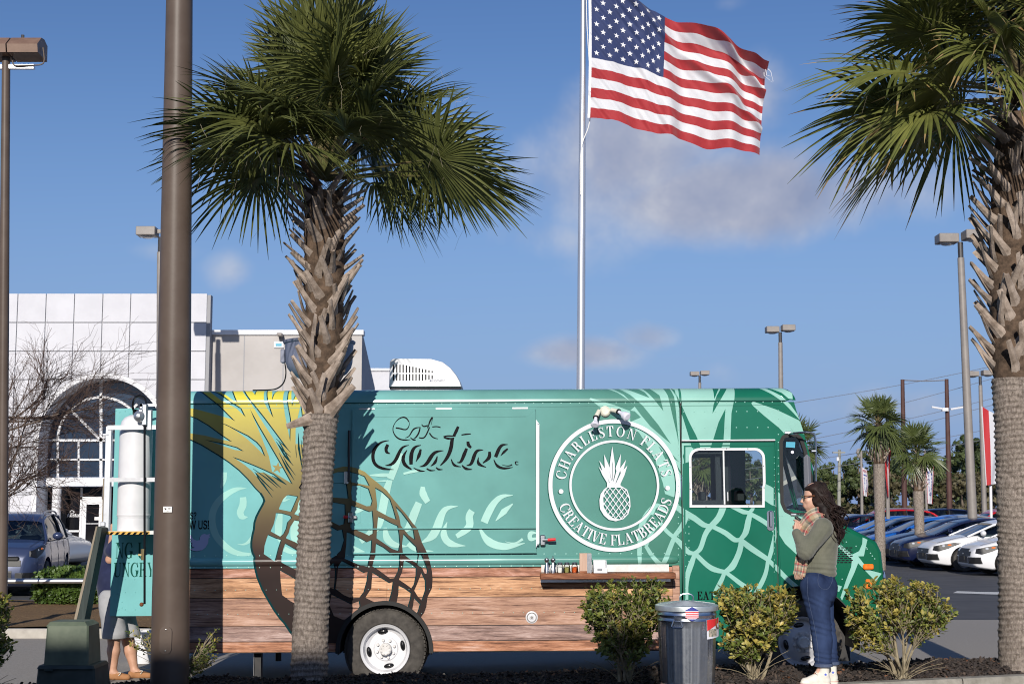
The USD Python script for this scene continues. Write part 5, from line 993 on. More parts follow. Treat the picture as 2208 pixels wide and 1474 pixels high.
obj('print', MB().prism(unary_union([affinity.translate(sbox(0, 0, 0.022, 0.005), ps[0] + 0.006, ps[2] + 0.008), affinity.translate(sbox(0, 0, 0.018, 0.003), ps[0] + 0.006, ps[2] + 0.000), affinity.translate(sbox(0, 0, 0.02, 0.003), ps[0] - 0.008, ps[2] - 0.016), Polygon([(ps[0] - .032, ps[2] + .012), (ps[0] - .012, ps[2] + .012), (ps[0] - .010, ps[2] - .002), (ps[0] - .02, ps[2] - .007)])]), ps[1] - 0.1775, ps[1] - 0.1768), 'lamp_dark', stk)

lp2 = thing('lamp_post', 'brown lamp post with big tilted floodlights at the left edge', 'lamp post')
Yl = 20.0
q0, q1 = at(2.5, 1395, Yl), at(13.5, 102, Yl)
obj('pole_shaft', MB().tube([q0, q1], [0.085, 0.058], 18), 'bronze_paint', lp2, smooth=40)
def LB(px0, px1, py0, py1, y0, y1, ch=0.02):
    a, b = at(px0, py1, Yl), at(px1, py0, Yl); return MB().box(a[0], b[0], y0, y1, a[2], b[2], ch)
def hulls(P): return m3.Manifold.hull_points(np.array(P, float))
def flood(x0, x1):
    P = []
    for x in (x0, x1):
        for (py, y) in ((82, Yl + 0.08), (84, Yl - 0.05), (106, Yl - 0.24), (123, Yl - 0.22), (125, Yl + 0.20), (90, Yl + 0.22)):
            p = at(x, py, Yl); P.append((p[0], y, p[2]))
    return MB().mf(hulls(P))
f1 = obj('floodlight', flood(27, 92), 'lamp_brown', lp2); obj('floodlight', flood(-40, 24), 'lamp_brown', lp2)
a, b = at(27, 138, Yl), at(94, 138, Yl)
obj('crossarm', MB().box(at(-60, 145, Yl)[0], at(74, 145, Yl)[0], Yl - 0.03, Yl + 0.04, at(0, 149, Yl)[2], at(0, 140, Yl)[2]), 'galvanised', lp2)
obj('yoke', MB().tube(spline([at(93, 103, Yl - .05), at(95, 120, Yl - .05), at(93, 137, Yl - .05), at(60, 141, Yl - .05), at(30, 140, Yl - .05), at(27, 122, Yl - .05)], 24), 0.011, 6), 'bronze_paint', f1)
obj('photocell', MB().tube([at(49, 84, Yl), at(49, 76, Yl)], 0.025, 8), 'lamp_dark', f1)

def lamp(px, py, base_px, Y, hw, label, mt='lamp_taupe', skew=0.5, arm=0.0, group=None):
    t = thing('lamp_post', label, 'lamp post', group=group)
    top, bx = at(px, py, Y), at(base_px, HOR, Y)
    s = hw / F * Y                                        # one head's length in metres
    r = s * 0.17
    base = np.array([bx[0] + (bx[0] - top[0]) * 0.1, Y, 0.0])
    neck = top - np.array([0, 0, s * 1.1])
    obj('pole_shaft', MB().tube([base, lerp(neck, base, 0.0)], [r * 1.45, r], 14), mt, t, smooth=40)
    obj('neck', MB().tube([neck, top - np.array([0, 0, s * .3])], r * 0.8, 12), 'lamp_dark', t)
    for k, sg in enumerate((-1, 1)):
        c = top + np.array([sg * (s * (0.52 + arm)), -sg * skew * s, 0.0])
        hd = obj('lamp_head', MB().box(c[0] - s * .5, c[0] + s * .5, c[1] - s * .45, c[1] + s * .45, c[2] - s * 0.26, c[2] + s * .2, 0.02), mt, t)
        obj('lens', MB().sphere((c[0], c[1], c[2] - s * .25), s * .38, 1, (1, .9, .35)), 'lens', hd)
        if arm: obj('arm', MB().box(min(c[0] + s * .5 * -sg, top[0]), max(c[0] - sg * s * .5, top[0]), c[1] - .05, c[1] + .05, c[2] - .06, c[2] + .06), mt, t)
lamp(347, 499, 347, 46, 42, 'grey double lamp post rising behind the thick bronze post', arm=0.18, skew=0.0)
lamp(2070, 510, 2096, 44, 43, 'tall grey double lamp post beside the right palm trunk')
lamp(1682, 708, 1686, 66, 28, 'grey double lamp post behind the truck cab roof')
lamp(1508.5, 804, 1510, 98, 19, 'distant small double lamp post behind the truck above the round emblem')
lamp(2113, 804, 2122, 80, 24, 'double lamp post with a red striped banner half behind the right palm')
# flagpole
YF = 35.0
fpo = thing('flagpole', 'tall silver flagpole rising behind the truck', 'flagpole')
a, b = at(1249, 1230, YF), at(1259.5, -260, YF); a[2] = 0
obj('pole_shaft', MB().tube([a, lerp(a, b, .5), b], [0.115, 0.095, 0.05], 18), 'pole_steel', fpo, smooth=40)
obj('halyard', MB().tube(spline([at(1265, -30, YF - .1), at(1266, 60, YF - .12), at(1270, 270, YF - .1), at(1257, 305, YF - .13), at(1252, 420, YF - .12)], 30), 0.012, 5), 'paper', fpo)
# flag: a waving sheet, cut into stripes, canton and stars
mat('flag_red', (0.38, 0.022, 0.028), 0.75, (0.44, 0.032, 0.038), ns=3, trans=0.25, sheen=0.2)
mat('flag_white', (0.72, 0.72, 0.74), 0.75, (0.78, 0.78, 0.79), ns=3, trans=0.25, sheen=0.2)
mat('flag_blue', (0.014, 0.027, 0.10), 0.75, (0.020, 0.036, 0.125), ns=3, trans=0.1, sheen=0.2)
mat('flag_star', (0.74, 0.74, 0.76), 0.75)
_us = np.array([0, .12, .25, .42, .58, .72, .86, 1.0])
_top = np.array([(1270, -18), (1320, -12), (1372, 8), (1437, 34), (1505, 58), (1565, 84), (1618, 112), (1652, 140)], float)
_bot = np.array([(1268, 260), (1315, 263), (1368, 276), (1425, 288), (1470, 296), (1530, 312), (1590, 318), (1646, 323)], float)
_mid = np.array([(1271, 121), (1320, 127), (1375, 137), (1432, 160), (1495, 176), (1560, 190), (1612, 208), (1654, 222)], float)
from scipy.interpolate import PchipInterpolator
_T, _Mi, _B = (PchipInterpolator(_us, q) for q in (_top, _mid, _bot))
def flagS(u, v):                                          # u along the fly, v down from the top; returns world points
    u, v = np.broadcast_arrays(np.asarray(u, float), np.asarray(v, float))
    t, m, b = _T(u), _Mi(u), _B(u)
    w0, w1, w2 = 2 * (v - .5) * (v - 1), 4 * v * (1 - v), 2 * v * (v - .5)
    P = t * w0[..., None] + m * w1[..., None] + b * w2[..., None]
    ph = u * 2.3 + v * -0.55                                # ripples run down and across from the hoist's top corner
    amp = 0.05 + 0.20 * u
    dy = amp * (np.sin(2 * PI * (ph * 1.15 + 0.1)) + 0.42 * np.sin(2 * PI * (ph * 2.7 + v * .9 + .3)))
    fold = np.exp(-((v + 0.62 - 0.95 * u) / 0.05) ** 2) + 0.7 * np.exp(-((v + 0.22 - 0.95 * u) / 0.045) ** 2)
    fine = 0.016 * np.sin(2 * PI * (u * 13 - v * 9)) * (1 - u) + 0.010 * np.sin(2 * PI * (u * 21 - v * 13 + .2)) * np.exp(-u * 2)
    curl = np.clip((u - 0.42) / 0.4, 0, 1) * np.clip((0.16 - v) / 0.16, 0, 1) ** 1.0
    dy = dy - 0.24 * fold * (0.4 + u) + fine - 0.62 * curl
    Y = YF - 0.25 + dy + 0.7 * u
    out = np.empty(P.shape[:-1] + (3,))
    x, up = (P[..., 0] - W / 2) / F, (H / 2 - P[..., 1] - curl * 4) / F
    yy = _c - up * _s; out[..., 0] = x / yy * YF; out[..., 1] = Y; out[..., 2] = CAMH + (_s + up * _c) / yy * YF
    return out
flag = thing('flag', 'large red, white and blue flag with stars flying from the silver pole', 'flag')
def fpatch(u0, u1, v0, v1, nu, nv):
    u, v = np.meshgrid(np.linspace(u0, u1, nu), np.linspace(v0, v1, nv)); return MB().grid(flagS(u, v))
UC = 0.415
for i in range(13):
    u0 = UC if i < 7 else 0.0
    obj('red_stripe' if i % 2 == 0 else 'white_stripe', fpatch(u0, 1.0, i / 13, (i + 1) / 13, 130 if u0 == 0 else 80, 9), 'flag_red' if i % 2 == 0 else 'flag_white', flag, smooth=True)
obj('canton', fpatch(0, UC, 0, 7 / 13, 70, 60), 'flag_blue', flag, smooth=True)
for r in range(9):
    for c in range(6 if r % 2 == 0 else 5):
        uu = UC * ((c + .5) / 6 if r % 2 == 0 else (c + 1) / 6); vv = 7 / 13 * (r + .75) / 9.5
        sv = 0.0235; su = sv * 0.66
        ang = np.arange(10) * PI / 5; rad = np.where(np.arange(10) % 2 == 0, 1.0, 0.4)
        pu, pv = uu + su * rad * np.sin(ang), vv - sv * rad * np.cos(ang)
        P = flagS(np.r_[uu, pu], np.r_[vv, pv])
        n = np.cross(flagS(uu + .01, vv) - flagS(uu, vv), flagS(uu, vv - .01) - flagS(uu, vv)); n /= np.linalg.norm(n); n *= -np.sign(n[1])
        fr = [(0, 1 + k, 1 + (k + 1) % 10) for k in range(10)]
        obj('star', MB().add(P + n * 0.012, fr).add(P - n * 0.012, [t[::-1] for t in fr]), 'flag_star', flag)
obj('hoist_tape', MB().grid(np.stack([flagS(np.full(30, -0.006), np.linspace(0, 1, 30)), flagS(np.full(30, 0.008), np.linspace(0, 1, 30)) - [0, 0.012, 0]], 1)), 'flag_star', flag)
fr_ = MB(); rr_ = random.Random(3)
for k in range(3):
    p = flagS(0.98 + 0.03 * rr_.random(), 0.02 + 0.1 * rr_.random())
    fr_.tube([p, p + [rr_.uniform(-.05, .12), -0.05, -rr_.uniform(.05, .25)], p + [rr_.uniform(-.05, .2), -0.08, -rr_.uniform(.2, .38)]], [0.009, .007, 0.003], 4)
obj('frayed_edge', fr_, 'flag_star', flag)

# ------------------------------------------------------------------ palms
def leaf_mat(name, c, c2, tr=0.22, ns=2.5):
    mat(name, c, 0.38, c2, ns=ns, nd=5, trans=tr, spec=0.5, stretch=(1, 1, 1))
leaf_mat('palm_leaf', (0.064, 0.078, 0.022), (0.165, 0.178, 0.052))
leaf_mat('palm_leaf_olive', (0.080, 0.098, 0.025), (0.175, 0.185, 0.048))
leaf_mat('palm_leaf_far', (0.07, 0.095, 0.03), (0.13, 0.16, 0.05))
leaf_mat('palm_tip', (0.30, 0.18, 0.06), (0.36, 0.28, 0.14))
mat('palm_petiole', (0.10, 0.12, 0.035), 0.5, (0.17, 0.12, 0.06), ns=3)
mat('palm_trunk', (0.15, 0.122, 0.10), 0.95, (0.36, 0.305, 0.26), ns=22, nd=9, bump=1.0, bs=50, bd=0.02, spec=0.1, stretch=(2.2, 2.2, 1.0))
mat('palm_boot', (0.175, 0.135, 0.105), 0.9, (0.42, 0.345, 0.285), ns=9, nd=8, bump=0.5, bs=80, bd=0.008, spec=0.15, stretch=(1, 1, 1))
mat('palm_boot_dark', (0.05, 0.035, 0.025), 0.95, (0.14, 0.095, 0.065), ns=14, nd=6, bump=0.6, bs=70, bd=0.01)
mat('fibre', (0.42, 0.36, 0.26), 0.8)
def frond(c, az, elv, plen, L, nseg, droop, r, tipf=0.0, spread=125, fold=0.30, rows=7, roll=None):
    """a fan leaf: (blade mesh, petiole mesh, tip mesh)"""
    d = np.array([math.cos(elv) * math.cos(az), math.cos(elv) * math.sin(az), math.sin(elv)])
    P = [np.asarray(c, float)]; v = d.copy(); n = 7
    for i in range(n):
        P.append(P[-1] + v * plen / n); v = v + np.array([0, 0, -droop * 0.35 / n]); v /= np.linalg.norm(v)
    pet = MB().tube(P, np.linspace(0.028, 0.012, n + 1), 5, flat=0.6)
    Hs = P[-1]; d = v
    s = np.cross(d, [0, 0, 1.0]); s /= max(np.linalg.norm(s), 1e-6); nn = np.cross(s, d)
    tw = r.normal(0, 0.6) if roll is None else roll
    s, nn = s * math.cos(tw) + nn * math.sin(tw), nn * math.cos(tw) - s * math.sin(tw)
    bl, tips = MB(), MB()
    phis = np.linspace(-math.radians(spread), math.radians(spread), nseg)
    dphi = phis[1] - phis[0]; t = np.linspace(0, 1, rows)
    for ph in phis:
        Ls = L * (1.0 - 0.28 * (abs(ph) / math.radians(spread)) ** 1.6) * r.uniform(0.9, 1.08)
        costa = 0.22 * L * max(0.0, math.cos(ph * 0.72))      # the rib runs on into the blade
        o = Hs + d * costa * 0.55
        dr = d * math.cos(ph) + s * math.sin(ph) + nn * fold * (abs(math.sin(ph)) ** 1.3) - nn * 0.10
        dr /= np.linalg.norm(dr)
        q = np.cross(dr, nn); q /= np.linalg.norm(q)
        jit = r.normal(0, 0.05, 3); dd = droop * r.uniform(0.75, 1.35)
        Q = o + dr * (t * Ls)[:, None] + jit * (t ** 2)[:, None] * Ls + np.array([0, 0, -1.0]) * (dd * 0.66 * Ls * np.clip(t - 0.26, 0, 1) ** 1.65)[:, None]
        hw = np.where(t < 0.42, t * Ls * math.sin(dphi / 2) * 1.04 + 0.003, 0)
        w42 = 0.42 * Ls * math.sin(dphi / 2) * 1.04
        hw = np.where(t >= 0.42, w42 * np.clip((1 - t) / 0.58, 0, 1) ** 0.62 + 0.0012, hw)
        ridge = nn * (hw * 0.55)[:, None]
        A, B = Q + q * hw[:, None], Q - q * hw[:, None]; C = Q + ridge
        G = np.stack([A, C, B], 1)
        if tipf > 0 and r.random() < 0.85:
            k = max(2, int(round(rows * (1 - tipf * r.uniform(0.5, 1.4)))))
            k = min(k, rows - 1)
            bl.grid(G[:k + 1]) if k >= 1 else None
            if k < rows - 1: tips.grid(G[k:])
        else: bl.grid(G)
    return bl, pet, tips, Hs
def boot(c, rt, az, z_tilt, side, ln, w0, w1, out, r):
    """old leaf base: a strap rising from the trunk's face and bending outward"""
    n = 6; t = np.linspace(0, 1, n)
    er = np.array([math.cos(az), math.sin(az), 0]); et = np.array([-math.sin(az), math.cos(az), 0])
    P = c + er * (rt + np.interp(t, [0, .3, 1], [-0.06, 0.004, out]))[:, None] + et * (side * ln * t * 0.62)[:, None] + np.array([0, 0, 1.0]) * (ln * (t * z_tilt))[:, None]
    w = np.interp(t, [0, 0.4, 1], [w0, w0 * 0.62, w1]) / 2; th = np.interp(t, [0, 1], [0.022, 0.011])
    T_ = np.gradient(P, axis=0); T_ /= np.linalg.norm(T_, axis=1, keepdims=True)
    N = er - T_ * (T_ @ er)[:, None]; N /= np.linalg.norm(N, axis=1, keepdims=True); B = np.cross(T_, N)
    ring = np.stack([P + B * w[:, None], P + N * th[:, None] + B * (w * .35)[:, None], P + N * th[:, None] - B * (w * .35)[:, None], P - B * w[:, None], P - N * th[:, None] * .6], 1)
    mb = MB(); m = 5; f = []
    for i in range(n - 1):
        for j in range(m): f.append((i * m + j, i * m + (j + 1) % m, (i + 1) * m + (j + 1) % m, (i + 1) * m + j))
    mb.add(ring.reshape(-1, 3), f); mb.add(ring[-1], [(0, 1, 2), (0, 2, 3), (0, 3, 4)])
    return mb
def trunk_mesh(axis, rad, nring=150, n=36, seed=0, rough=0.012):
    A = spline(axis, nring); R_ = np.interp(np.linspace(0, 1, nring), np.linspace(0, 1, len(rad)), rad)
    th = np.arange(n) * 2 * PI / n
    z = A[:, 2]
    ringn = 0.5 * np.sin(z * 2 * PI / 0.047 + 1.5 * np.sin(z * 9)) ** 3
    nz = meshkit.fbm(np.stack([np.cos(th)[None] * 3 + 0 * z[:, None], np.sin(th)[None] * 3 + 0 * z[:, None], z[:, None] * 22 + 0 * th[None]], -1), 3, seed) - 0.5
    wv = np.sin(th[None] * 2 + z[:, None] * 3) * .012; ringn = np.abs(((z[:, None] + wv) / .052) % 1 - .5) * 2; mod = .35 + 1.1 * meshkit.noise(np.stack([0 * z, 0 * z, z * 3.1], -1), seed)[:, None]; rr = R_[:, None] + rough * ((ringn ** 1.5 * .9 - .4) * mod + nz * 1.9)
    P = A[:, None] + np.stack([rr * np.cos(th), rr * np.sin(th), np.zeros_like(rr)], -1)
    P = np.concatenate([P, P[:, :1]], 1)
    return MB().grid(P, flip=False)
def palm(label, Y, axis_px, rad, boot_from, nboot, crown_px, nfrond, L, plen, seed, lm='palm_leaf', nseg=46, tipf=0.0, boots=True, elr=(-30, 82), rows=7, extra=(), group=None, nr=430, dpow=1.0, zbase=None, front_bias=0.0, boot_scale=1.0, special=()):
    r = np.random.default_rng(seed)
    t = thing('palm_tree', label, 'palm tree', group=group)
    ax = [at(a, b, Y) for a, b in axis_px]
    if zbase is not None: ax[0] = np.array([ax[0][0], ax[0][1], zbase])
    A = spline(ax, 400); c = at(*crown_px, Y)
    Rz = lambda z: np.interp(z, A[:, 2], np.interp(np.linspace(0, 1, 400), np.linspace(0, 1, len(rad)), rad))
    Cz = lambda z: np.array([np.interp(z, A[:, 2], A[:, 0]), np.interp(z, A[:, 2], A[:, 1]), z])
    z0, z1 = at(0, boot_from, Y)[2], c[2] - 0.02
    kb = int(np.argmin(np.abs(A[:, 2] - z0))); ra = np.interp(np.linspace(0, 1, 400), np.linspace(0, 1, len(rad)), rad)
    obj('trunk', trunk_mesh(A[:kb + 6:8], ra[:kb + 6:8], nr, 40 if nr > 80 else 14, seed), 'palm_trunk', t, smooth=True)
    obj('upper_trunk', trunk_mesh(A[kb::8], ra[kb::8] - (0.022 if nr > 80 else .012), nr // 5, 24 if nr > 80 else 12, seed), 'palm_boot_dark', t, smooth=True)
    if boots:
        for i in range(nboot):
            f = i / (nboot - 1); z = z0 + (z1 - z0 - 0.05) * f
            az = i * 2.39996 + r.normal(0, 0.1)
            side = (1 if (i % 2) else -1) * r.uniform(0.55, 0.95)
            ln = r.uniform(0.30, 0.40) * boot_scale * (1.0 if f < 0.6 else 0.8); w0 = r.uniform(0.11, 0.14) * boot_scale * 1.0; w1 = r.uniform(0.045, 0.06) * boot_scale
            out = (0.085 + 0.05 * r.random()) * (1 + 1.3 * max(0, f - 0.5)) * boot_scale; tilt = 0.88 if f < 0.6 else 0.74
            if f > 0.6: side *= 0.7; out += 0.05 * boot_scale * r.random()
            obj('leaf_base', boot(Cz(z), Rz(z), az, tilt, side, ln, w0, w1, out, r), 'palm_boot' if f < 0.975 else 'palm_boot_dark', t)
        for args in special:
            obj('leaf_base', boot(*args, r), 'palm_boot', t)
    k = 0
    lst = []
    for i in range(nfrond):
        f = (i + 0.5) / nfrond
        elv = math.radians(elr[0] + (elr[1] - elr[0]) * f ** dpow + r.normal(0, 5)); az = i * 2.39996 + r.normal(0, 0.2) + seed
        lst.append((az, elv, plen * r.uniform(0.82, 1.12) * (0.94 + .3 * f) * (.84 if math.cos(az) < -.55 and seed == 11 else 1), L * r.uniform(0.86, 1.1), 0.88 - 0.72 * f + r.normal(0, .1), None))
    for e in extra: lst.append(e)
    for az, elv, pl, LL, dr, roll in lst:
        bl, pt, tp, hs = frond(c + np.array([0, 0, 0.1 * math.sin(elv)]), az, elv, pl, LL, nseg, dr, r, tipf, rows=rows, roll=roll)
        fr = obj('frond', bl, lm, t)
        obj('petiole', pt, 'palm_petiole', fr)
        if tp.v: obj('dry_tip', tp, 'palm_tip', fr, kind='stuff')
    fb = MB()
    if nseg > 30:
        for i in range(60):
            az, e = r.uniform(0, 2 * PI), r.uniform(-0.3, 0.9); d = np.array([math.cos(e) * math.cos(az), math.cos(e) * math.sin(az), math.sin(e)])
            p = c + d * (plen + L * r.uniform(0.3, 0.95)) ; q = p + np.array([r.normal(0, .08), r.normal(0, .08), -r.uniform(.05, .28)])
            fb.tube([p, lerp(p, q, .5) + r.normal(0, .008, 3), q], 0.0009, 3, cap=False)
        obj('hanging_fibre', fb, 'fibre', t, kind='stuff')
    return t
PY = 13.1
def ppx(a, b): return at(a, b, PY)
cB = lambda px, py: at(px, py, PY)
palm('near palm in front of the truck with brown criss-cross leaf bases', PY, [(667, 1500), (667, 1455), (676, 1200), (689, 950), (697, 800), (700, 650), (698, 405)], [0.173, 0.166, 0.155, 0.148, 0.165, 0.195, 0.215, 0.21], 905, 140, (700, 392), 54, 0.86, 0.84, 11, nseg=54,
     elr=(14, 88), dpow=0.85, zbase=0.1, boot_scale=.88, extra=[(math.radians(-25), math.radians(8), 1.12, 0.88, 0.45, 0.9), (math.radians(8), math.radians(8), 1.1, 0.9, 0.5, 0.5), (math.radians(180), math.radians(20), 0.85, .85, 0.6, -0.5), (math.radians(200), math.radians(28), 0.85, .9, 0.6, -0.4), (math.radians(-12), math.radians(6), 1.12, 0.85, 0.45, 0.4)],
     special=[(at(690, 905, PY), 0.15, math.radians(-75), 0.62, 0.9, 0.50, 0.17, 0.06, 0.10), (at(694, 900, PY), 0.15, math.radians(-100), -0.22, -1.05, 0.42, 0.16, 0.05, 0.06)])
palm('large palm at the right edge with a rough grey trunk and dry leaf tips', 13.0, [(2206, 1480), (2206, 1420), (2193, 1100), (2182, 820), (2180, 600), (2190, 430), (2206, 230)], [0.23, 0.20, 0.18, 0.17, 0.195, 0.23, 0.25, 0.25], 815, 145, (2206, 215), 54, 0.95, 0.95, 23, lm='palm_leaf_olive', tipf=0.22, elr=(-4, 84), dpow=0.9, zbase=0.2, boot_scale=0.98,
     extra=[(math.radians(185), math.radians(-14), 1.05, .95, 0.7, -0.3), (math.radians(205), math.radians(-6), 1.1, .95, 0.7, 0.3), (math.radians(190), math.radians(14), 1.15, 1.0, 0.6, 0.6), (math.radians(176), math.radians(2), 1.15, 1.0, 0.6, -0.7)])
for lab, Y, tp, bs, s in (('far palm behind the bonnet with a red banner beside its trunk', 41, (1893, 905), 1000, 31), ('shorter far palm with pale boots in the car park', 44, (1978, 965), 1060, 37), ('far palm peeping out behind the wing mirror', 47, (1722, 952), 1040, 41), ('far palm seen through the cab side window', 43, (1512, 990), 1070, 43)):
    m = Y / F
    palm(lab, Y, [(tp[0] + 4, 1200), (tp[0] + 4, 1115), (tp[0] + 2, bs), (tp[0], tp[1] + 22)], [0.165, 0.155, 0.15, 0.17, 0.17, 0.16], bs, 44, (tp[0], tp[1] + 16), 30, 0.58, 0.40, s, lm='palm_leaf_far', nseg=22, elr=(-30, 85), rows=5, nr=40, zbase=0.0)
# ------------------------------------------------------------------ bushes
mat('bush_leaf', (0.080, 0.118, 0.024), 0.45, (0.24, 0.26, 0.055), ns=7, nd=3, trans=0.2, lo=0.38, hi=0.62)
mat('bush_leaf_gold', (0.20, 0.20, 0.042), 0.45, (0.48, 0.38, 0.09), ns=9, nd=3, trans=0.2, lo=0.35, hi=0.62)
mat('bush_stem', (0.20, 0.165, 0.105), 0.85, (0.30, 0.255, 0.175), ns=20, bump=0.3, bs=60)
def leafset(mb, p, d, r, n, size):
    d = d / np.linalg.norm(d); s = np.cross(d, [0.3, 0.2, 1.0]); s /= np.linalg.norm(s); q = np.cross(d, s)
    a = np.arange(n) * 2.4 + r.uniform(0, 1, n); nm = lambda v: v / np.maximum(np.linalg.norm(v, axis=1, keepdims=True), 1e-6)
    o = nm(d * r.uniform(0.15, 1.0, (n, 1)) + (np.cos(a)[:, None] * s + np.sin(a)[:, None] * q) * r.uniform(0.6, 1.0, (n, 1)))
    w = nm(np.cross(o, d + r.normal(0, .25, (n, 3)))); nn = np.cross(w, o); L = size * r.uniform(0.7, 1.2, (n, 1)); b = p + r.normal(0, 0.008, (n, 3)) - d * r.uniform(0, 0.045, (n, 1))
    P = np.stack([b, b + o * L * .5 + w * L * .29 + nn * L * .07, b + o * L * .55, b + o * L * .5 - w * L * .29 + nn * L * .07, b + o * L + nn * L * .03, b + o * L * .82 + w * L * .2 + nn * L * .05, b + o * L * .82 - w * L * .2 + nn * L * .05], 1)
    f = np.array([(0, 2, 1), (0, 3, 2), (2, 5, 1), (2, 4, 5), (2, 6, 4), (2, 3, 6)])
    mb.add(P.reshape(-1, 3), (f[None] + 7 * np.arange(n)[:, None, None]).reshape(-1, 3))
def bush(label, base, lobes, ntip, seed, gold=0.4, nmain=9, depth=0.35, size=0.048, nl=(6, 10), Y=12.5, twigs=14):
    r = np.random.default_rng(seed)
    t = thing('bush', label, 'bush', group=None)
    B = np.asarray(base, float); tips = []
    tot = sum(l[4] for l in lobes)
    for px, py, rx, ry, w in lobes:
        for _ in range(int(ntip * w / tot)):
            v = r.normal(0, 1, 3); v /= np.linalg.norm(v); v *= r.uniform(0.15, 1.0) ** 0.45
            c = at(px + v[0] * rx, py - v[2] * ry, Y); tips.append(np.array([c[0], B[1] + v[1] * depth, c[2]]))
    tips = np.array(tips)
    from scipy.cluster.vq import kmeans2
    cen, lab = kmeans2(tips, nmain, seed=seed, minit='++')
    st, lv, lg = MB(), MB(), MB()
    for k in range(nmain):
        own = tips[lab == k]
        if not len(own): continue
        b0 = B + np.array([r.normal(0, .035), r.normal(0, .035), -0.05])
        top = lerp(B, cen[k], 0.92); mid = lerp(b0, top, 0.5) + np.array([0, 0, 0.03]) + r.normal(0, 0.03, 3)
        S_ = spline([b0, mid, top], 14); st.tube(S_, np.linspace(0.017, 0.006, 14), 6)
        for q in own:
            i = int(np.clip(np.argmin(np.linalg.norm(S_ - q, axis=1)) - r.integers(2, 6), 2, 12)); s0 = S_[i]
            m = lerp(s0, q, 0.55) + r.normal(0, 0.02, 3) + np.array([0, 0, -0.015])
            Q = spline([s0, m, q], 6); st.tube(Q, np.linspace(0.005, 0.002, 6), 4, cap=False)
            d = Q[-1] - Q[-3] + np.array([0, 0, 0.03])
            g = lg if r.random() < gold * (0.45 + 1.1 * (q[2] - B[2]) / max(tips[:, 2].max() - B[2], .1)) else lv
            leafset(g, q, d, r, int(r.integers(*nl)), size)
            if r.random() < .75: leafset(g if r.random() < .5 else lv, lerp(q, Q[3], .7), d, r, int(r.integers(4, 8)), size * .95)
            if r.random() < .5: leafset(lv, Q[2], d, r, int(r.integers(2, 5)), size * .8)
    for _ in range(twigs):
        a = r.uniform(0, 2 * PI); q = B + np.array([math.cos(a) * r.uniform(.15, .4), math.sin(a) * .25, r.uniform(.08, .3)])
        st.tube(spline([B + r.normal(0, .03, 3), lerp(B, q, .5) + [0, 0, .03], q], 6), np.linspace(.004, .0015, 6), 4, cap=False)
    obj('branches', st, 'bush_stem', t)
    if lv.v: obj('foliage', lv, 'bush_leaf', t, kind='stuff')
    if lg.v: obj('young_foliage', lg, 'bush_leaf_gold', t, kind='stuff', label='yellowish young leaves')
    return t
def bb(px, py, Y): p = at(px, py, Y); return np.array([p[0], Y, float(bed_z(p[0], Y))])
bush('round green bush before the counter shelf left of the metal bin', bb(1347, 1440, 12.45), [(1345, 1320, 92, 75, 1.0), (1345, 1385, 70, 36, .3), (1290, 1300, 38, 40, .3), (1405, 1290, 40, 45, .35)], 500, 3, gold=0.15, Y=12.45)
bush('golden tipped bush between the metal bin and the standing woman', bb(1624, 1434, 12.4), [(1625, 1325, 82, 72, 1.0), (1570, 1300, 30, 40, .25), (1690, 1300, 32, 50, .35), (1610, 1385, 66, 36, .35)], 430, 5, gold=0.42, Y=12.4)
bush('open forked bush right of the woman before the truck nose', bb(1945, 1426, 12.45), [(1885, 1310, 70, 62, 1.0), (1925, 1275, 35, 38, .4), (1990, 1320, 58, 55, .75), (1990, 1270, 26, 28, .2), (2030, 1310, 20, 24, .12), (1870, 1375, 45, 30, .2)], 390, 7, gold=0.45, Y=12.45, twigs=24)
bush('sparse little bush in the shade behind the bronze lamp post', bb(372, 1452, 13.3), [(440, 1408, 32, 40, 1.0), (462, 1370, 10, 18, .15), (300, 1372, 30, 28, .3), (415, 1440, 40, 20, .5)], 95, 9, gold=0.35, Y=13.3, nmain=7, nl=(3, 6), size=0.034)
bush('leafy bush cut off by the left edge of the picture', bb(-35, 1450, 12.3), [(-25, 1310, 40, 50, 1), (-20, 1390, 42, 50, .8)], 170, 12, gold=0.35, Y=12.3)
# clipped hedges by the sport utility car
def hedge(label, x0, x1, y0, y1, z0, z1, seed, n=2600):
    r = np.random.default_rng(seed); t = thing('hedge', label, 'hedge'); mb = MB()
    c = np.array([(x0 + x1) / 2, (y0 + y1) / 2, (z0 + z1) / 2]); h = np.array([x1 - x0, y1 - y0, z1 - z0]) / 2
    V = r.normal(0, 1, (n, 3)); V /= (np.abs(V) ** 3.4).sum(1, keepdims=True) ** (1 / 3.4)
    P = c + V * h * (0.93 + 0.12 * meshkit.fbm(V * 3, 3, seed)[:, None])
    for p, v in zip(P, V): leafset(mb, p, v + r.normal(0, .2, 3), r, 3, 0.075)
    V2 = trimesh.creation.icosphere(3, 1.0); w = V2.vertices / ((np.abs(V2.vertices) ** 3.4).sum(1, keepdims=True) ** (1 / 3.4))
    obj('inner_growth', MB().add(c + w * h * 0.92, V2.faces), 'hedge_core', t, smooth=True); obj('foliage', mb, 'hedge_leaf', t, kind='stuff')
mat('hedge_leaf', (0.045, 0.085, 0.014), 0.4, (0.10, 0.16, 0.03), ns=5, trans=0.15)
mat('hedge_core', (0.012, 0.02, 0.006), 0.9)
a = at(68, 1291, 24.5); b = at(192, 1232, 24.5)
hedge('clipped green hedge behind the pipe rail left of the leaning board', a[0], b[0] + 0.3, 24.3, 25.1, 0.13, b[2] + .05, 2)
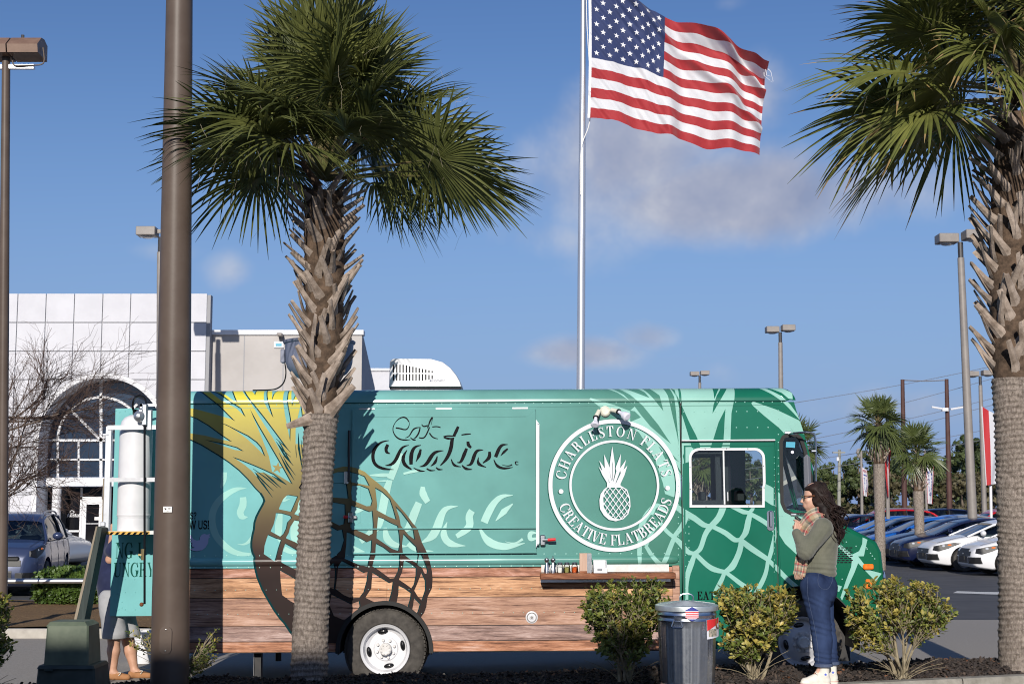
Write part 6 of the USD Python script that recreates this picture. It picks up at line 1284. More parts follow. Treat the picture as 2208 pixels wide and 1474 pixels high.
# pipe rail
pr = thing('pipe_rail', 'grey horizontal pipe rail in front of the parked utility car', 'rail')
a, b = at(-40, 1252, 24.1), at(330, 1252, 24.1)
obj('rail_pipe', MB().tube([a, b], 0.045, 12), 'galvanised', pr, smooth=40)
for px in (-30, 300): p = at(px, 1252, 24.1); obj('post', MB().tube([(p[0], p[1], 0.1), p], 0.045, 12), 'galvanised', pr)
ws_ = at(22, 1286, 25.6); obj('wheel_stop', MB().box(ws_[0] - 0.5, ws_[0] + 0.35, 25.5, 25.65, 0.0, 0.15, 0.03), 'concrete', label='pale concrete wheel stop under the utility car bumper', cat='wheel stop')
# ------------------------------------------------------------------ green utility box, leaning board, bucket, bin
mat('box_green', (0.075, 0.098, 0.065), 0.6, (0.13, 0.155, 0.105), ns=5, nd=7, bump=0.12, bs=90, bd=0.003)
mat('box_base', (0.028, 0.042, 0.035), 0.6, (0.05, 0.065, 0.055), ns=7)
Yx = 12.6
ub = thing('utility_box', 'faded green utility pedestal box standing in the mulch at lower left', 'utility box')
def bx(px, py): return at(px, py, Yx)
def frus(p0, p1, p2, p3, d0, d1, ya=Yx):                   # tapered box from front-face pixels (bottom left/right, top left/right)
    bl, br, tl, tr = at(*p0, ya), at(*p1, ya), at(*p2, ya), at(*p3, ya); P = []
    for p, d, s in ((bl, d0, 1), (br, d0, -1), (tl, d1, 1), (tr, d1, -1)):
        for yy in (ya + (0 if d is d0 else 0.02), ya + d): P += [(p[0] + s * 0.015, yy, p[2]), (p[0], yy + (0.015 if yy < ya + .1 else -0.015), p[2])]
    return MB().mf(hulls(P))
obj('upper_cover', frus((93, 1437), (190, 1437), (99, 1349), (189, 1349), 0.40, 0.36), 'box_green', ub)
obj('cap', MB().mf(hulls([tuple(at(x, y, Yx + d)) for x, y, d in ((99, 1350, 0.02), (189, 1350, 0.02), (108, 1339.5, 0.06), (183, 1339.5, 0.06))] + [(at(x, 1350, Yx)[0], Yx + .37, at(x, 1350, Yx)[2]) for x in (100, 188)] + [(at(x, 1339.5, Yx + .06)[0], Yx + .32, at(x, 1339.5, Yx + .06)[2]) for x in (108, 183)])), 'box_green', ub)
lb = obj('base', frus((74, 1500), (206, 1500), (79, 1441), (202, 1441), 0.48, 0.46, Yx - 0.05), 'box_base', ub)
obj('base_rim', frus((78, 1441.5), (203, 1441.5), (81, 1434.5), (199, 1434.5), 0.47, 0.45, Yx - 0.06), 'box_base', ub)
obj('lifting_lug', MB().box(bx(116, 0)[0], bx(133, 0)[0], Yx - 0.075, Yx - 0.05, bx(0, 1445)[2], bx(0, 1438)[2], 0.006), 'box_base', lb)
bd_ = thing('timber_board', 'long dark board with a pale edge leaning on the tank rack', 'board')
Ybd = 14.2
P = []
for (px, py) in ((217, 1134), (238, 1140), (170, 1343), (187, 1343)): pass
def slat(p0, p1, p2, p3, y0, y1): return MB().mf(hulls([(at(*p, (y0 + y1) / 2)[0], y, at(*p, (y0 + y1) / 2)[2]) for p in (p0, p1, p2, p3) for y in (y0, y1)]))
obj('board_face', slat((217, 1134), (226, 1137), (155.4, 1410), (174, 1410), Ybd, Ybd + 0.2), 'board_dark', bd_)
obj('board_edge', slat((213, 1134), (216.6, 1134), (148, 1410), (155, 1410), Ybd - 0.003, Ybd + 0.2), 'board_wood', bd_)
bk = thing('bucket', 'white plastic bucket half hidden behind the bronze lamp post', 'bucket', ground_at(312, 1432, 0.0))
br_ = 0.17
obj('bucket_body', MB().lathe([(0, 0.0), (0.14, 0.0), (0.145, 0.01), (0.165, 0.36), (0.175, 0.365), (0.175, 0.39), (0.16, 0.39), (0.14, 0.03), (0, 0.03)], n=28), 'white_enamel', bk, smooth=40)
for z in (0.30, 0.335): obj('rib', MB().lathe([(0.16, z - .006), (0.171, z - .004), (0.171, z + .004), (0.16, z + .006)], n=28), 'white_enamel', bk)
mat('sticker_red', (0.62, 0.03, 0.03), 0.45); mat('sticker_navy', (0.03, 0.04, 0.25), 0.45); mat('photo_print', (0.10, 0.14, 0.10), 0.5, (0.55, 0.45, 0.36), ns=60)
mat('zinc_new', (0.58, 0.61, 0.65), 0.27, (0.46, 0.49, 0.53), ns=22, nd=5, metal=1.0, rvar=0.08, bump=0.06, bs=45, bd=0.004)
mat('zinc_lid', (0.62, 0.66, 0.66), 0.42, (0.50, 0.54, 0.55), ns=22, metal=.75)
# metal bin
Yc = 11.78
bp = at(1483, 1479, Yc); kx = Yc / F
bz0 = float(bed_z(bp[0], Yc)) - 0.02
bin_ = thing('trash_can', 'shiny galvanised trash can with a ribbed lid beside the kerb', 'trash can', (bp[0], Yc, bz0))
Hc = at(1483, 1308, Yc)[2] - bz0
n = 120; th = np.arange(n) * 2 * PI / n
zz = [0, .004, .02, .035, .05, .06, .075, .09, .10, .12, Hc - .16, Hc - .115, Hc - .10, Hc - .085, Hc - .07, Hc - .055, Hc - .04, Hc - .02, Hc]
rr = [.97, .985, .985, .955, .985, .955, .985, .955, .95, .95, .985, .99, 1.02, .99, .99, 1.02, .99, .99, 1.0]
fl_ = [0, 0, 0, 0, 0, 0, 0, 0, .0, 1, 1, 0, 0, 0, 0, 0, 0, 0, 0]
R0 = 62.5 * kx
ribs = np.where((np.arange(n) % 6) < 2, 0.016, 0.0)
P = np.array([[(R0 * (0.94 + 0.06 * z / Hc) * (q * 1.0 + f * ribs[i]) * math.cos(th[i]), R0 * (0.94 + 0.06 * z / Hc) * (q + f * ribs[i]) * math.sin(th[i]), z) for i in list(range(n)) + [0]] for z, q, f in zip(zz, rr, fl_)])
obj('can_body', MB().grid(P), 'zinc_new', bin_, smooth=28)
lid = [(0, 0.075), (0.10 * 1, 0.068)]
for i in range(1, 9): q = R0 * 1.06 * (i / 9); lid += [(q - 0.004, 0.038 - 0.028 * (i / 9) ** 1.6), (q + 0.004, 0.0425 - 0.028 * (i / 9) ** 1.6), (q + 0.008, 0.0375 - 0.028 * (i / 9) ** 1.6)]
lid = sorted(set([(0.0, 0.038)] + lid[2:])) + [(R0 * 1.06, 0.008), (R0 * 1.075, 0.0), (R0 * 1.07, -0.032), (R0 * 1.05, -0.035)]
ld = obj('lid', MB().lathe([(a, b + Hc + 0.012) for a, b in lid][::-1], n=64), 'zinc_lid', bin_, smooth=30)
ld2 = MB().tube(spline([(-0.052, 0, Hc + 0.04), (-0.055, 0, Hc + 0.085), (-0.035, 0, Hc + 0.105), (0.035, 0, Hc + 0.105), (0.055, 0, Hc + 0.085), (0.052, 0, Hc + 0.04)], 24), 0.006, 7)
obj('lid_handle', ld2, 'zinc_new', ld)
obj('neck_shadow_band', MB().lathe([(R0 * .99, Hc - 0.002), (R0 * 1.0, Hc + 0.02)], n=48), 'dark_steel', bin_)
def onbin(u, z, off): return np.array([(R0 + off) * math.sin(u), -(R0 + off) * math.cos(u), z])
def curved(poly, off, mt, name, par):                     # a flat print bent round the can: poly in (metres along, height)
    mb = MB()
    for g in polys(poly):
        x0, y0, x1, y1 = g.bounds
        for i in range(8):
            for q in polys(g.intersection(sbox(x0 + (x1 - x0) * i / 8, y0 - 1, x0 + (x1 - x0) * (i + 1) / 8, y1 + 1))):
                if q.area < 1e-9: continue
                v, f = trimesh.creation.triangulate_polygon(q, engine='earcut'); mb.add(np.array([onbin(a / R0, b, off) for a, b in v]), f)
    return obj(name, mb, mt, par)
zb = lambda py: at(1483, py, Yc)[2] - bz0
xb = lambda px: R0 * math.asin(np.clip((px - 1483) * kx / R0, -.999, .999))
hdl = MB(); u0 = xb(1457) / R0
for px in (1457,):
    pts = [onbin(xb(1451) / R0, zb(1330), 0.012), onbin(xb(1447) / R0, zb(1345), 0.02), onbin(xb(1449) / R0, zb(1346), 0.02), onbin(xb(1465) / R0, zb(1346), 0.02), onbin(xb(1467) / R0, zb(1345), 0.02), onbin(xb(1463) / R0, zb(1330), 0.012)]
    hdl.tube(pts, 0.0055, 6)
obj('side_handle', hdl, 'zinc_new', bin_)
curved(sbox(xb(1450), zb(1331), xb(1465), zb(1325)), 0.012, 'zinc_new', 'handle_clip', bin_)
h2 = MB().tube(spline([onbin(xb(1541) / R0, zb(1329), 0.015), onbin(xb(1533) / R0, zb(1337), 0.03), onbin(xb(1534) / R0, zb(1347), 0.03), onbin(xb(1541) / R0, zb(1350), 0.02)], 14), 0.005, 6); obj('side_handle', h2, 'rust', bin_)
hx_, hz_2 = xb(1485.5), zb(1317.5)
def hexa(r_, dx=0, dz=0): return Polygon([(hx_ + dx + r_ * math.cos(k * PI / 3 + .52), hz_2 + dz + r_ * math.sin(k * PI / 3 + .52)) for k in range(6)])
hx = hexa(0.058)
s1_ = curved(hx, 0.021, 'white_vinyl', 'round_sticker', bin_)
for i in range(5): curved(hx.intersection(sbox(-9, hz_2 - 0.034 + i * 0.0145, 9, hz_2 - 0.034 + i * 0.0145 + 0.0075)), 0.0217, 'sticker_red', 'sticker_stripe', s1_)
curved(hx.intersection(sbox(-9, hz_2 + 0.024, 9, 9)), 0.0222, 'sticker_navy', 'sticker_band', s1_); curved(hx.intersection(sbox(hx_ - .025, -9, hx_ + .03, hz_2 - 0.042)), 0.0222, 'sticker_navy', 'sticker_band', s1_)
l_ = Polygon([(xb(1515), zb(1372)), (xb(1515), zb(1331)), (xb(1544.3), zb(1328)), (xb(1544.3), zb(1368))])
s2_ = curved(l_, 0.018, 'white_vinyl', 'care_label', bin_)
curved(l_.intersection(Polygon([(xb(1514), zb(1355)), (xb(1514), zb(1320)), (xb(1541), zb(1320)), (xb(1541), zb(1338)), (xb(1528), zb(1347))])), 0.0217, 'sticker_red', 'label_band', s2_)
curved(sbox(xb(1519), zb(1367), xb(1537), zb(1351)), 0.0187, 'photo_print', 'label_picture', s2_)
curved(unary_union([sbox(xb(1518), zb(1336 + k * 3.6), xb(1533 + (3 if k == 0 else 0)), zb(1334 + k * 3.6)) for k in range(3)]), 0.0192, 'white_vinyl', 'label_print', s2_)
# counter things
def cs(px): return tx(px, 1231) * (YT - SD * .6) / YT
cz_ = float(untilt([[tx(1230), YT, SZ1 - 0.012]])[0][2])
def shelf_at(px, dy=0.14): p = untilt([[tx(px, 1231) * (YT - dy) / YT, YT - dy, SZ1 - 0.012]])[0]; return p + [0, 0, 0.0005]
mat('spice_white', (0.75, 0.74, 0.70), 0.8, (0.62, 0.60, 0.55), ns=120); mat('spice_green', (0.17, 0.16, 0.04), 0.9, (0.33, 0.31, 0.12), ns=140); mat('spice_red', (0.42, 0.035, 0.01), 0.8, (0.55, 0.16, 0.03), ns=140)
mat('napkin_wood', (0.40, 0.25, 0.18), 0.6, (0.50, 0.34, 0.25), ns=5, stretch=(4, 4, .5)); pane('jar_glass', (0.9, 0.92, 0.92), 1.45)
for px, hgt, lab in ((1179, 0.150, 'shorter stainless pepper mill at the left end of the counter shelf'), (1192.5, 0.165, 'taller stainless mill with a pin top beside the shorter mill')):
    m = thing('pepper_mill', lab, 'pepper mill', shelf_at(px))
    obj('mill_body', MB().lathe([(0, 0), (0.028, 0), (0.028, 0.03), (0.022, 0.055), (0.016, 0.085), (0.014, 0.10), (0.018, 0.105), (0.018, 0.11)], n=20), 'steel', m, smooth=35)
    obj('mill_head', MB().lathe([(0.012, 0.108), (0.022, 0.113), (0.026, 0.125), (0.024, 0.138), (0.012, 0.146), (0.005, 0.147), (0.005, hgt), (0, hgt + 0.003)], n=20), 'steel', m, smooth=35)
for px, mt, lab in ((1207.5, 'spice_white', 'glass shaker filled with white grated cheese'), (1222.5, 'spice_green', 'glass shaker filled with green dried herbs'), (1239, 'spice_red', 'glass shaker filled with red pepper flakes')):
    m = thing('spice_shaker', lab, 'shaker', shelf_at(px, 0.15), group=None)
    obj('jar', MB().lathe([(0, 0.0), (0.030, 0.0), (0.033, 0.02), (0.033, 0.06), (0.026, 0.08), (0.026, 0.085)], n=20), 'jar_glass', m, smooth=35)
    obj('contents', MB().lathe([(0, 0.004), (0.029, 0.004), (0.031, 0.02), (0.031, 0.055), (0, 0.058)], n=20), mt, m, smooth=35)
    obj('lid', MB().lathe([(0.027, 0.080), (0.028, 0.095), (0.022, 0.104), (0, 0.106)], n=20), 'steel', m, smooth=35)
nd = thing('napkin_dispenser', 'upright napkin dispenser with wooden sides on the counter shelf', 'napkin dispenser', shelf_at(1263, 0.13), rotz=math.radians(0))
obj('side_board', MB().box(-0.062, 0.010, -0.075, -0.066, 0.0, 0.190), 'napkin_wood', nd)
obj('case', MB().box(-0.060, 0.055, -0.065, 0.06, 0.004, 0.188), 'steel', nd)
obj('side_board', MB().box(-0.062, 0.057, 0.061, 0.07, 0.0, 0.190), 'napkin_wood', nd)
obj('napkins', MB().box(0.056, 0.059, -0.04, 0.04, 0.03, 0.11), 'paper', nd); obj('base_board', MB().box(-0.061, 0.009, -0.079, -0.0755, 0, 0.02), 'shelf_wood', nd)
wb = thing('utensil_box', 'white open box with a metal label holder on the counter shelf', 'box', shelf_at(1297, 0.14))
obj('box_front', MB().prism(Polygon([(-0.075, 0), (0.045, 0), (0.045, 0.055), (-0.045, 0.055), (-0.075, 0.04)]), -0.08, -0.074), 'white_enamel', wb)
obj('box_side', MB().prism(Polygon([(-0.08, 0), (0.08, 0), (0.08, 0.12), (0.03, 0.12), (-0.08, 0.055)]), 0.045, 0.051, 'yz'), 'white_enamel', wb)
obj('box_side', MB().prism(Polygon([(-0.08, 0), (0.08, 0), (0.08, 0.12), (0.03, 0.12), (-0.08, 0.04)]), -0.081, -0.075, 'yz'), 'white_enamel', wb)
obj('box_back', MB().box(-0.074, 0.044, 0.074, 0.08, 0, 0.12), 'white_enamel', wb); obj('box_bottom', MB().box(-0.074, 0.044, -0.073, 0.073, 0, 0.005), 'white_enamel', wb)
obj('label_holder', MB().box(-0.045, 0.0, -0.085, -0.0801, 0.022, 0.042, 0.002), 'steel', wb)
# ------------------------------------------------------------------ buildings
mat('panel_white', (0.53, 0.53, 0.56), 0.85, (0.58, 0.58, 0.61), ns=1.2, nd=6)
mat('joint_grey', (0.30, 0.30, 0.31), 0.8)
mat('trim_white', (0.66, 0.66, 0.68), 0.6)
mat('stucco_grey', (0.40, 0.375, 0.355), 0.9, (0.46, 0.435, 0.415), ns=0.7, nd=8, bump=0.1, bs=40)
mat('recess_dark', (0.035, 0.028, 0.026), 0.8)
mat('tinted_glass', (0.020, 0.032, 0.055), 0.04, (0.032, 0.048, 0.078), ns=0.6, coat=0.3)
mat('door_glass', (0.008, 0.008, 0.010), 0.05, coat=0.3)
mat('bark_grey', (0.10, 0.075, 0.06), 0.9, (0.18, 0.14, 0.115), ns=10)
mat('twig', (0.085, 0.058, 0.048), 0.9, (0.13, 0.09, 0.075), ns=6)
YW = 52.0
def w(px, py, Y=YW): p = at(px, py, Y); return p[0], p[2]
show = thing('showroom', 'white panelled car showroom with a big arched window', 'building')
acx, acz = w(218, 949); AR = 146 / F * YW
xl, xr, zt, zbot = w(-90, 800)[0], w(443, 800)[0], w(218, 632)[1], 0.12
spring = acz
opening = unary_union([Point(acx, acz).buffer(AR, quad_segs=24), sbox(acx - AR, 0.1, acx + AR, acz)])
obj('wall', MB().prism(sbox(xl, zbot, xr - .02, zt - 0.05).difference(opening), YW + 0.06, YW + 0.5), 'joint_grey', show)
cols = [-90, -29, 32, 93.5, 155, 216.5, 277, 338.5, 395, 443]; rows = [632, 695, 757, 818, 880, 942, 1004, 1066, 1128, 1191]
for i in range(9):
    for j in range(9):
        a, b = w(cols[i], 800)[0], w(cols[i + 1], 800)[0]; c, d = w(218, rows[j + 1])[1], w(218, rows[j])[1]
        g = sbox(a + 0.017, max(c, zbot) + 0.017, b - 0.017, d - 0.017).difference(opening)
        for q in polys(g):
            if q.area > 0.02: obj('panel', MB().prism(q, YW + 0.0, YW + 0.055), 'panel_white', show)
obj('side_wall', MB().box(xr - 0.02, xr + 0.12, YW + 0.05, YW + .4, zbot, zt - 0.06), 'joint_grey', show)
obj('roof_slab', MB().box(xl, xr - .05, YW + 0.5, YW + .9, zt - 0.4, zt - 0.1), 'joint_grey', show)
ring_ = Point(acx, acz).buffer(AR, quad_segs=24).difference(Point(acx, acz).buffer(AR - 0.19, quad_segs=24)).intersection(sbox(acx - 9, acz, acx + 9, acz + 9))
obj('arch_reveal', MB().prism(unary_union([ring_, sbox(acx - AR, 0.1, acx - AR + .19, acz), sbox(acx + AR - .19, 0.1, acx + AR, acz)]), YW + 0.02, YW + 1.3), 'trim_white', show)
YG = YW + 1.1; k5 = YG / F
gx, gz_ = at(218, 949, YG)[0], at(218, 949, YG)[2]; GR = 135 * k5
fr = obj('arched_window', MB().prism(unary_union([Point(gx, gz_).buffer(GR, quad_segs=24).intersection(sbox(-99, gz_, 99, 99)), sbox(gx - GR, at(218, 1028, YG)[2], gx + GR, gz_)]), YG + 0.06, YG + 0.1), 'tinted_glass', show, label='tall arched window of dark glass')
def bar(pts, wd, name='mullion', par=fr): obj(name, MB().prism(LineString([(at(a, b, YG)[0], at(a, b, YG)[2]) for a, b in pts]).buffer(wd / 2 * k5, cap_style='flat'), YG - 0.03, YG + 0.058), 'trim_white', par)
bar([(84, 949), (352, 949)], 5); bar([(84, 990.5), (352, 990.5)], 4)
for x in (125, 311): bar([(x, 949), (x, 1028)], 4.5)
for x in (170, 264): bar([(x, 951), (x, 1028)], 4)
bar([(218, 822), (218, 1028)], 6)
bar([(218, 949), (140, 871)], 5); bar([(218, 949), (296, 871)], 5)
bar([(218 + 93 * math.cos(t), 949 - 93 * math.sin(t)) for t in np.linspace(0.02, PI - 0.02, 40)], 5)
bar([(85, 949), (85, 1190)], 4); bar([(351, 949), (351, 1190)], 4)
obj('lintel', MB().box(at(84, 0, YG)[0], at(352, 0, YG)[0], YG - 0.3, YG + 0.09, at(0, 1048, YG)[2], at(0, 1029, YG)[2], 0.01), 'trim_white', show)
dfm = obj('storefront', MB().box(at(84, 0, YG)[0], at(352, 0, YG)[0], YG + 0.7, YG + 0.75, 0.12, at(0, 1048, YG)[2]), 'door_glass', show)
obj('porch_ceiling', MB().box(at(84, 0, YG)[0], at(352, 0, YG)[0], YG + 0.1, YG + 0.7, at(0, 1050, YG)[2], at(0, 1048.5, YG)[2]), 'recess_dark', show)
obj('column', MB().tube([(at(126, 0, YG)[0], YG - 0.15, 0.12), (at(126, 0, YG)[0], YG - 0.15, at(0, 1048, YG)[2])], 9.5 * k5, 20), 'trim_white', show, smooth=40)
def dbar(x0, x1, y0, y1, name='door_frame', par=None, y=YG + 0.62): return obj(name, MB().box(at(x0, 0, YG)[0], at(x1, 0, YG)[0], y, y + 0.06, at(0, y1, YG)[2], at(0, y0, YG)[2]), 'trim_white', par or dfm)
for a in ((163, 167.5, 1048, 1190), (132, 164, 1143, 1147), (132, 164, 1184, 1190), (163, 215, 1070, 1076), (168, 171, 1076, 1190), (210, 215, 1048, 1190), (171, 177, 1076, 1190), (205, 210, 1076, 1190), (177, 205, 1076, 1087), (177, 205, 1175, 1190), (177, 205, 1128, 1129.5)): dbar(*a)
obj('window_lettering', MB().prism(affinity.translate(sans('Allstate', 7.2 * k5, True), at(134, 0, YG)[0], at(0, 1114, YG)[2]), YG + 0.68, YG + 0.69), 'trim_white', dfm)
obj('window_emblem', MB().prism(affinity.scale(Point(at(145, 0, YG)[0], at(0, 1103, YG)[2]).buffer(0.085).difference(Point(at(145, 0, YG)[0], at(0, 1103, YG)[2]).buffer(0.06)), 1.1, .7), YG + 0.68, YG + 0.69), 'trim_white', dfm)
obj('notice', MB().box(at(195, 0, YG)[0], at(205, 0, YG)[0], YG + 0.66, YG + 0.69, at(0, 1121, YG)[2], at(0, 1114, YG)[2]), 'paper', dfm)
# grey wing and the low white block behind
YV = 52.45
wing = thing('showroom_wing', 'plain grey building wing with a white roof edge behind the truck', 'building')
p0, p1 = at(436, 900, YV), at(778.5, 900, YV); ztop = at(600, 722, YV)[2]
obj('wall', MB().box(p0[0] + 0, p1[0], YV, YV + 0.4, 0.0, ztop), 'stucco_grey', wing)
for px in (520, 605.5, 690): obj('wall_joint', MB().box(at(px, 0, YV)[0] - .02, at(px, 0, YV)[0] + .02, YV - 0.004, YV + .01, 0.1, ztop - .01), 'joint_grey', wing)
obj('roof_edge', MB().box(p0[0], p1[0] + 0.06, YV - 0.08, YV + 0.45, ztop + 0.003, at(600, 711.5, YV)[2]), 'trim_white', wing)
s_l = [(at(780, 0, YV)[0], YV + 0.41)]
obj('sloping_side', MB().mf(hulls([(p1[0] - 0.3, YV + 0.46, 0), (p1[0] - 0.3, YV + .46, ztop), (p1[0] - 0.02, YV + 0.46, 0), (p1[0] - 0.02, YV + 0.46, ztop + .1), (at(806, 0, YV + 4)[0], YV + 4, 0), (at(806, 0, YV + 4)[0], YV + 4, at(0, 836, YV + 4)[2]), (at(806, 0, YV + 4)[0] - .3, YV + 4, 0), (at(806, 0, YV + 4)[0] - .3, YV + 4, at(0, 836, YV + 4)[2])])), 'stucco_grey', wing)
vl = obj('wall_light', MB().box(at(585, 0, YV)[0], at(606.5, 0, YV)[0], YV - 0.06, YV - 0.001, at(0, 750, YV)[2], at(0, 736.5, YV)[2], .01), 'trim_white', wing)
obj('lens', MB().box(at(589, 0, YV)[0], at(602, 0, YV)[0], YV - 0.07, YV - 0.059, at(0, 746.5, YV)[2], at(0, 740.5, YV)[2]), 'sticker_blue', vl)
obj('security_camera', MB().box(at(594, 0, YV)[0], at(606, 0, YV)[0], YV - 0.45, YV - 0.1, at(0, 727, YV)[2], at(0, 720, YV)[2], .03).box(at(597, 0, YV)[0], at(602, 0, YV)[0], YV - 0.15, YV, at(0, 733, YV)[2], at(0, 725, YV)[2]), 'lamp_taupe', wing)
low = thing('low_building', 'low white block showing beside the rooftop air conditioner', 'building')
q0, q1 = at(800, 794, 80), at(905, 794, 80)
obj('wall', MB().box(q0[0], q1[0], 80, 95, 0, q0[2] - .15), 'panel_white', low); obj('roof_edge', MB().box(q0[0] - .05, q1[0] + .05, 79.9, 95.1, q0[2] - .147, q0[2]), 'trim_white', low)

# building across the near road, behind the viewer; its roof edge shades the foot of the bed
nb = thing('roadside_building', 'plain three storey building across the near road behind the viewer', 'building'); nx0, nx1, ny, nh = -44.0, -1.0, -9.0, 9.7
obj('wall', MB().box(nx0, nx1, ny - 12, ny, 0, nh - .4), 'stucco_grey', nb); obj('parapet', MB().box(nx0 - .1, nx1 + .1, ny - 12.1, ny + .1, nh - .397, nh), 'trim_white', nb)
for i in range(11):
    for j in range(3): x = nx1 - 2.6 - i * 3.9; z = 1.0 + j * 3.1; wn_ = obj('window', MB().box(x - .8, x + .8, ny + .004, ny + .05, z, z + 1.6, .01), 'trim_white', nb); obj('pane', MB().box(x - .7, x + .7, ny + .052, ny + .056, z + .1, z + 1.5), 'tinted_glass', wn_)
# ------------------------------------------------------------------ bare tree on the left
def bare_tree():
    r = np.random.default_rng(19); t = thing('bare_tree', 'leafless tree with fine twigs spreading in front of the showroom at the left edge', 'tree')
    Yt_ = 21.5; base = at(-140, 1330, Yt_); base[2] = 0.12
    lim, tw = MB(), MB(); cnt = [0]
    def grow(p, d, ln, rad, lev):
        if cnt[0] > 5600: return
        cnt[0] += 1; n = 5 if lev < 3 else (3 if lev < 4 else 2); P = [p]; v = d / np.linalg.norm(d)
        for i in range(n):
            v = v + r.normal(0, 0.10 if lev < 3 else 0.14, 3) + np.array([0, 0, 0.035 if lev < 4 else 0.05]); v /= np.linalg.norm(v); P.append(P[-1] + v * ln / n)
        (lim if lev < 3 else tw).tube(P, np.linspace(rad, rad * 0.62, n + 1), 6 if lev < 2 else (5 if lev < 3 else 3), cap=False)
        if lev >= 6: return
        k = {0: 6, 1: 7, 2: 6, 3: 5, 4: 4, 5: 2}[lev]
        for j in range(k):
            f = 0.25 + 0.75 * (j + r.random()) / k; i = min(int(f * n), n - 1); q = lerp(P[i], P[i + 1], f * n - i)
            a = r.normal(0, 1, 3); a -= v * (a @ v); a /= np.linalg.norm(a); sp = r.uniform(0.45, 0.85)
            dd = v * math.cos(sp) + a * math.sin(sp); dd[1] *= .8
            grow(q, dd, ln * r.uniform(0.5, 0.74), max(rad * r.uniform(0.42, 0.62), .0022), lev + 1)
    P0 = base
    lim.tube([base, base + [0.05, 0, 1.0], base + [0.1, 0, 1.6]], [0.09, 0.07, 0.05], 8)
    for d, ln in (((0.9, -0.15, 0.75), 1.45), ((0.62, .2, 1.15), 1.9), ((0.36, -.1, 1.3), 2.3), ((1.0, .1, 0.3), 1.2), ((0.12, .3, 1.5), 2.4), ((-.4, 0, 1.3), 2.0), ((1.0, -.2, .05), 1.05)):
        grow(base + [0.08, 0, r.uniform(0.9, 1.6)], np.array(d, float), ln, 0.032, 1)
    obj('trunk', lim, 'bark_grey', t, smooth=True); obj('twigs', tw, 'twig', t, kind='stuff')
bare_tree()

# ------------------------------------------------------------------ tree line, utility poles, wires, banners
mat('pine_leaf', (0.030, 0.050, 0.016), 0.6, (0.085, 0.11, 0.032), ns=0.35, nd=5, trans=0.15)
mat('scrub_leaf', (0.055, 0.055, 0.022), 0.6, (0.115, 0.095, 0.045), ns=0.4, nd=5, trans=0.15)
mat('far_bark', (0.10, 0.075, 0.06), 0.9, (0.16, 0.13, 0.10), ns=3)
def crown(r, hgt, wid, nclump, nleaf, ls, bottom):
    mb = MB()
    for _ in range(nclump):
        z = bottom + (hgt - bottom) * r.uniform(0, 1) ** 0.85; f = (z - bottom) / (hgt - bottom); ra = wid * (0.55 + 0.6 * math.sin(PI * min(0.97, f * 0.9 + 0.12))) * r.uniform(0.25, 1.0); a = r.uniform(0, 2 * PI)
        c = np.array([ra * math.cos(a), ra * math.sin(a), z]); s = r.uniform(0.35, 0.75) * wid * .42
        V = r.normal(0, 1, (nleaf, 3)); V /= np.linalg.norm(V, axis=1, keepdims=True); P = c + V * s * np.array([1, 1, .7]) * r.uniform(.4, 1.0, (nleaf, 1))
        for p, v in zip(P, V):
            u = np.cross(v, r.normal(0, 1, 3)); u /= np.linalg.norm(u); q = np.cross(v, u); l = ls * r.uniform(.6, 1.3)
            mb.add([p - u * l, p + q * l * .6, p + u * l, p - q * l * .6 + v * l * .3], [(0, 1, 2, 3)])
    return mb
tr = np.random.default_rng(77); protos = []
for k in range(5):
    hgt = (6.4, 7.6, 5.6, 8.2, 5.0)[k]; wid = (2.0, 1.9, 2.3, 1.8, 2.2)[k]
    protos.append((hgt, wid, crown(tr, hgt, wid, 46, 34, 0.20, hgt * (0.25 if k != 3 else .42))))
first = {}
xs_ = np.r_[np.linspace(1486, 1640, 8), np.linspace(1738, 2204, 29)]
WHERE = [(1525, 'seen through the left half of the cab window'), (1570, 'seen beside the bar of the cab window'), (1650, 'seen through the right half of the cab window'), (1775, 'just past the windscreen'), (1806, 'left of the thin utility pole'), (1835, 'between the utility pole and the street light'), (1870, 'behind the street light banner'), (1905, 'behind the taller far palm trunk'), (1940, 'between the taller far palm and the first brown post'), (1965, 'right of the first brown post'), (1995, 'behind the shorter far palm trunk'), (2030, 'between the lettered banner and the second brown post'), (2065, 'right of the second brown post'), (2095, 'left of the tall grey lamp post'), (2120, 'right of the tall grey lamp post'), (2160, 'behind the large striped banner'), (9999, 'at the right end of the tree line behind the palm')]
KW = ['round green pine', 'tall dark pine', 'broad low tree', 'bare trunked pine', 'brownish scrub tree']
seen_ = set()
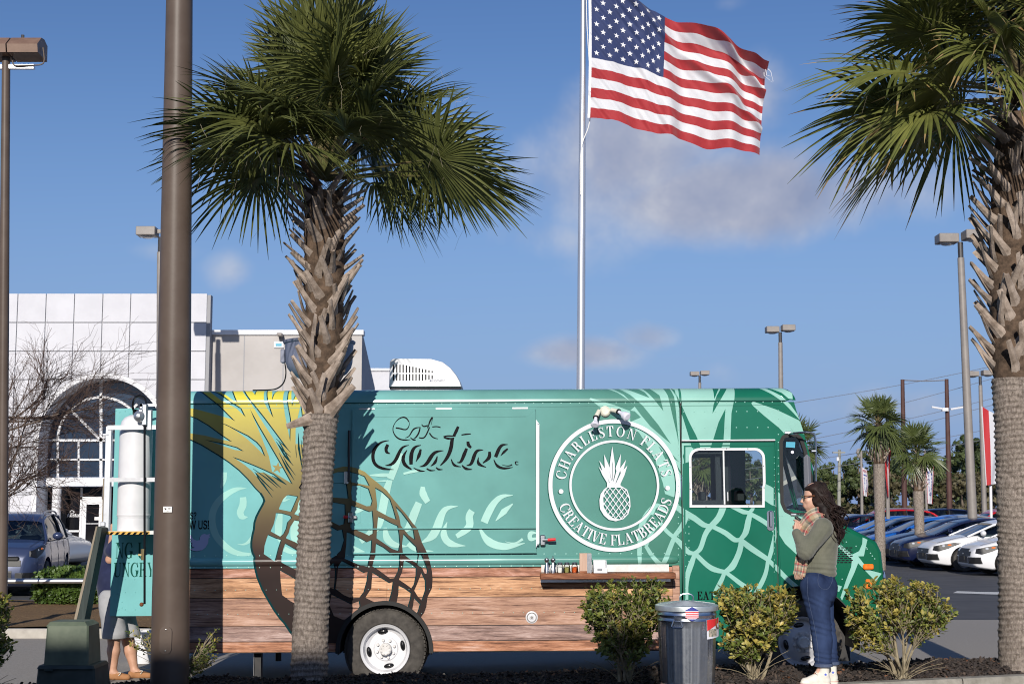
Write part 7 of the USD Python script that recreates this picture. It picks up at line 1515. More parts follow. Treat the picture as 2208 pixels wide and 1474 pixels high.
for i, px in enumerate(xs_):
    Yd = 112 + tr.uniform(0, 34); k = int(tr.integers(0, 5)) if i % 4 else 4
    wh = next(t_ for x_, t_ in WHERE if px < x_)
    for _ in range(5):
        if (k, wh) in seen_: k = (k + 1) % 5
    seen_.add((k, wh))
    h_t = protos[k][0]; p = at(px + tr.normal(0, 6), 1100, Yd)
    prof = np.interp(px, [1380, 1760, 1850, 1910, 1960, 2060, 2110, 2160, 2330], [6.4, 5.6, 6.2, 7.0, 6.2, 6.4, 8.6, 7.5, 8.0]) * Yd / 130
    sc = prof / h_t * tr.uniform(0.82, 1.08)
    if k == 4: sc *= 0.72; Yd -= 8
    lab = KW[k] + ' far off ' + wh
    if k not in first:
        t = thing('far_tree', lab, 'tree', (p[0], Yd, 0), 0, group='trees in the distant tree line')
        UsdGeom.Xformable(t).AddScaleOp().Set((sc, sc, sc))
        obj('crown', protos[k][2], 'scrub_leaf' if k == 4 else 'pine_leaf', t)
        obj('trunk', MB().tube([(0, 0, 0), (0.1, 0, h_t * .5), (0, 0, h_t * .9)], [0.17, 0.12, 0.04], 6), 'far_bark', t); first[k] = t
    else: copy(first[k], lab, (p[0], Yd, 0), tr.uniform(0, 6.28), sc)
us_ = np.random.default_rng(8); ug = MB()
for i in range(2600):
    px = us_.uniform(1360, 2340); Yd = us_.uniform(106, 112); p = at(px, 1100, Yd); z = us_.uniform(0, 1) ** 1.6 * (1.6 + 1.1 * meshkit.noise(np.array([px * .02, 0, 0])))
    v = us_.normal(0, 1, 3); v /= np.linalg.norm(v); u = np.cross(v, us_.normal(0, 1, 3)); u /= np.linalg.norm(u); q = np.cross(v, u); c = np.array([p[0], Yd, z])
    ug.add([c - u * .34, c + q * .2, c + u * .34, c - q * .2], [(0, 1, 2, 3)])
obj('undergrowth', ug, 'scrub_leaf', label='brown green undergrowth at the foot of the distant trees', cat='undergrowth', kind='stuff')
mat('pole_brown', (0.055, 0.022, 0.018), 0.7, (0.08, 0.035, 0.028), ns=2); mat('pole_grey', (0.22, 0.22, 0.19), 0.85, (0.30, 0.30, 0.27), ns=2); mat('wire', (0.16, 0.17, 0.20), 0.6)
mat('banner_red', (0.55, 0.03, 0.035), 0.7, trans=0.3); mat('banner_white', (0.68, 0.68, 0.70), 0.7, trans=0.3); mat('banner_blue', (0.03, 0.05, 0.30), 0.7)
def post(name, label, cat, px0, px1, py1, Y, r0, r1, mt):
    t = thing(name, label, cat); a, b = at(px0, 1150, Y), at(px1, py1, Y); a[2] = 0
    obj('post_shaft', MB().tube([a, b], [r0, r1], 12), mt, t, smooth=40); return t
t1 = post('tall_post', 'dark red brown post carrying a crosswire near the taller far palm', 'post', 1951, 1946, 818, 72, 0.16, 0.10, 'pole_brown')
t2 = post('tall_post', 'dark red brown post with a white light bar across it', 'post', 2048.5, 2041, 817, 72, 0.16, 0.10, 'pole_brown')
obj('cross_wire', MB().tube(spline([at(1948, 819, 72), at(1995, 821, 72), at(2040, 819, 72)], 12), 0.035, 6), 'galvanised', t1)
cb = obj('light_bar', MB().tube([at(2009, 877, 71.8), at(2038, 882, 71.8)], 0.05, 6).tube([at(2050, 882, 71.8), at(2077, 877.5, 71.8)], 0.05, 6).box(at(2037, 0, 71.8)[0], at(2050, 0, 71.8)[0], 71.7, 71.9, at(0, 886, 71.8)[2], at(0, 879, 71.8)[2]), 'trim_white', t2)
up = post('utility_pole', 'thin grey wooden utility pole with a crossarm behind the woman', 'utility pole', 1809, 1810, 969, 96, 0.14, 0.10, 'pole_grey')
obj('crossarm', MB().box(at(1797, 0, 96)[0], at(1824, 0, 96)[0], 95.9, 96.1, at(0, 976.5, 96)[2], at(0, 973.5, 96)[2]), 'pole_grey', up); obj('transformer', MB().tube([at(1806.5, 993, 95.7), at(1806.5, 985, 95.7)], 0.09, 8), 'trim_white', up)
cl_ = post('street_light', 'small street light with two drooping lamps before the tree line', 'street light', 1859, 1857, 971, 84, 0.10, 0.07, 'lamp_taupe')
obj('lamp_arm', MB().tube(spline([at(1857, 970, 84), at(1852, 968, 84), at(1848, 971, 84)], 8), 0.06, 6), 'lamp_taupe', cl_); obj('lamp_head', MB().sphere(at(1850, 975, 84), 0.13, 1).sphere(at(1851.5, 983, 84), 0.14, 1), 'lamp_taupe', cl_)
for i, (a, b, Y) in enumerate((((1600, 950), (2230, 790), 90), ((1600, 975), (2230, 836), 90), ((1600, 1000), (2230, 848), 90), ((1600, 1012), (2230, 905), 92), ((1600, 885), (2230, 770), 88), ((1600, 1035), (2230, 925), 92))):
    m_ = lerp(a, b, .5) + [0, 7]
    obj('power_line', MB().tube(spline([at(*a, Y), at(*m_, Y), at(*b, Y)], 20), 0.017, 4, cap=False), 'wire', label=['highest thin power line sloping over the car park', 'second power line, just above the twin brown posts', 'third power line, crossing the twin brown posts', 'power line passing below the light bar of the brown post', 'faint power line from the cab roof towards the right palm', 'lowest power line over the tree line'][i], cat='power line')
def banner(label, Y, hoist, fly, parts, amp=0.12, print_=None):
    t = thing('banner', label, 'banner'); hoist, fly = np.array(hoist, float), np.array(fly, float)
    def S(u, v):
        u, v = np.broadcast_arrays(np.asarray(u, float), np.asarray(v, float)); n = len(hoist); vs = np.linspace(0, 1, n)
        h = np.stack([np.interp(v, vs, hoist[:, k]) for k in (0, 1)], -1); f = np.stack([np.interp(v, vs, fly[:, k]) for k in (0, 1)], -1); P = h + (f - h) * u[..., None]
        x, q = (P[..., 0] - W / 2) / F, (H / 2 - P[..., 1]) / F; yy = _c - q * _s
        return np.stack([x / yy * Y, Y + amp * np.sin(u * 5 + v * 4) * u, CAMH + (_s + q * _c) / yy * Y], -1)
    for u0, u1, mt in parts:
        u, v = np.meshgrid(np.linspace(u0, u1, 8), np.linspace(0, 1, 30)); obj({'banner_red': 'red_band', 'banner_white': 'white_band'}[mt], MB().grid(S(u, v)), mt, t, smooth=True)
    if print_:
        for name, mt, items in print_:
            mb = MB()
            for poly in items:
                for g in polys(poly):
                    v, f = trimesh.creation.triangulate_polygon(g, engine='earcut'); Q = S(v[:, 0], v[:, 1]); Q[:, 1] -= 0.05
                    mb.add(Q, f)
            obj(name, mb, mt, t)
    return t
banner('large red and white striped banner hanging beside the right palm', 50, [(2116, 875), (2121, 960), (2126, 1046)], [(2156, 898), (2154, 970), (2151, 1042)], [(0, .06, 'banner_white'), (.06, .42, 'banner_red'), (.42, .95, 'banner_white'), (.95, 1, 'banner_red')])
obj('banner_pole', MB().tube([at(2136, 1046, 50.2), at(2137.5, 1120, 50.2)], 0.05, 8), 'trim_white', label='short white pole under the large striped banner', cat='pole')
banner('narrow red banner edge beside the taller far palm trunk', 42, [(1909, 948), (1908, 1010), (1914, 1070)], [(1919, 952), (1920, 1010), (1917, 1072)], [(0, .35, 'banner_red'), (.35, .55, 'banner_white'), (.55, 1, 'banner_red')])
def vtext(txt, u, v0, dv, h):
    out = []
    for i, ch in enumerate(txt):
        g = sans(ch, 1.0); g = affinity.translate(g, -(g.bounds[0] + g.bounds[2]) / 2, 0); out.append(affinity.translate(affinity.scale(g, h * 3.1, -h, origin=(0, 0)), u, v0 + dv * i))
    return out
emb_ = [affinity.scale(Point(.5, .09).buffer(1).difference(Point(.5, .09).buffer(.8)), .3, .035), affinity.scale(Point(.5, .09).buffer(1).difference(Point(.5, .09).buffer(.75)), .1, .033), affinity.scale(Point(.5, .075).buffer(1).difference(Point(.5, .075).buffer(.75)), .2, .016)]
pr_txt = lambda: [('red_mark', 'banner_red', emb_ + [sbox(0, 0, .06, 1), sbox(.95, 0, 1, 1)]), ('lettering', 'banner_blue', [sbox(.25, .205, .8, .235)] + vtext('MYRTLE', 0.33, 0.36, 0.075, 0.048) + vtext('BEACH', 0.63, 0.40, 0.075, 0.048)), ('blue_mark', 'banner_blue', [Point(.5, .80).buffer(.03), affinity.scale(Point(.52, .79).buffer(1).difference(Point(.52, .79).buffer(.7)), .2, .035)])]
banner('white banner with vertical lettering and a red emblem between the far palms', 64, [(1995, 981), (1997, 1035), (2000, 1085)], [(2012, 986), (2014, 1035), (2010, 1086)], [(0, 1, 'banner_white')], 0.1, pr_txt())
banner('small white lettered banner on the street light pole', 80, [(1858, 1006), (1860, 1040), (1862, 1068)], [(1868, 1012), (1873, 1045), (1870, 1070)], [(0, 1, 'banner_white')], 0.1, pr_txt())
obj('banner_pole', MB().tube([at(1994, 970, 64.1), at(1998.5, 1115, 64.1)], 0.06, 8), 'lamp_taupe', label='thin grey pole holding the white lettered banner between the far palms', cat='pole')
obj('banner_pole', MB().tube([at(1911, 935, 42.2), at(1915, 1118, 42.2)], 0.06, 8), 'lamp_taupe', label='grey pole behind the taller far palm holding the narrow red banner', cat='pole')
# ------------------------------------------------------------------ cars
def paint(name, c, flake=0.0): mat(name, c, 0.28, coat=0.45, spec=0.5, metal=flake)
paint('car_white', (0.72, 0.72, 0.73)); paint('car_navy', (0.005, 0.009, 0.038), 0); paint('car_blue', (0.008, 0.12, 0.50), .15); paint('car_grey', (0.10, 0.12, 0.16), .4); paint('car_red', (0.48, 0.012, 0.016)); paint('car_slate', (0.035, 0.05, 0.11), .2); paint('car_silver', (0.45, 0.46, 0.48), .5)
mat('car_glass', (0.012, 0.016, 0.018), 0.03, coat=0.6); mat('car_trim', (0.010, 0.010, 0.011), 0.5); mat('lamp_glass', (0.50, 0.52, 0.55), 0.08, coat=1.0); mat('alloy', (0.42, 0.43, 0.45), 0.3, metal=0.8)
pane('window_glass', (0.30, 0.36, 0.36), 1.5, boost=0.02)
KINDS = {  # top line (x from the nose, z), belt, cowl x, deck x, roof half-width factor
 'hatch': dict(L=4.62, Wd=1.82, top=[(0, .50), (.05, .68), (.22, .79), (.7, .92), (1.18, 1.01), (4.25, 1.08), (4.48, 1.02), (4.60, .80), (4.62, .45)], roof=[(1.05, .985), (1.45, 1.17), (1.95, 1.38), (2.35, 1.455), (2.8, 1.475), (3.4, 1.43), (3.9, 1.30), (4.35, 1.06)], ax=(0.93, 3.63), r=.325),
 'suv': dict(L=4.69, Wd=1.88, top=[(0, .50), (.04, .78), (.15, .98), (.6, 1.08), (1.10, 1.14), (4.35, 1.16), (4.60, 1.10), (4.67, .85), (4.69, .45)], roof=[(1.0, 1.12), (1.4, 1.34), (1.85, 1.60), (2.3, 1.69), (3.0, 1.71), (3.8, 1.67), (4.25, 1.55), (4.58, 1.15)], ax=(0.95, 3.65), r=.36)}
_cm = {}
def car_meshes(kind):
    if kind in _cm: return _cm[kind]
    K_ = KINDS[kind]; L, Wd = K_['L'], K_['Wd']; hw = Wd / 2; tp = np.array(K_['top']); N = 46
    xs = np.unique(np.r_[np.linspace(0, .5, 12), np.linspace(.5, L - .4, 26), np.linspace(L - .4, L, 9)])
    plan = lambda x: hw * np.interp(x, [0, .08, .25, .6, 1.2, L - .9, L - .3, L - .08, L], [.60, .74, .87, .955, 1, 1, .95, .85, .74])
    topz = lambda x: np.interp(x, tp[:, 0], tp[:, 1]); belt = 0.5
    rows = []
    for x in xs:
        w_, zt_ = plan(x), topz(x); zb = np.interp(x, [0, .15, .5, L - .5, L], [.32, .22, .17, .20, .34]); sh = max(zt_ - 0.02, zb + .05)
        zl = [zb, zb + .05, lerp(zb, sh, .45), lerp(zb, sh, .72), lerp(zb, sh, .93), zt_ - .008, zt_ + .012, zt_ + .03]
        yl = [w_ * .86, w_ * .955, w_, w_ * .995, w_ * .955, w_ * .88, w_ * .55, 0]
        half = [(x, y, z) for y, z in zip(yl, zl)]
        rows.append(half + [(x, -y, z) for x, y, z in half[-2::-1]])
    P = np.array(rows); m = P.shape[1]; f = []
    for i in range(len(xs) - 1):
        for j in range(m):
            q = (j + 1) % m; a, b, c, d = i * m + j, (i + 1) * m + j, (i + 1) * m + q, i * m + q; f += [(a, b, c), (a, c, d)]
    f += [(0, j, j + 1) for j in range(1, m - 1)]; o = (len(xs) - 1) * m; f += [(o, o + j + 1, o + j) for j in range(1, m - 1)]
    tmh = trimesh.Trimesh(P.reshape(-1, 3), f, process=False); tmh.fix_normals()
    man = m3.Manifold(m3.Mesh(np.asarray(tmh.vertices, np.float32), np.asarray(tmh.faces, np.uint32)))
    solid = man
    for ax in K_['ax']:
        man = man - m3.Manifold.cylinder(3, K_['r'] + .055, K_['r'] + .055, 28, True).rotate([90, 0, 0]).translate([ax, 0, K_['r'] + .02])
    rf = np.array(K_['roof']); gx = np.linspace(rf[0, 0], rf[-1, 0], 22)
    from scipy.interpolate import PchipInterpolator as PI_
    rz = PI_(rf[:, 0], rf[:, 1]); G = []
    for x in gx:
        zt_ = float(rz(x)); zb = float(topz(x)) - .03; zt_ = max(zt_, zb + .02); f_ = np.clip((zt_ - zb) / .45, 0, 1); w0 = plan(x) * .93; w1 = lerp(w0, plan(x) * .70, f_)
        G.append([(x, w0, zb), (x, lerp(w0, w1, .55) + .012, lerp(zb, zt_, .55)), (x, w1, zt_ - .055 * f_), (x, w1 * .86, zt_ - .012 * f_), (x, w1 * .45, zt_ + .006), (x, 0, zt_ + .01), (x, -w1 * .45, zt_ + .006), (x, -w1 * .86, zt_ - .012 * f_), (x, -w1, zt_ - .055 * f_), (x, -(lerp(w0, w1, .55) + .012), lerp(zb, zt_, .55)), (x, -w0, zb)])
    G = np.array(G)
    _cm[kind] = (K_, man, solid, G, gx, rz, plan, topz); return _cm[kind]
def car(kind, colour, label, loc, rotz, group=None, rails=False, dark_grille=False, detail=True):
    K_, man, solid, G, gx, rz, plan, topz = car_meshes(kind); L, hw = K_['L'], K_['Wd'] / 2
    t = thing('parked_car', label, 'car', loc, rotz, group)
    cx = L / 2                                             # local: nose towards +x, middle of the car at the origin
    flip = lambda v: np.stack([cx - v[:, 0], -v[:, 1], v[:, 2]], 1)
    def put(name, mb, mt, par=t, smooth=False):
        v, f = (mb if isinstance(mb, MB) else MB().mf(mb)).get(); return obj(name, (flip(v), f), mt, par, smooth=smooth)
    body = put('body', man, colour, smooth=32)
    n = len(gx); i0, i1 = int(np.searchsorted(gx, K_['roof'][2][0])), int(np.searchsorted(gx, K_['roof'][5][0]))
    ir = n - 1
    put('roof', MB().grid(G[i0 - 1:i1 + 2, 2:9] + np.array([0, 0, .006])), colour, smooth=60)
    def strip(a, b): return MB().grid(G[a:b + 1, :3]).grid(G[a:b + 1, 8:])
    wins = put('windscreen', MB().grid(G[0:i0 + 1, 1:10]), 'window_glass', smooth=60)
    put('rear_window', MB().grid(G[i1:, 2:9]), 'window_glass', smooth=60)
    ib = (i0 + i1) // 2 + 1
    for s, sl in ((1, slice(0, 3)), (-1, slice(8, 11))):
        put('side_window', MB().grid(G[2:ib, sl]), 'window_glass', smooth=60); put('side_window', MB().grid(G[ib:n - 2, sl]), 'window_glass', smooth=60)
        off = np.array([0, s * .008, 0]); e = 2 if s > 0 else 8; b_ = 0 if s > 0 else 10; md = 1 if s > 0 else 9
        put('roof_rail', MB().tube(G[:i0 + 1, e] + off, 0.032, 6).tube(G[i0:i1 + 1, e] + off, 0.026, 6).tube(G[i1:, e] + off, 0.045, 6), colour, smooth=60)
        put('pillar', MB().tube(G[ib, [b_, md, e]] + off, 0.035, 6).tube(G[n - 4, [b_, md, e]] + off, 0.075, 6, flat=.4), 'car_trim')
        my = s * (plan(1.5) + .09); mr = put('wing_mirror', MB().sphere((1.45, my, topz(1.3) + .07), .11, 2, (.7, 1, .72)), colour, smooth=True)
        if detail:
            cut = m3.Manifold.cube([3, 2, 3]).translate([-1, 0.0 if s > 0 else -2.0, 0])
            big = solid.scale([1.004, 1.012, 1.01]).translate([-.012, 0, -.003])
            hz0 = topz(.2) - .01
            side = trimesh.creation.extrude_polygon(Polygon([(0.10, hz0 - .16), (0.24, hz0 - .19), (0.50, hz0 - .11), (0.86, hz0 + .035), (0.66, hz0 + .055), (0.34, hz0 + .0), (0.14, hz0 - .05)]), 3, engine='earcut')
            v_ = np.asarray(side.vertices); v_ = np.stack([v_[:, 0], v_[:, 2] - 1.5, v_[:, 1]], 1)
            sm_ = m3.Manifold(m3.Mesh(v_.astype(np.float32), np.asarray(side.faces)[:, ::-1].astype(np.uint32)))
            inner = m3.Manifold.cube([3, .70, 3]).translate([-1, -.35, 0])
            hl = (big ^ sm_ ^ cut) - inner
            h_ = put('headlight', hl, 'car_trim', smooth=30)
            for x, y, r_ in ((.17, .66, .055), (.36, .80, .04)): put('lamp', MB().sphere((x + .02, s * y * plan(x) / plan(.3) * .98, hz0 - .10 + (x - .17) * .30), r_, 2, (1.25, .8, .9)), 'lamp_glass', h_)
            put('turn_signal', MB().sphere((.56, s * plan(.56) * .965, hz0 - .015), .05, 1, (1.6, .5, .55)), 'amber', h_)
            fg = (solid.scale([1.004, 1.01, 1.01]).translate([-.014, 0, 0]) ^ m3.Manifold.cube([.45, .34, .17]).translate([-.05, .43 if s > 0 else -.77, .33]))
            put('fog_grille', fg, 'car_trim')
    gz0 = topz(.03)
    if detail:
        put('grille', solid.scale([1, 1.005, 1.0]).translate([-.012, 0, 0]) ^ m3.Manifold.cube([.3, 1.06, .12]).translate([-.05, -.53, gz0 - .08]), 'car_trim')
        put('lower_grille', solid.translate([-.012, 0, 0]) ^ m3.Manifold.cube([.3, .72, .20 + (.18 if dark_grille else 0)]).translate([-.05, -.36, .34]), 'car_trim')
        put('badge', MB().sphere((-.005, 0, gz0 - .03), .045, 1, (.4, 1, .6)), 'alloy')
        put('number_plate', MB().box(-.03, 0.02, -.15, .15, .42, .52), 'car_trim')
        for q in (1, -1): put('bonnet_seam', MB().tube([(x, q * plan(x) * .80, topz(x) + .012) for x in np.linspace(.25, 1.1, 8)], .004, 4), 'car_trim', body)
        for xs_l in (1.32, 2.30, 3.20):
            put('door_seam', MB().tube([(xs_l, plan(xs_l) * q, z) for q, z in ((.965, .26), (1.003, .55), (1.0, .78), (.965, topz(xs_l) - .05))], .004, 4).tube([(xs_l, -plan(xs_l) * q, z) for q, z in ((.965, .26), (1.003, .55), (1.0, .78), (.965, topz(xs_l) - .05))], .004, 4), 'car_trim', body)
    put('seats', MB().box(1.95, 2.15, -.6, -.15, .6, 1.22, .05).box(1.95, 2.15, .15, .6, .6, 1.22, .05).box(3.0, 3.2, -.6, .6, .6, 1.12, .05).box(1.2, 1.6, -.7, .7, .7, topz(1.3) - .03, .05), 'car_trim')
    put('underbody', MB().box(.4, L - .4, -hw * .8, hw * .8, .18, .5), 'car_trim')
    if rails:
        for s in (1, -1): put('luggage_rail', MB().tube(spline([(1.9, s * hw * .66, float(rz(1.9)) - .02), (2.1, s * hw * .66, float(rz(2.1)) + .02), (3.0, s * hw * .66, float(rz(3.0)) + .025), (3.9, s * hw * .66, float(rz(3.9)) + .02), (4.1, s * hw * .66, float(rz(4.1)) - .03)], 16), .022, 6), 'alloy')
        put('headlight_guard', MB().box(.0, .12, -.5, .5, gz0 + .02, gz0 + .12, .03), 'car_trim')
    for ax in K_['ax']:
        for s in (1, -1):
            y0, y1 = s * (hw - .02), s * (hw - .22); r_ = K_['r']
            wv = MB().lathe([(r_ * .62, y1), (r_ * .95, y1), (r_, lerp(y1, y0, .15)), (r_, lerp(y1, y0, .85)), (r_ * .94, y0), (r_ * .64, y0)][::int(-s)], (ax, 0, r_), 24, 'y')
            wl = put('wheel', wv, 'tyre', smooth=40)
            rm_ = MB().lathe([(0, y0 - s * .03), (r_ * .2, y0 - s * .02), (r_ * .25, y0 - s * .06), (r_ * .58, y0 - s * .06), (r_ * .64, y0 - s * .01), (r_ * .645, y0 - s * .05)][::int(-s)], (ax, 0, r_), 20, 'y')
            for k in range(5):
                a = k * 2 * PI / 5 + .3; rm_.tube([(ax + r_ * .15 * math.cos(a), y0 - s * .03, r_ + r_ * .15 * math.sin(a)), (ax + r_ * .62 * math.cos(a), y0 - s * .02, r_ + r_ * .62 * math.sin(a))], .03, 5)
            put('rim', rm_, 'alloy', wl)
    return t
def nose_at(px, Y, kind='hatch'): x = (px - W / 2) / F * Y / 1.0; return x + KINDS[kind]['L'] / 2
G1 = 'cars parked nose out along the lot'
for col, lab, px, Y, dg in (('car_white', 'nearest white hatchback with a black grille, cut by the right palm', 2090, 37.0, True), ('car_white', 'white hatchback beside the two navy cars, nose out', 1999, 39.6, False), ('car_navy', 'dark navy hatchback right beside the white hatchback', 1936, 42.2, True), ('car_navy', 'dark navy hatchback nearest the truck nose', 1907, 44.6, True), ('car_blue', 'bright blue hatchback behind the bonnet of the truck', 1868, 47.2, False), ('car_grey', 'grey hatchback behind the bright blue one', 1826, 49.8, False), ('car_blue', 'blue hatchback mostly hidden behind the woman', 1800, 52.4, False)):
    car('hatch', col, lab, (nose_at(px, Y), Y + .91, 0), PI, G1, dark_grille=dg)
G2 = 'car roofs in the rows behind'
for kind, col, lab, px, Y in (('suv', 'car_red', 'red car with pale roof rails behind the far palm trunks', 1905, 62), ('hatch', 'car_blue', 'deep blue car between the shorter far palm and the white roofs', 2035, 60), ('hatch', 'car_white', 'white car roof left of the grey lamp post', 2068, 61), ('hatch', 'car_silver', 'silver car roof just in front of the white roof', 2105, 58), ('suv', 'car_red', 'red car at the right beside the palm trunk', 2150, 60), ('hatch', 'car_white', 'white car roof touching the right palm trunk', 2190, 57), ('hatch', 'car_navy', 'dark car roof left of the red one', 1835, 60), ('hatch', 'car_silver', 'pale grey car roof right behind the woman', 1805, 64), ('suv', 'car_navy', 'dark car far back between the red cars', 2000, 70)):
    car(kind, col, lab, ((px - W / 2) / F * Y, Y, 0), PI if Y != 58 else 0.0, G2, rails=kind == 'suv' and col == 'car_red', detail=False)
sx = (32 - W / 2) / F * 30.5
car('suv', 'car_slate', 'slate blue sport utility car facing the viewer at the left edge', (sx, 30.8, 0), -PI / 2 + 0.17, rails=True)
car('hatch', 'car_silver', 'pale car windscreen showing above the slate utility car at the left', ((40 - W / 2) / F * 42, 42.5, 0), -0.4, detail=False)
# ------------------------------------------------------------------ people
mat('skin', (0.52, 0.30, 0.215), 0.5, (0.60, 0.36, 0.26), ns=12, nd=4)
mat('skin_tan', (0.46, 0.25, 0.16), 0.55, (0.55, 0.31, 0.21), ns=14, nd=5)
mat('lips', (0.42, 0.13, 0.12), 0.45)
mat('hair_dark', (0.010, 0.006, 0.005), 0.6, (0.026, 0.014, 0.011), ns=14, nd=4, spec=.25)
mat('sweater', (0.105, 0.105, 0.078), 0.9, (0.135, 0.132, 0.10), ns=9, nd=5, bump=0.0, sheen=0.3)
mat('denim', (0.007, 0.013, 0.038), 0.85, (0.030, 0.050, 0.115), ns=4.5, nd=6, bump=0.3, bs=160, bd=0.003, stretch=(1, 1, .45))
mat('denim_pale', (0.05, 0.07, 0.125), 0.85, (0.08, 0.10, 0.16), ns=40)
mat('canvas_white', (0.70, 0.67, 0.60), 0.8, (0.60, 0.56, 0.49), ns=18, nd=5, bump=.2, bs=200, bd=.002)
mat('rubber_cream', (0.72, 0.68, 0.58), 0.6); mat('stripe_red', (0.40, 0.05, 0.04), 0.6); mat('star_blue', (0.04, 0.09, 0.50), 0.5)
mat('navy_cotton', (0.014, 0.018, 0.050), 0.9, (0.024, 0.030, 0.075), ns=6, sheen=.2); mat('grey_cotton', (0.30, 0.30, 0.31), 0.9, (0.37, 0.37, 0.38), ns=5); mat('suede', (0.30, 0.145, 0.065), 0.9, (0.38, 0.19, 0.09), ns=12)
mat('lens_dark', (0.012, 0.008, 0.007), 0.08, coat=.5); mat('tortoise', (0.10, 0.035, 0.015), 0.25, (0.22, 0.08, 0.03), ns=60)
def knit():
    n = {'g': ('geometry', {}), 'w1': ('wave_texture', {'bands_direction': 'z', 'scale': 28.0, 'distortion': 1.0, 'detail': 1.0}), 'w2': ('wave_texture', {'bands_direction': 'x', 'scale': 26.0, 'distortion': 1.0}), 'm': ('mix_float', {'fac': .5}), 'bp': ('bump', {'strength': .25, 'distance': .004}),
         'nz': ('noise_texture', {'scale': 9.0, 'detail': 5.0}), 'r': ('rgb_ramp', {'ramp': [(.3, (0.095, 0.098, 0.070)), (.7, (0.140, 0.138, 0.103))]}), 'p': ('principled_bsdf', {'roughness': .9, 'sheen_weight': .25})}
    l = [('g.position', 'w1.vector'), ('g.position', 'w2.vector'), ('w1.fac', 'm.a'), ('w2.fac', 'm.b'), ('m.result', 'bp.height'), ('bp.normal', 'p.normal'), ('g.position', 'nz.vector'), ('nz.fac', 'r.fac'), ('r.color', 'p.base_color')]
    _mats['sweater'] = usdkit.material(stage, '/World/Looks/sweater_knit', n, l, surface='p.BSDF')
knit()
def plaid():
    n = {'g': ('texture_coordinate', {}), 'at': ('attribute', {'attribute': 'st'}), 's': ('separate_xyz', {}), 'p': ('principled_bsdf', {'roughness': .95, 'sheen_weight': .3}), 'mx': ('mix_color', {'blend_type': 'mix', 'fac': .5})}
    l = [('at.vector', 's.vector')]
    for a, sc, cols in (('x', 2.0, [(0, (.33, .24, .14)), (.34, (.33, .24, .14)), (.36, (.33, .03, .04)), (.56, (.33, .03, .04)), (.58, (.46, .40, .31)), (.66, (.46, .40, .31)), (.68, (.07, .10, .09)), (.86, (.07, .10, .09)), (.88, (.36, .28, .18)), (1, (.36, .28, .18))]), ('y', 5.0, [(0, (.35, .26, .16)), (.30, (.35, .26, .16)), (.32, (.34, .025, .04)), (.52, (.34, .025, .04)), (.54, (.10, .13, .12)), (.70, (.10, .13, .12)), (.72, (.48, .42, .33)), (1, (.44, .37, .27))])):
        n['f' + a] = ('math', {'math_type': 'multiply', 'value2': sc}); n['q' + a] = ('math', {'math_type': 'fraction'}); n['r' + a] = ('rgb_ramp', {'ramp': cols})
        l += [(f's.{a}', f'f{a}.value1'), (f'f{a}.value', f'q{a}.value1'), (f'q{a}.value', f'r{a}.fac'), (f'r{a}.color', 'mx.a' if a == 'x' else 'mx.b')]
    l.append(('mx.result', 'p.base_color')); _mats['plaid'] = usdkit.material(stage, '/World/Looks/plaid', n, l, surface='p.BSDF')
plaid()
def cone_sdf(X, a, b, ra, rb, sq=None):
    a, b = np.asarray(a, float), np.asarray(b, float); ab = b - a; t = np.clip(((X - a) @ ab) / max(ab @ ab, 1e-9), 0, 1)
    return np.linalg.norm(X - a - t[..., None] * ab, axis=-1) - (ra + (rb - ra) * t)
def ell_sdf(X, c, r, yaw=0.0, pitch=0.0):
    r = np.asarray(r, float); Q = X - np.asarray(c, float)
    if yaw or pitch: Q = Q @ Rot.from_euler('zy', [yaw, pitch]).as_matrix()
    k = np.linalg.norm(Q / r, axis=-1); return (k - 1) * r.min() * (1.0) if False else k * (k - 1) / np.maximum(np.linalg.norm(Q / r ** 2, axis=-1), 1e-6)
def smin(a, b, k): h = np.clip(.5 + .5 * (b - a) / k, 0, 1); return b + (a - b) * h - k * h * (1 - h)
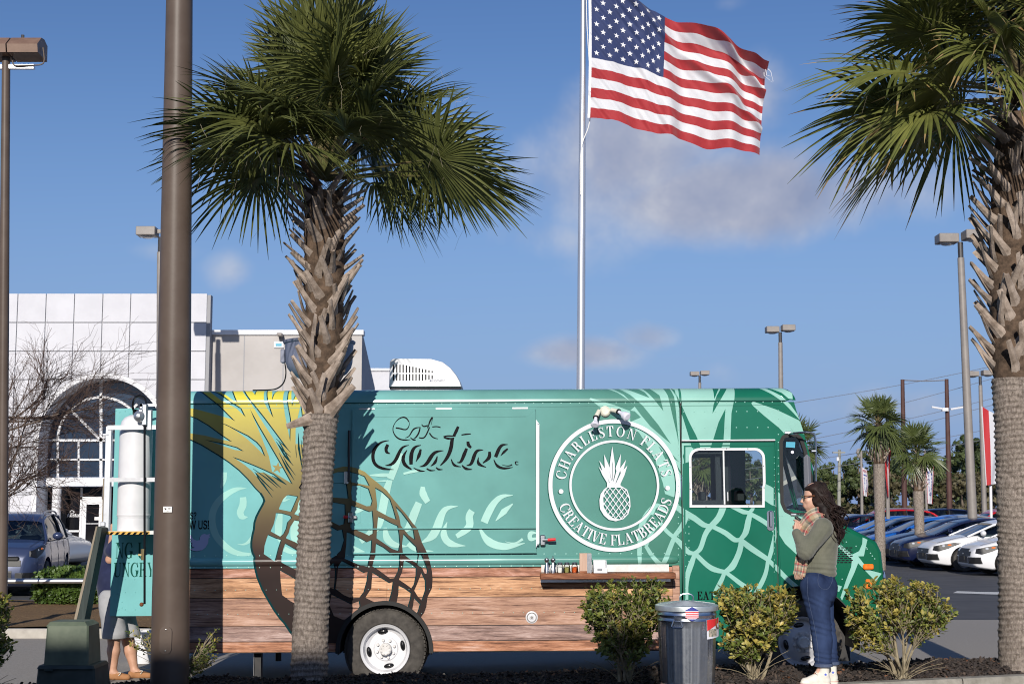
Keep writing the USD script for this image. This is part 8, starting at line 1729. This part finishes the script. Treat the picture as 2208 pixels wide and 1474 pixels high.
def build_sdf(prims, edge, k=0.03, noise=0.0, nfreq=9.0, seed=0, clip=None, post=None, pad=.04):
    lo = np.min([np.minimum(np.asarray(p[0]) - np.max(p[2]), np.asarray(p[1] if len(p) == 4 else p[0]) - np.max(p[-1] if len(p) == 4 else p[2])) for p in prims], 0) - pad
    hi = np.max([np.maximum(np.asarray(p[0]) + np.max(p[2]), np.asarray(p[1] if len(p) == 4 else p[0]) + np.max(p[-1] if len(p) == 4 else p[2])) for p in prims], 0) + pad
    n = np.ceil((hi - lo) / edge).astype(int) + 1
    G = np.stack(np.meshgrid(*[lo[i] + np.arange(n[i]) * edge for i in range(3)], indexing='ij'), -1)
    D = None
    for p in prims:
        d = cone_sdf(G, *p) if len(p) == 4 else ell_sdf(G, p[0], p[2], *(p[1] if p[1] is not None else ()))
        D = d if D is None else smin(D, d, k)
    if noise: D = D + noise * (meshkit.fbm(G * nfreq, 3, seed) - .5)
    if post is not None: D = post(G, D)
    if clip is not None: D = np.maximum(D, clip(G))
    g = -D; hi2 = lo + (n - 1) * edge
    gl = g.tolist(); l0, l1, l2 = lo.tolist(); n0, n1, n2 = (n - 2).tolist(); ie = 1.0 / edge
    def f(x, y, z):
        a, b, c = (x - l0) * ie, (y - l1) * ie, (z - l2) * ie
        i = int(a); j = int(b); q = int(c)
        i = 0 if i < 0 else (n0 if i > n0 else i); j = 0 if j < 0 else (n1 if j > n1 else j); q = 0 if q < 0 else (n2 if q > n2 else q)
        a -= i; b -= j; c -= q; A = gl[i]; B = gl[i + 1]; p0 = A[j]; p1 = A[j + 1]; p2 = B[j]; p3 = B[j + 1]; r = q + 1; c1 = 1 - c
        return ((p0[q] * c1 + p0[r] * c) * (1 - b) + (p1[q] * c1 + p1[r] * c) * b) * (1 - a) + ((p2[q] * c1 + p2[r] * c) * (1 - b) + (p3[q] * c1 + p3[r] * c) * b) * a
    return m3.Manifold.level_set(f, [l0, l1, l2, *hi2.tolist()], edge, 0.0)
def hand(wrist, d, palm_n, curl, s=1.0):
    """(prims) palm and five fingers. d: towards the fingers, palm_n: out of the palm"""
    d = np.asarray(d, float) / np.linalg.norm(d); pn = np.asarray(palm_n, float); pn -= d * (pn @ d); pn /= np.linalg.norm(pn); sd = np.cross(d, pn); w0 = np.asarray(wrist, float); P = []
    for k in range(4):
        o = (k - 1.5) * .0195 * s; kn = w0 + d * (.088 - abs(k - 1.2) * .005) * s + sd * o
        P.append((w0 + d * .012 * s + sd * o * .6, kn, .0135 * s, .0115 * s)); q, v = kn, d.copy()
        for ln, r0, r1 in ((.040, .0092, .0085), (.026, .0085, .0078), (.020, .0078, .0066)):
            v = v * math.cos(curl) + pn * math.sin(curl); v /= np.linalg.norm(v); e = q + v * ln * s * (.92, 1.04, 1.0, .80)[k]; P.append((q, e, r0 * s, r1 * s)); q = e
    t0 = w0 + d * .022 * s - sd * .022 * s; v = d * .65 - sd * .62 + pn * .45; v /= np.linalg.norm(v); t1 = t0 + v * .040 * s; v = d * .85 + pn * .45 - sd * .1; v /= np.linalg.norm(v); t2 = t1 + v * .030 * s
    return P + [(t0, t1, .0135 * s, .0105 * s), (t1, t2, .0100 * s, .0090 * s), (t2, t2 + v * .024 * s, .009 * s, .0072 * s)]
def put(par, name, man, mt, smooth=True): return obj(name, MB().mf(man), mt, par, smooth=smooth)
# --- the woman, in profile, arms folded up to her chin
YWm = 11.95
woman = thing('person', 'person with long dark wavy hair in an olive knit sweater and jeans on the kerb', 'person')
def w_(px, py, dy=0.0): return at(px, py, YWm + dy)
mm = 1 / 251.0
hd_c = w_(1755, 1070)
fz_ = float(kerb_z(w_(1765, 1466)[0])) + 0.002
hip, ank = w_(1764, 1262), w_(1779, 1437)
neck, chest, waist = w_(1764, 1112), w_(1772, 1165), w_(1766, 1222)
shL, shR = w_(1775, 1138, -.15), w_(1772, 1138, .17)
elL, elR = w_(1737, 1188, -.19), w_(1742, 1186, .20)
wrL, wrR = w_(1716, 1146, -.12), w_(1722, 1143, .10)
hipL, hipR = w_(1760, 1264, -.085), w_(1768, 1264, .09)
knL, knR = w_(1770, 1352, -.085), w_(1779, 1352, .08)
anL, anR = w_(1774, 1436, -.085), w_(1789, 1434, .07)
hands = hand(wrL, w_(1728, 1112, -.04) - wrL, (-0.2, 1, .2), .55, .95) + hand(wrR, w_(1722, 1118, 0.02) - wrR, (-0.1, -1, .1), .7, .95)
face = [((hd_c + [0.012, 0, .020]), None, (.094, .074, .100)), ((hd_c + [-.028, 0, -.045]), None, (.066, .058, .082)), (hd_c + [-.040, 0, -.100], hd_c + [-.052, 0, -.112], .030, .020), (hd_c + [-.086, 0, -.005], hd_c + [-.106, 0, -.043], .008, .0125), (hd_c + [-.078, -.012, -.072], hd_c + [-.078, .012, -.072], .014, .014), (hd_c + [-.075, -.009, -.088], hd_c + [-.075, .009, -.088], .0135, .0135), (hd_c + [-.062, -.034, -.035], hd_c + [-.062, .034, -.035], .022, .022), (hd_c + [.018, -.070, -.035], hd_c + [.012, -.074, .004], .010, .014), (hd_c + [.018, .070, -.035], hd_c + [.012, .074, .004], .010, .014)]
limbs = [(neck + [-.01, 0, .05], neck + [.01, 0, -.03], .052, .060), (neck + [.015, 0, -.05], chest, .08, .105), (chest, waist, .105, .10), (waist, hip, .10, .12), (shL, elL, .040, .030), (elL, wrL, .030, .023), (shR, elR, .040, .030), (elR, wrR, .030, .023), (hipL, knL, .085, .055), (hipR, knR, .085, .055), (knL, anL, .052, .034), (knR, anR, .052, .034), (anL, anL + [-.07, 0, -.075], .030, .016), (anR, anR + [-.07, 0, -.075], .030, .016)]
body_w = build_sdf(limbs, .016, .03) + build_sdf(face + [(neck + [-.012, 0, .04], neck + [.01, 0, -.02], .05, .055)], .0065, .014) + build_sdf(hands[:len(hands) // 2], .0045, .006, pad=.015) + build_sdf(hands[len(hands) // 2:], .0045, .006, pad=.015)
wb_ = put(woman, 'body', body_w, 'skin')
obj('lips', MB().sphere(hd_c + [-.092, 0, -.080], .012, 2, (.5, 1.5, .7)), 'lips', wb_, smooth=True)
# sweater
sw = [(chest + [-.02, 0, .06], waist + [-.008, 0, 0], .128, .128), (chest + [.022, 0, .03], waist + [.012, 0, -.03], .122, .125), (shL + [.0, .03, .005], shR + [0, -.03, .005], .078, .078), (shL, elL, .077, .066), (elL, lerp(elL, wrL, .92), .064, .042), (shR, elR, .075, .066), (elR, lerp(elR, wrR, .92), .062, .042), (waist + [-.01, 0, 0], waist + [.0, 0, -.055], .135, .138), (neck + [.01, 0, -.03], chest, .085, .12), (chest + [-.075, -.05, -.02], chest + [-.075, .05, -.02], .075, .075)]
def folds(G, D):
    z = G[..., 2]; a = (G[..., 0] - waist[0]) * 5 + (G[..., 1] - YWm) * 4
    lowf = np.exp(-((z - waist[2] + .02) / .07) ** 2)
    return D + lowf * .0075 * np.sin(z * 150 + a * 2.2) + .006 * np.exp(-((np.linalg.norm(G - elL, axis=-1)) / .09) ** 2) * np.sin((G @ np.array([.6, .2, .77])) * 190) + .005 * np.exp(-((np.linalg.norm(G - shL - [.01, 0, -.08], axis=-1)) / .11) ** 2) * np.sin((G @ np.array([.75, .1, -.6])) * 130)
zhem = w_(1766, 1242)[2]
put(woman, 'sweater', build_sdf(sw, .013, .035, .012, 7, 3, clip=lambda G: zhem + .02 * (G[..., 0] - waist[0]) / .1 * -.2 - G[..., 2], post=folds), 'sweater')
# jeans
jn = [(waist + [.0, 0, -.02], hip + [0, 0, .02], .122, .140), (hip + [.035, -.05, -.01], hip + [.03, -.06, -.05], .118, .112), (hip + [.035, .05, -.01], hip + [.03, .06, -.05], .118, .112), (hipL + [-.012, 0, 0], knL, .124, .082), (hipR + [-.012, 0, 0], knR, .122, .080), (knL + [.016, 0, -.10], knL + [.012, 0, -.14], .078, .076), (knR + [.016, 0, -.10], knR + [.012, 0, -.14], .076, .074), (knL, anL + [0.006, 0, .015], .080, .071), (knR, anR + [0.006, 0, .015], .078, .070)]
def jfold(G, D):
    z = G[..., 2]; kz = knL[2]; az = anL[2]
    return D + .005 * np.exp(-((z - kz) / .07) ** 2) * np.sin(z * 135 + G[..., 0] * 40) + .006 * np.exp(-((z - az - .06) / .06) ** 2) * np.sin(z * 160 + G[..., 0] * 25) + .004 * np.exp(-((z - hip[2] + .13) / .05) ** 2) * np.sin((G[..., 2] + .5 * G[..., 0]) * 130)
zc = anL[2] + .004
jeans = put(woman, 'jeans', build_sdf(jn, .013, .03, .008, 8, 5, clip=lambda G: np.maximum(zc - G[..., 2], G[..., 2] - (waist[2] - .035)), post=jfold), 'denim')
for a_, r_ in ((anL, .074), (anR, .073)): obj('turned_cuff', MB().lathe([(r_ - .004, 0), (r_ + .003, 0), (r_ + .004, .012), (r_ + .002, .024), (r_ - .004, .025)], (a_[0] + .006, a_[1], zc - .002), 28), 'denim_pale', jeans, smooth=40)
for pts, yy in (([(1745, 1240), (1743, 1270), (1748, 1310), (1757, 1350), (1760, 1425)], -.19),):
    pass
def on_leg(px, py): p = w_(px, py, -.6); return p
def stitch(name, pts, mt, r_=.0022, surf_man=None):
    v = np.vstack([w_(a, b, -.5) for a, b in spline(pts, 40)]); d = np.array([0, 1.0, 0]); out = []
    for p in v:
        o, _, tri = jm.ray.intersects_location([p], [p - np.array([0, 0, CAMH])], multiple_hits=False)
        if len(o): out.append(o[0] - np.array([0, .0015, 0]))
    if len(out) > 2: obj(name, MB().tube(np.array(out), r_, 4), mt, jeans)
_jv, _jf = np.array(UsdGeom.Mesh(jeans).GetPointsAttr().Get()), np.array(UsdGeom.Mesh(jeans).GetFaceVertexIndicesAttr().Get()).reshape(-1, 3)
jm = trimesh.Trimesh(_jv, _jf, process=False)
stitch('side_seam', [(1742, 1243), (1741, 1275), (1747, 1310), (1756, 1350), (1763, 1395), (1765, 1428)], 'denim_pale')
stitch('back_pocket', [(1765, 1236), (1766, 1262), (1780, 1270), (1790, 1262), (1794, 1238), (1766, 1236)], 'denim_pale', .0018)
# shoes
def shoe(an, s, lab):
    hx0 = an + [.045, 0, 0]; zf = fz_
    up = [(np.array([an[0] + .008, an[1], zf + .09]), np.array([an[0] + .008, an[1], zf + .155]), .045, .046), (np.array([an[0] + .02, an[1], zf + .045]), np.array([an[0] - .06, an[1], zf + .042]), .043, .040), (np.array([an[0] - .06, an[1], zf + .040]), np.array([an[0] - .155, an[1], zf + .034]), .038, .030), (np.array([an[0] - .0, an[1], zf + .09]), np.array([an[0] - .10, an[1], zf + .05]), .036, .030)]
    sh = put(woman, 'shoe', build_sdf(up, .008, .02, clip=lambda G: np.maximum(zf + .012 - G[..., 2], G[..., 2] - zf - .162)), 'canvas_white')
    oc = [(an[0] + .062 - .05 + .0, 0)]
    so = unary_union([LineString([(an[0] + .018, an[1]), (an[0] - .06, an[1])]).buffer(.0435), LineString([(an[0] - .06, an[1]), (an[0] - .152, an[1])]).buffer(.038)]).buffer(.01).buffer(-.01)
    obj('sole', MB().prism(so.buffer(.003), zf, zf + .026, 'xy'), 'rubber_cream', sh); obj('sole_stripe', MB().prism(so.buffer(.0042), zf + .016, zf + .020, 'xy'), 'stripe_red', sh)
    obj('toe_cap', MB().mf(build_sdf([(np.array([an[0] - .135, an[1], zf + .028]), np.array([an[0] - .158, an[1], zf + .027]), .036, .031)], .008, .01, clip=lambda G: zf + .012 - G[..., 2])), 'rubber_cream', sh, smooth=True)
    lc = MB()
    for i in range(5): x = an[0] - .045 - i * .016; z = zf + .108 - i * .014; lc.tube(spline([(x + .006, an[1] - .033, z - .012), (x, an[1], z + .004), (x + .006, an[1] + .033, z - .012)], 8), .0032, 4)
    lc.tube(spline([(an[0] - .045, an[1] - .012, zf + .11), (an[0] - .07, an[1] - .036, zf + .115), (an[0] - .05, an[1] - .045, zf + .095)], 8), .003, 4)
    obj('laces', lc, 'rubber_cream', sh)
    ay = an[1] - .0455; c = np.array([an[0] + .012, ay, zf + .095])
    obj('ankle_patch', MB().prism(affinity.translate(Point(0, 0).buffer(.022), c[0], c[2]), ay - .0005, ay + .02), 'canvas_white', sh)
    obj('patch_star', MB().prism(Polygon([(c[0] + (.015 if i % 2 == 0 else .006) * math.sin(i * PI / 5), c[2] + (.015 if i % 2 == 0 else .006) * math.cos(i * PI / 5)) for i in range(10)]), ay - .002, ay + .001), 'star_blue', sh)
shoe(anL + [0.0, 0, 0], -1, ''); shoe(anR + [.004, 0, 0], 1, '')
# scarf
def ribbon(name, P, wd, nrm, thick=.012, rep=2.0):
    C = spline(P, 40); Tn = np.gradient(C, axis=0); Tn /= np.linalg.norm(Tn, axis=1, keepdims=True); nv = np.asarray(nrm, float)
    if nv.ndim == 1: nv = np.repeat(nv[None], 40, 0)
    else: nv = np.stack([np.interp(np.linspace(0, 1, 40), np.linspace(0, 1, len(nv)), nv[:, k]) for k in range(3)], 1)
    S_ = np.cross(Tn, nv); S_ /= np.linalg.norm(S_, axis=1, keepdims=True); nn = np.cross(S_, Tn)
    wd = np.interp(np.linspace(0, 1, 40), np.linspace(0, 1, len(np.atleast_1d(wd))), np.atleast_1d(wd)); u = np.linspace(-1, 1, 15)
    G = C[:, None] + S_[:, None] * (u * 1.0)[None, :, None] * wd[:, None, None] * .5 + nn[:, None] * ((.012 * np.sin(u * 7 + 1)[None] + .010 * np.sin(u[None] * 4 + np.linspace(0, 9, 40)[:, None]))[..., None] - (.35 * wd[:, None] * .5 * (u ** 2)[None])[..., None])
    b = G - nn[:, None] * thick
    mb = MB().grid(G).grid(b, flip=True); v, f = mb.get(); uv = np.stack([np.repeat(np.linspace(0, 1, 40)[:, None], 15, 1) * rep * 0 + np.repeat((u[None] + 1) / 2, 40, 0), np.repeat(np.linspace(0, 1, 40)[:, None], 15, 1) * rep / 5 * 2], -1).reshape(-1, 2)
    m = usdkit.mesh(stage, _path(name, woman), (v, f), M('plaid'), smooth=True, uv=np.vstack([uv, uv])); return m.GetPrim()
ribbon('scarf', [w_(1788, 1104, .05), w_(1780, 1109, -.10), w_(1762, 1112, -.135), w_(1745, 1122, -.12), w_(1733, 1136, -.08), w_(1728, 1152, -.07), w_(1730, 1170, -.06)], [.10, .15, .16, .15, .12, .11, .09], [(0.5, .4, .5), (.2, -.9, .35), (-.1, -1, .3), (-.3, -1, .2), (-.5, -.9, .1), (-.5, -.9, 0), (-.5, -.9, 0)], rep=2.2)
ribbon('scarf', [w_(1780, 1108, .10), w_(1758, 1108, .12), w_(1738, 1116, .04), w_(1733, 1126, -.02), w_(1738, 1136, -.05)], [.12, .14, .14, .12, .1], [(.3, .9, .4), (-.2, .9, .4), (-1, .1, .3), (-1, -.2, .2), (-.8, -.6, .2)], rep=2)
ribbon('scarf_end', [w_(1731, 1185, -.10), w_(1729, 1200, -.12), w_(1727, 1215, -.125), w_(1724, 1232, -.13), w_(1722, 1240, -.13)], [.085, .10, .105, .10, .10], (-.3, -1, .05), rep=2.2)
ribbon('scarf_end', [w_(1742, 1188, -.06), w_(1738, 1204, -.08), w_(1734, 1220, -.09)], [.07, .08, .07], (-.3, -1, .05), rep=2.0)
fg_ = MB(); rr_ = np.random.default_rng(4)
for i in range(26):
    p = w_(1713 + i * .66, 1238.5 + rr_.normal(0, .8), -.13 + rr_.normal(0, .006)); fg_.tube([p, p + [rr_.normal(0, .004), 0, -.02], p + [rr_.normal(0, .008), 0, -.036]], [.0028, .0025, .0015], 4)
obj('scarf_fringe', fg_, 'napkin_wood', woman)
# sunglasses and hair
sg = obj('sunglasses', MB().tube(spline([hd_c + [-.098, -.004, .004], hd_c + [-.090, -.060, .004], hd_c + [-.055, -.078, .006], hd_c + [0.02, -.082, .006]], 16), .0048, 6).tube(spline([hd_c + [-.098, .004, .004], hd_c + [-.090, .060, .004], hd_c + [-.055, .078, .006], hd_c + [0.02, .082, .006]], 16), .0045, 6), 'tortoise', woman)
for s in (-1, 1): obj('lens', MB().sphere(hd_c + [-.094, s * .036, -.008], .030, 2, (.22, 1, .85)), 'lens_dark', sg, smooth=True)
hair_c = [(hd_c + [.030, 0, .038], None, (.102, .094, .092)), (hd_c + [.055, -.02, -.02], hd_c + [.115, -.01, -.16], .088, .095), (hd_c + [.055, .03, -.02], hd_c + [.115, .03, -.16], .088, .095), (hd_c + [.115, 0, -.16], hd_c + [.165, -.01, -.31], .098, .075), (hd_c + [.165, -.01, -.31], hd_c + [.165, -.01, -.385], .072, .040), (hd_c + [.075, -.07, -.12], hd_c + [.10, -.085, -.25], .05, .05)]
hm = build_sdf(hair_c, .012, .035, .05, 16, 8)
hr = put(woman, 'hair', hm, 'hair_dark')
hs = MB(); r_ = np.random.default_rng(21)
for i in range(430):
    th, ph = r_.uniform(-1.9, 1.9), r_.uniform(0.1, 1.35)                 # starts on the crown
    st_ = hd_c + [.030, 0, .038] + np.array([.105 * math.cos(th) * math.sin(ph) - .01, .097 * math.sin(th) * math.sin(ph), .094 * math.cos(ph)])
    if st_[0] < hd_c[0] - .045: continue
    yo = r_.normal(0, .062) * .6 + (st_[1] - hd_c[1]) * .9; f_ = r_.uniform(.35, 1.06); end = hd_c + np.array([.165 + r_.normal(0, .045), yo, -.38 * f_ + r_.normal(0, .02)])
    md1 = hd_c + np.array([.085 + .035 * math.cos(th) + r_.normal(0, .02), (st_[1] - hd_c[1]) * 1.25, -.06]); md2 = hd_c + np.array([.145 + r_.normal(0, .05), yo * 1.15, -.20 * (f_ + .1)])
    C = spline([st_, md1, md2, end], 22); t = np.linspace(0, 1, 22); a = r_.uniform(.006, .014); fr, p1 = r_.uniform(16, 26), r_.uniform(0, 6.3)
    C = C + np.stack([np.cos(t * fr + p1), np.sin(t * fr + p1), np.sin(t * fr * .7 + p1)], 1) * (a * np.clip(t * 2.5, 0, 1))[:, None]
    hs.tube(C, np.interp(t, [0, .2, .8, 1], [.003, .0062, .005, .0015]), 4, cap=False)
obj('hair_strands', hs, 'hair_dark', hr, smooth=True, kind='stuff')
# --- the man behind the rear door
YM = 15.15
man_ = thing('person', 'person in navy shirt, grey shorts and tan shoes behind the open rear door', 'person')
def q_(px, py, dy=0.0): return at(px, py, YM + dy)
gm = 0.022
h2 = q_(292, 1098, .05); n2 = q_(285, 1128, .05); ch2, wa2, hp2 = q_(258, 1170, .05), q_(241, 1240, .03), q_(246, 1288, .03)
sL, sR = q_(262, 1150, -.12), q_(268, 1150, .24); eL, eR = q_(238, 1205, -.10), q_(300, 1215, .26); wL, wR = q_(244, 1133, -.16), q_(318, 1170, .2)
hL, hR = q_(240, 1292, -.07), q_(254, 1292, .12); kL, kR = q_(246, 1378, -.09), q_(276, 1380, .10); aL, aR = q_(243, 1444, -.10), q_(290, 1442, .06)
aL[2] = gm + .09; aR[2] = gm + .09
feet = [(aL + [0, 0, -.02], aL + [.13, -.02, -.06], .04, .028), (aR + [0, 0, -.02], aR + [.13, -.02, -.06], .04, .028)]
limb2 = [(n2 + [.02, 0, .05], n2, .06, .065), (n2, ch2, .10, .15), (ch2, wa2, .15, .14), (wa2, hp2, .14, .15), (sL, eL, .055, .045), (eL, wL, .045, .03), (sR, eR, .055, .045), (eR, wR, .045, .03), (hL, kL, .10, .064), (hR, kR, .10, .064), (kL, lerp(kL, aL, .35), .060, .064), (lerp(kL, aL, .35), aL, .064, .040), (kR, lerp(kR, aR, .35), .060, .064), (lerp(kR, aR, .35), aR, .064, .040)] + feet
head2 = [(h2, None, (.10, .08, .105)), (h2 + [.03, 0, -.05], None, (.07, .062, .085)), (h2 + [.095, 0, -.01], h2 + [.112, 0, -.045], .010, .014), (h2 + [.06, 0, -.10], h2 + [.07, 0, -.11], .03, .022), (h2 + [-.01, -.076, -.03], h2 + [-.005, -.08, .005], .011, .014), (h2 + [-.01, .076, -.03], h2 + [-.005, .08, .005], .011, .014), (h2 + [.08, -.012, -.075], h2 + [.08, .012, -.075], .014, .014), (n2 + [.02, 0, .06], n2, .055, .06)]
body_m = build_sdf(limb2, .016, .03) + build_sdf(head2, .009, .015) + build_sdf(hand(wL, q_(250, 1118, -.16) - wL, (1, .2, 0), .5), .005, .006, pad=.015) + build_sdf(hand(wR, (1, -.2, -.3), (0, -1, 0), .4), .005, .006, pad=.015)
put(man_, 'body', body_m, 'skin_tan')
put(man_, 'shirt', build_sdf([(ch2 + [-.01, 0, .03], wa2, .175, .165), (wa2, hp2 + [0, .01, .0], .168, .172), (sL, lerp(sL, eL, .7), .085, .085), (sR, lerp(sR, eR, .7), .085, .085), (sL + [0, .04, 0], sR + [0, -.04, 0], .09, .09), (n2 + [-.01, 0, -.04], ch2, .10, .16)], .014, .04, .03, 7, 4, clip=lambda G: hp2[2] + .01 - G[..., 2]), 'navy_cotton')
put(man_, 'shorts', build_sdf([(hp2 + [0, 0, .03], hp2 + [0, .02, -.02], .155, .16), (hL, kL + [.005, 0, .06], .135, .125), (hR, kR + [0, 0, .06], .135, .125), (kL + [.005, 0, .06], kL + [.005, 0, -.02], .122, .118), (kR + [0, 0, .06], kR + [0, 0, -.02], .122, .118)], .014, .03, .025, 8, 6, clip=lambda G: np.maximum(kL[2] + .012 - G[..., 2], G[..., 2] - hp2[2] - .09)), 'grey_cotton')
put(man_, 'hair', build_sdf([(h2 + [-.018, 0, .025], None, (.10, .085, .098))], .014, .02, .03, 20, 3), 'hair_dark')
for a_ in (aL, aR):
    sh = put(man_, 'shoe', build_sdf([(np.array([a_[0] - .02, a_[1], gm + .045]), np.array([a_[0] + .05, a_[1] - .005, gm + .04]), .047, .045), (np.array([a_[0] + .05, a_[1] - .005, gm + .038]), np.array([a_[0] + .165, a_[1] - .02, gm + .03]), .043, .032)], .01, .02, clip=lambda G: np.maximum(gm + .004 - G[..., 2], G[..., 2] - gm - .075)), 'suede')
    obj('laces', MB().tube(spline([(a_[0] + .07, a_[1] - .03, gm + .078), (a_[0] + .10, a_[1] - .055, gm + .08), (a_[0] + .08, a_[1] - .06, gm + .05)], 8), .004, 4).tube([(a_[0] + .06, a_[1] - .035, gm + .075), (a_[0] + .06, a_[1] + .025, gm + .075)], .004, 4).tube([(a_[0] + .09, a_[1] - .035, gm + .068), (a_[0] + .09, a_[1] + .02, gm + .068)], .004, 4), 'rubber_cream', sh)
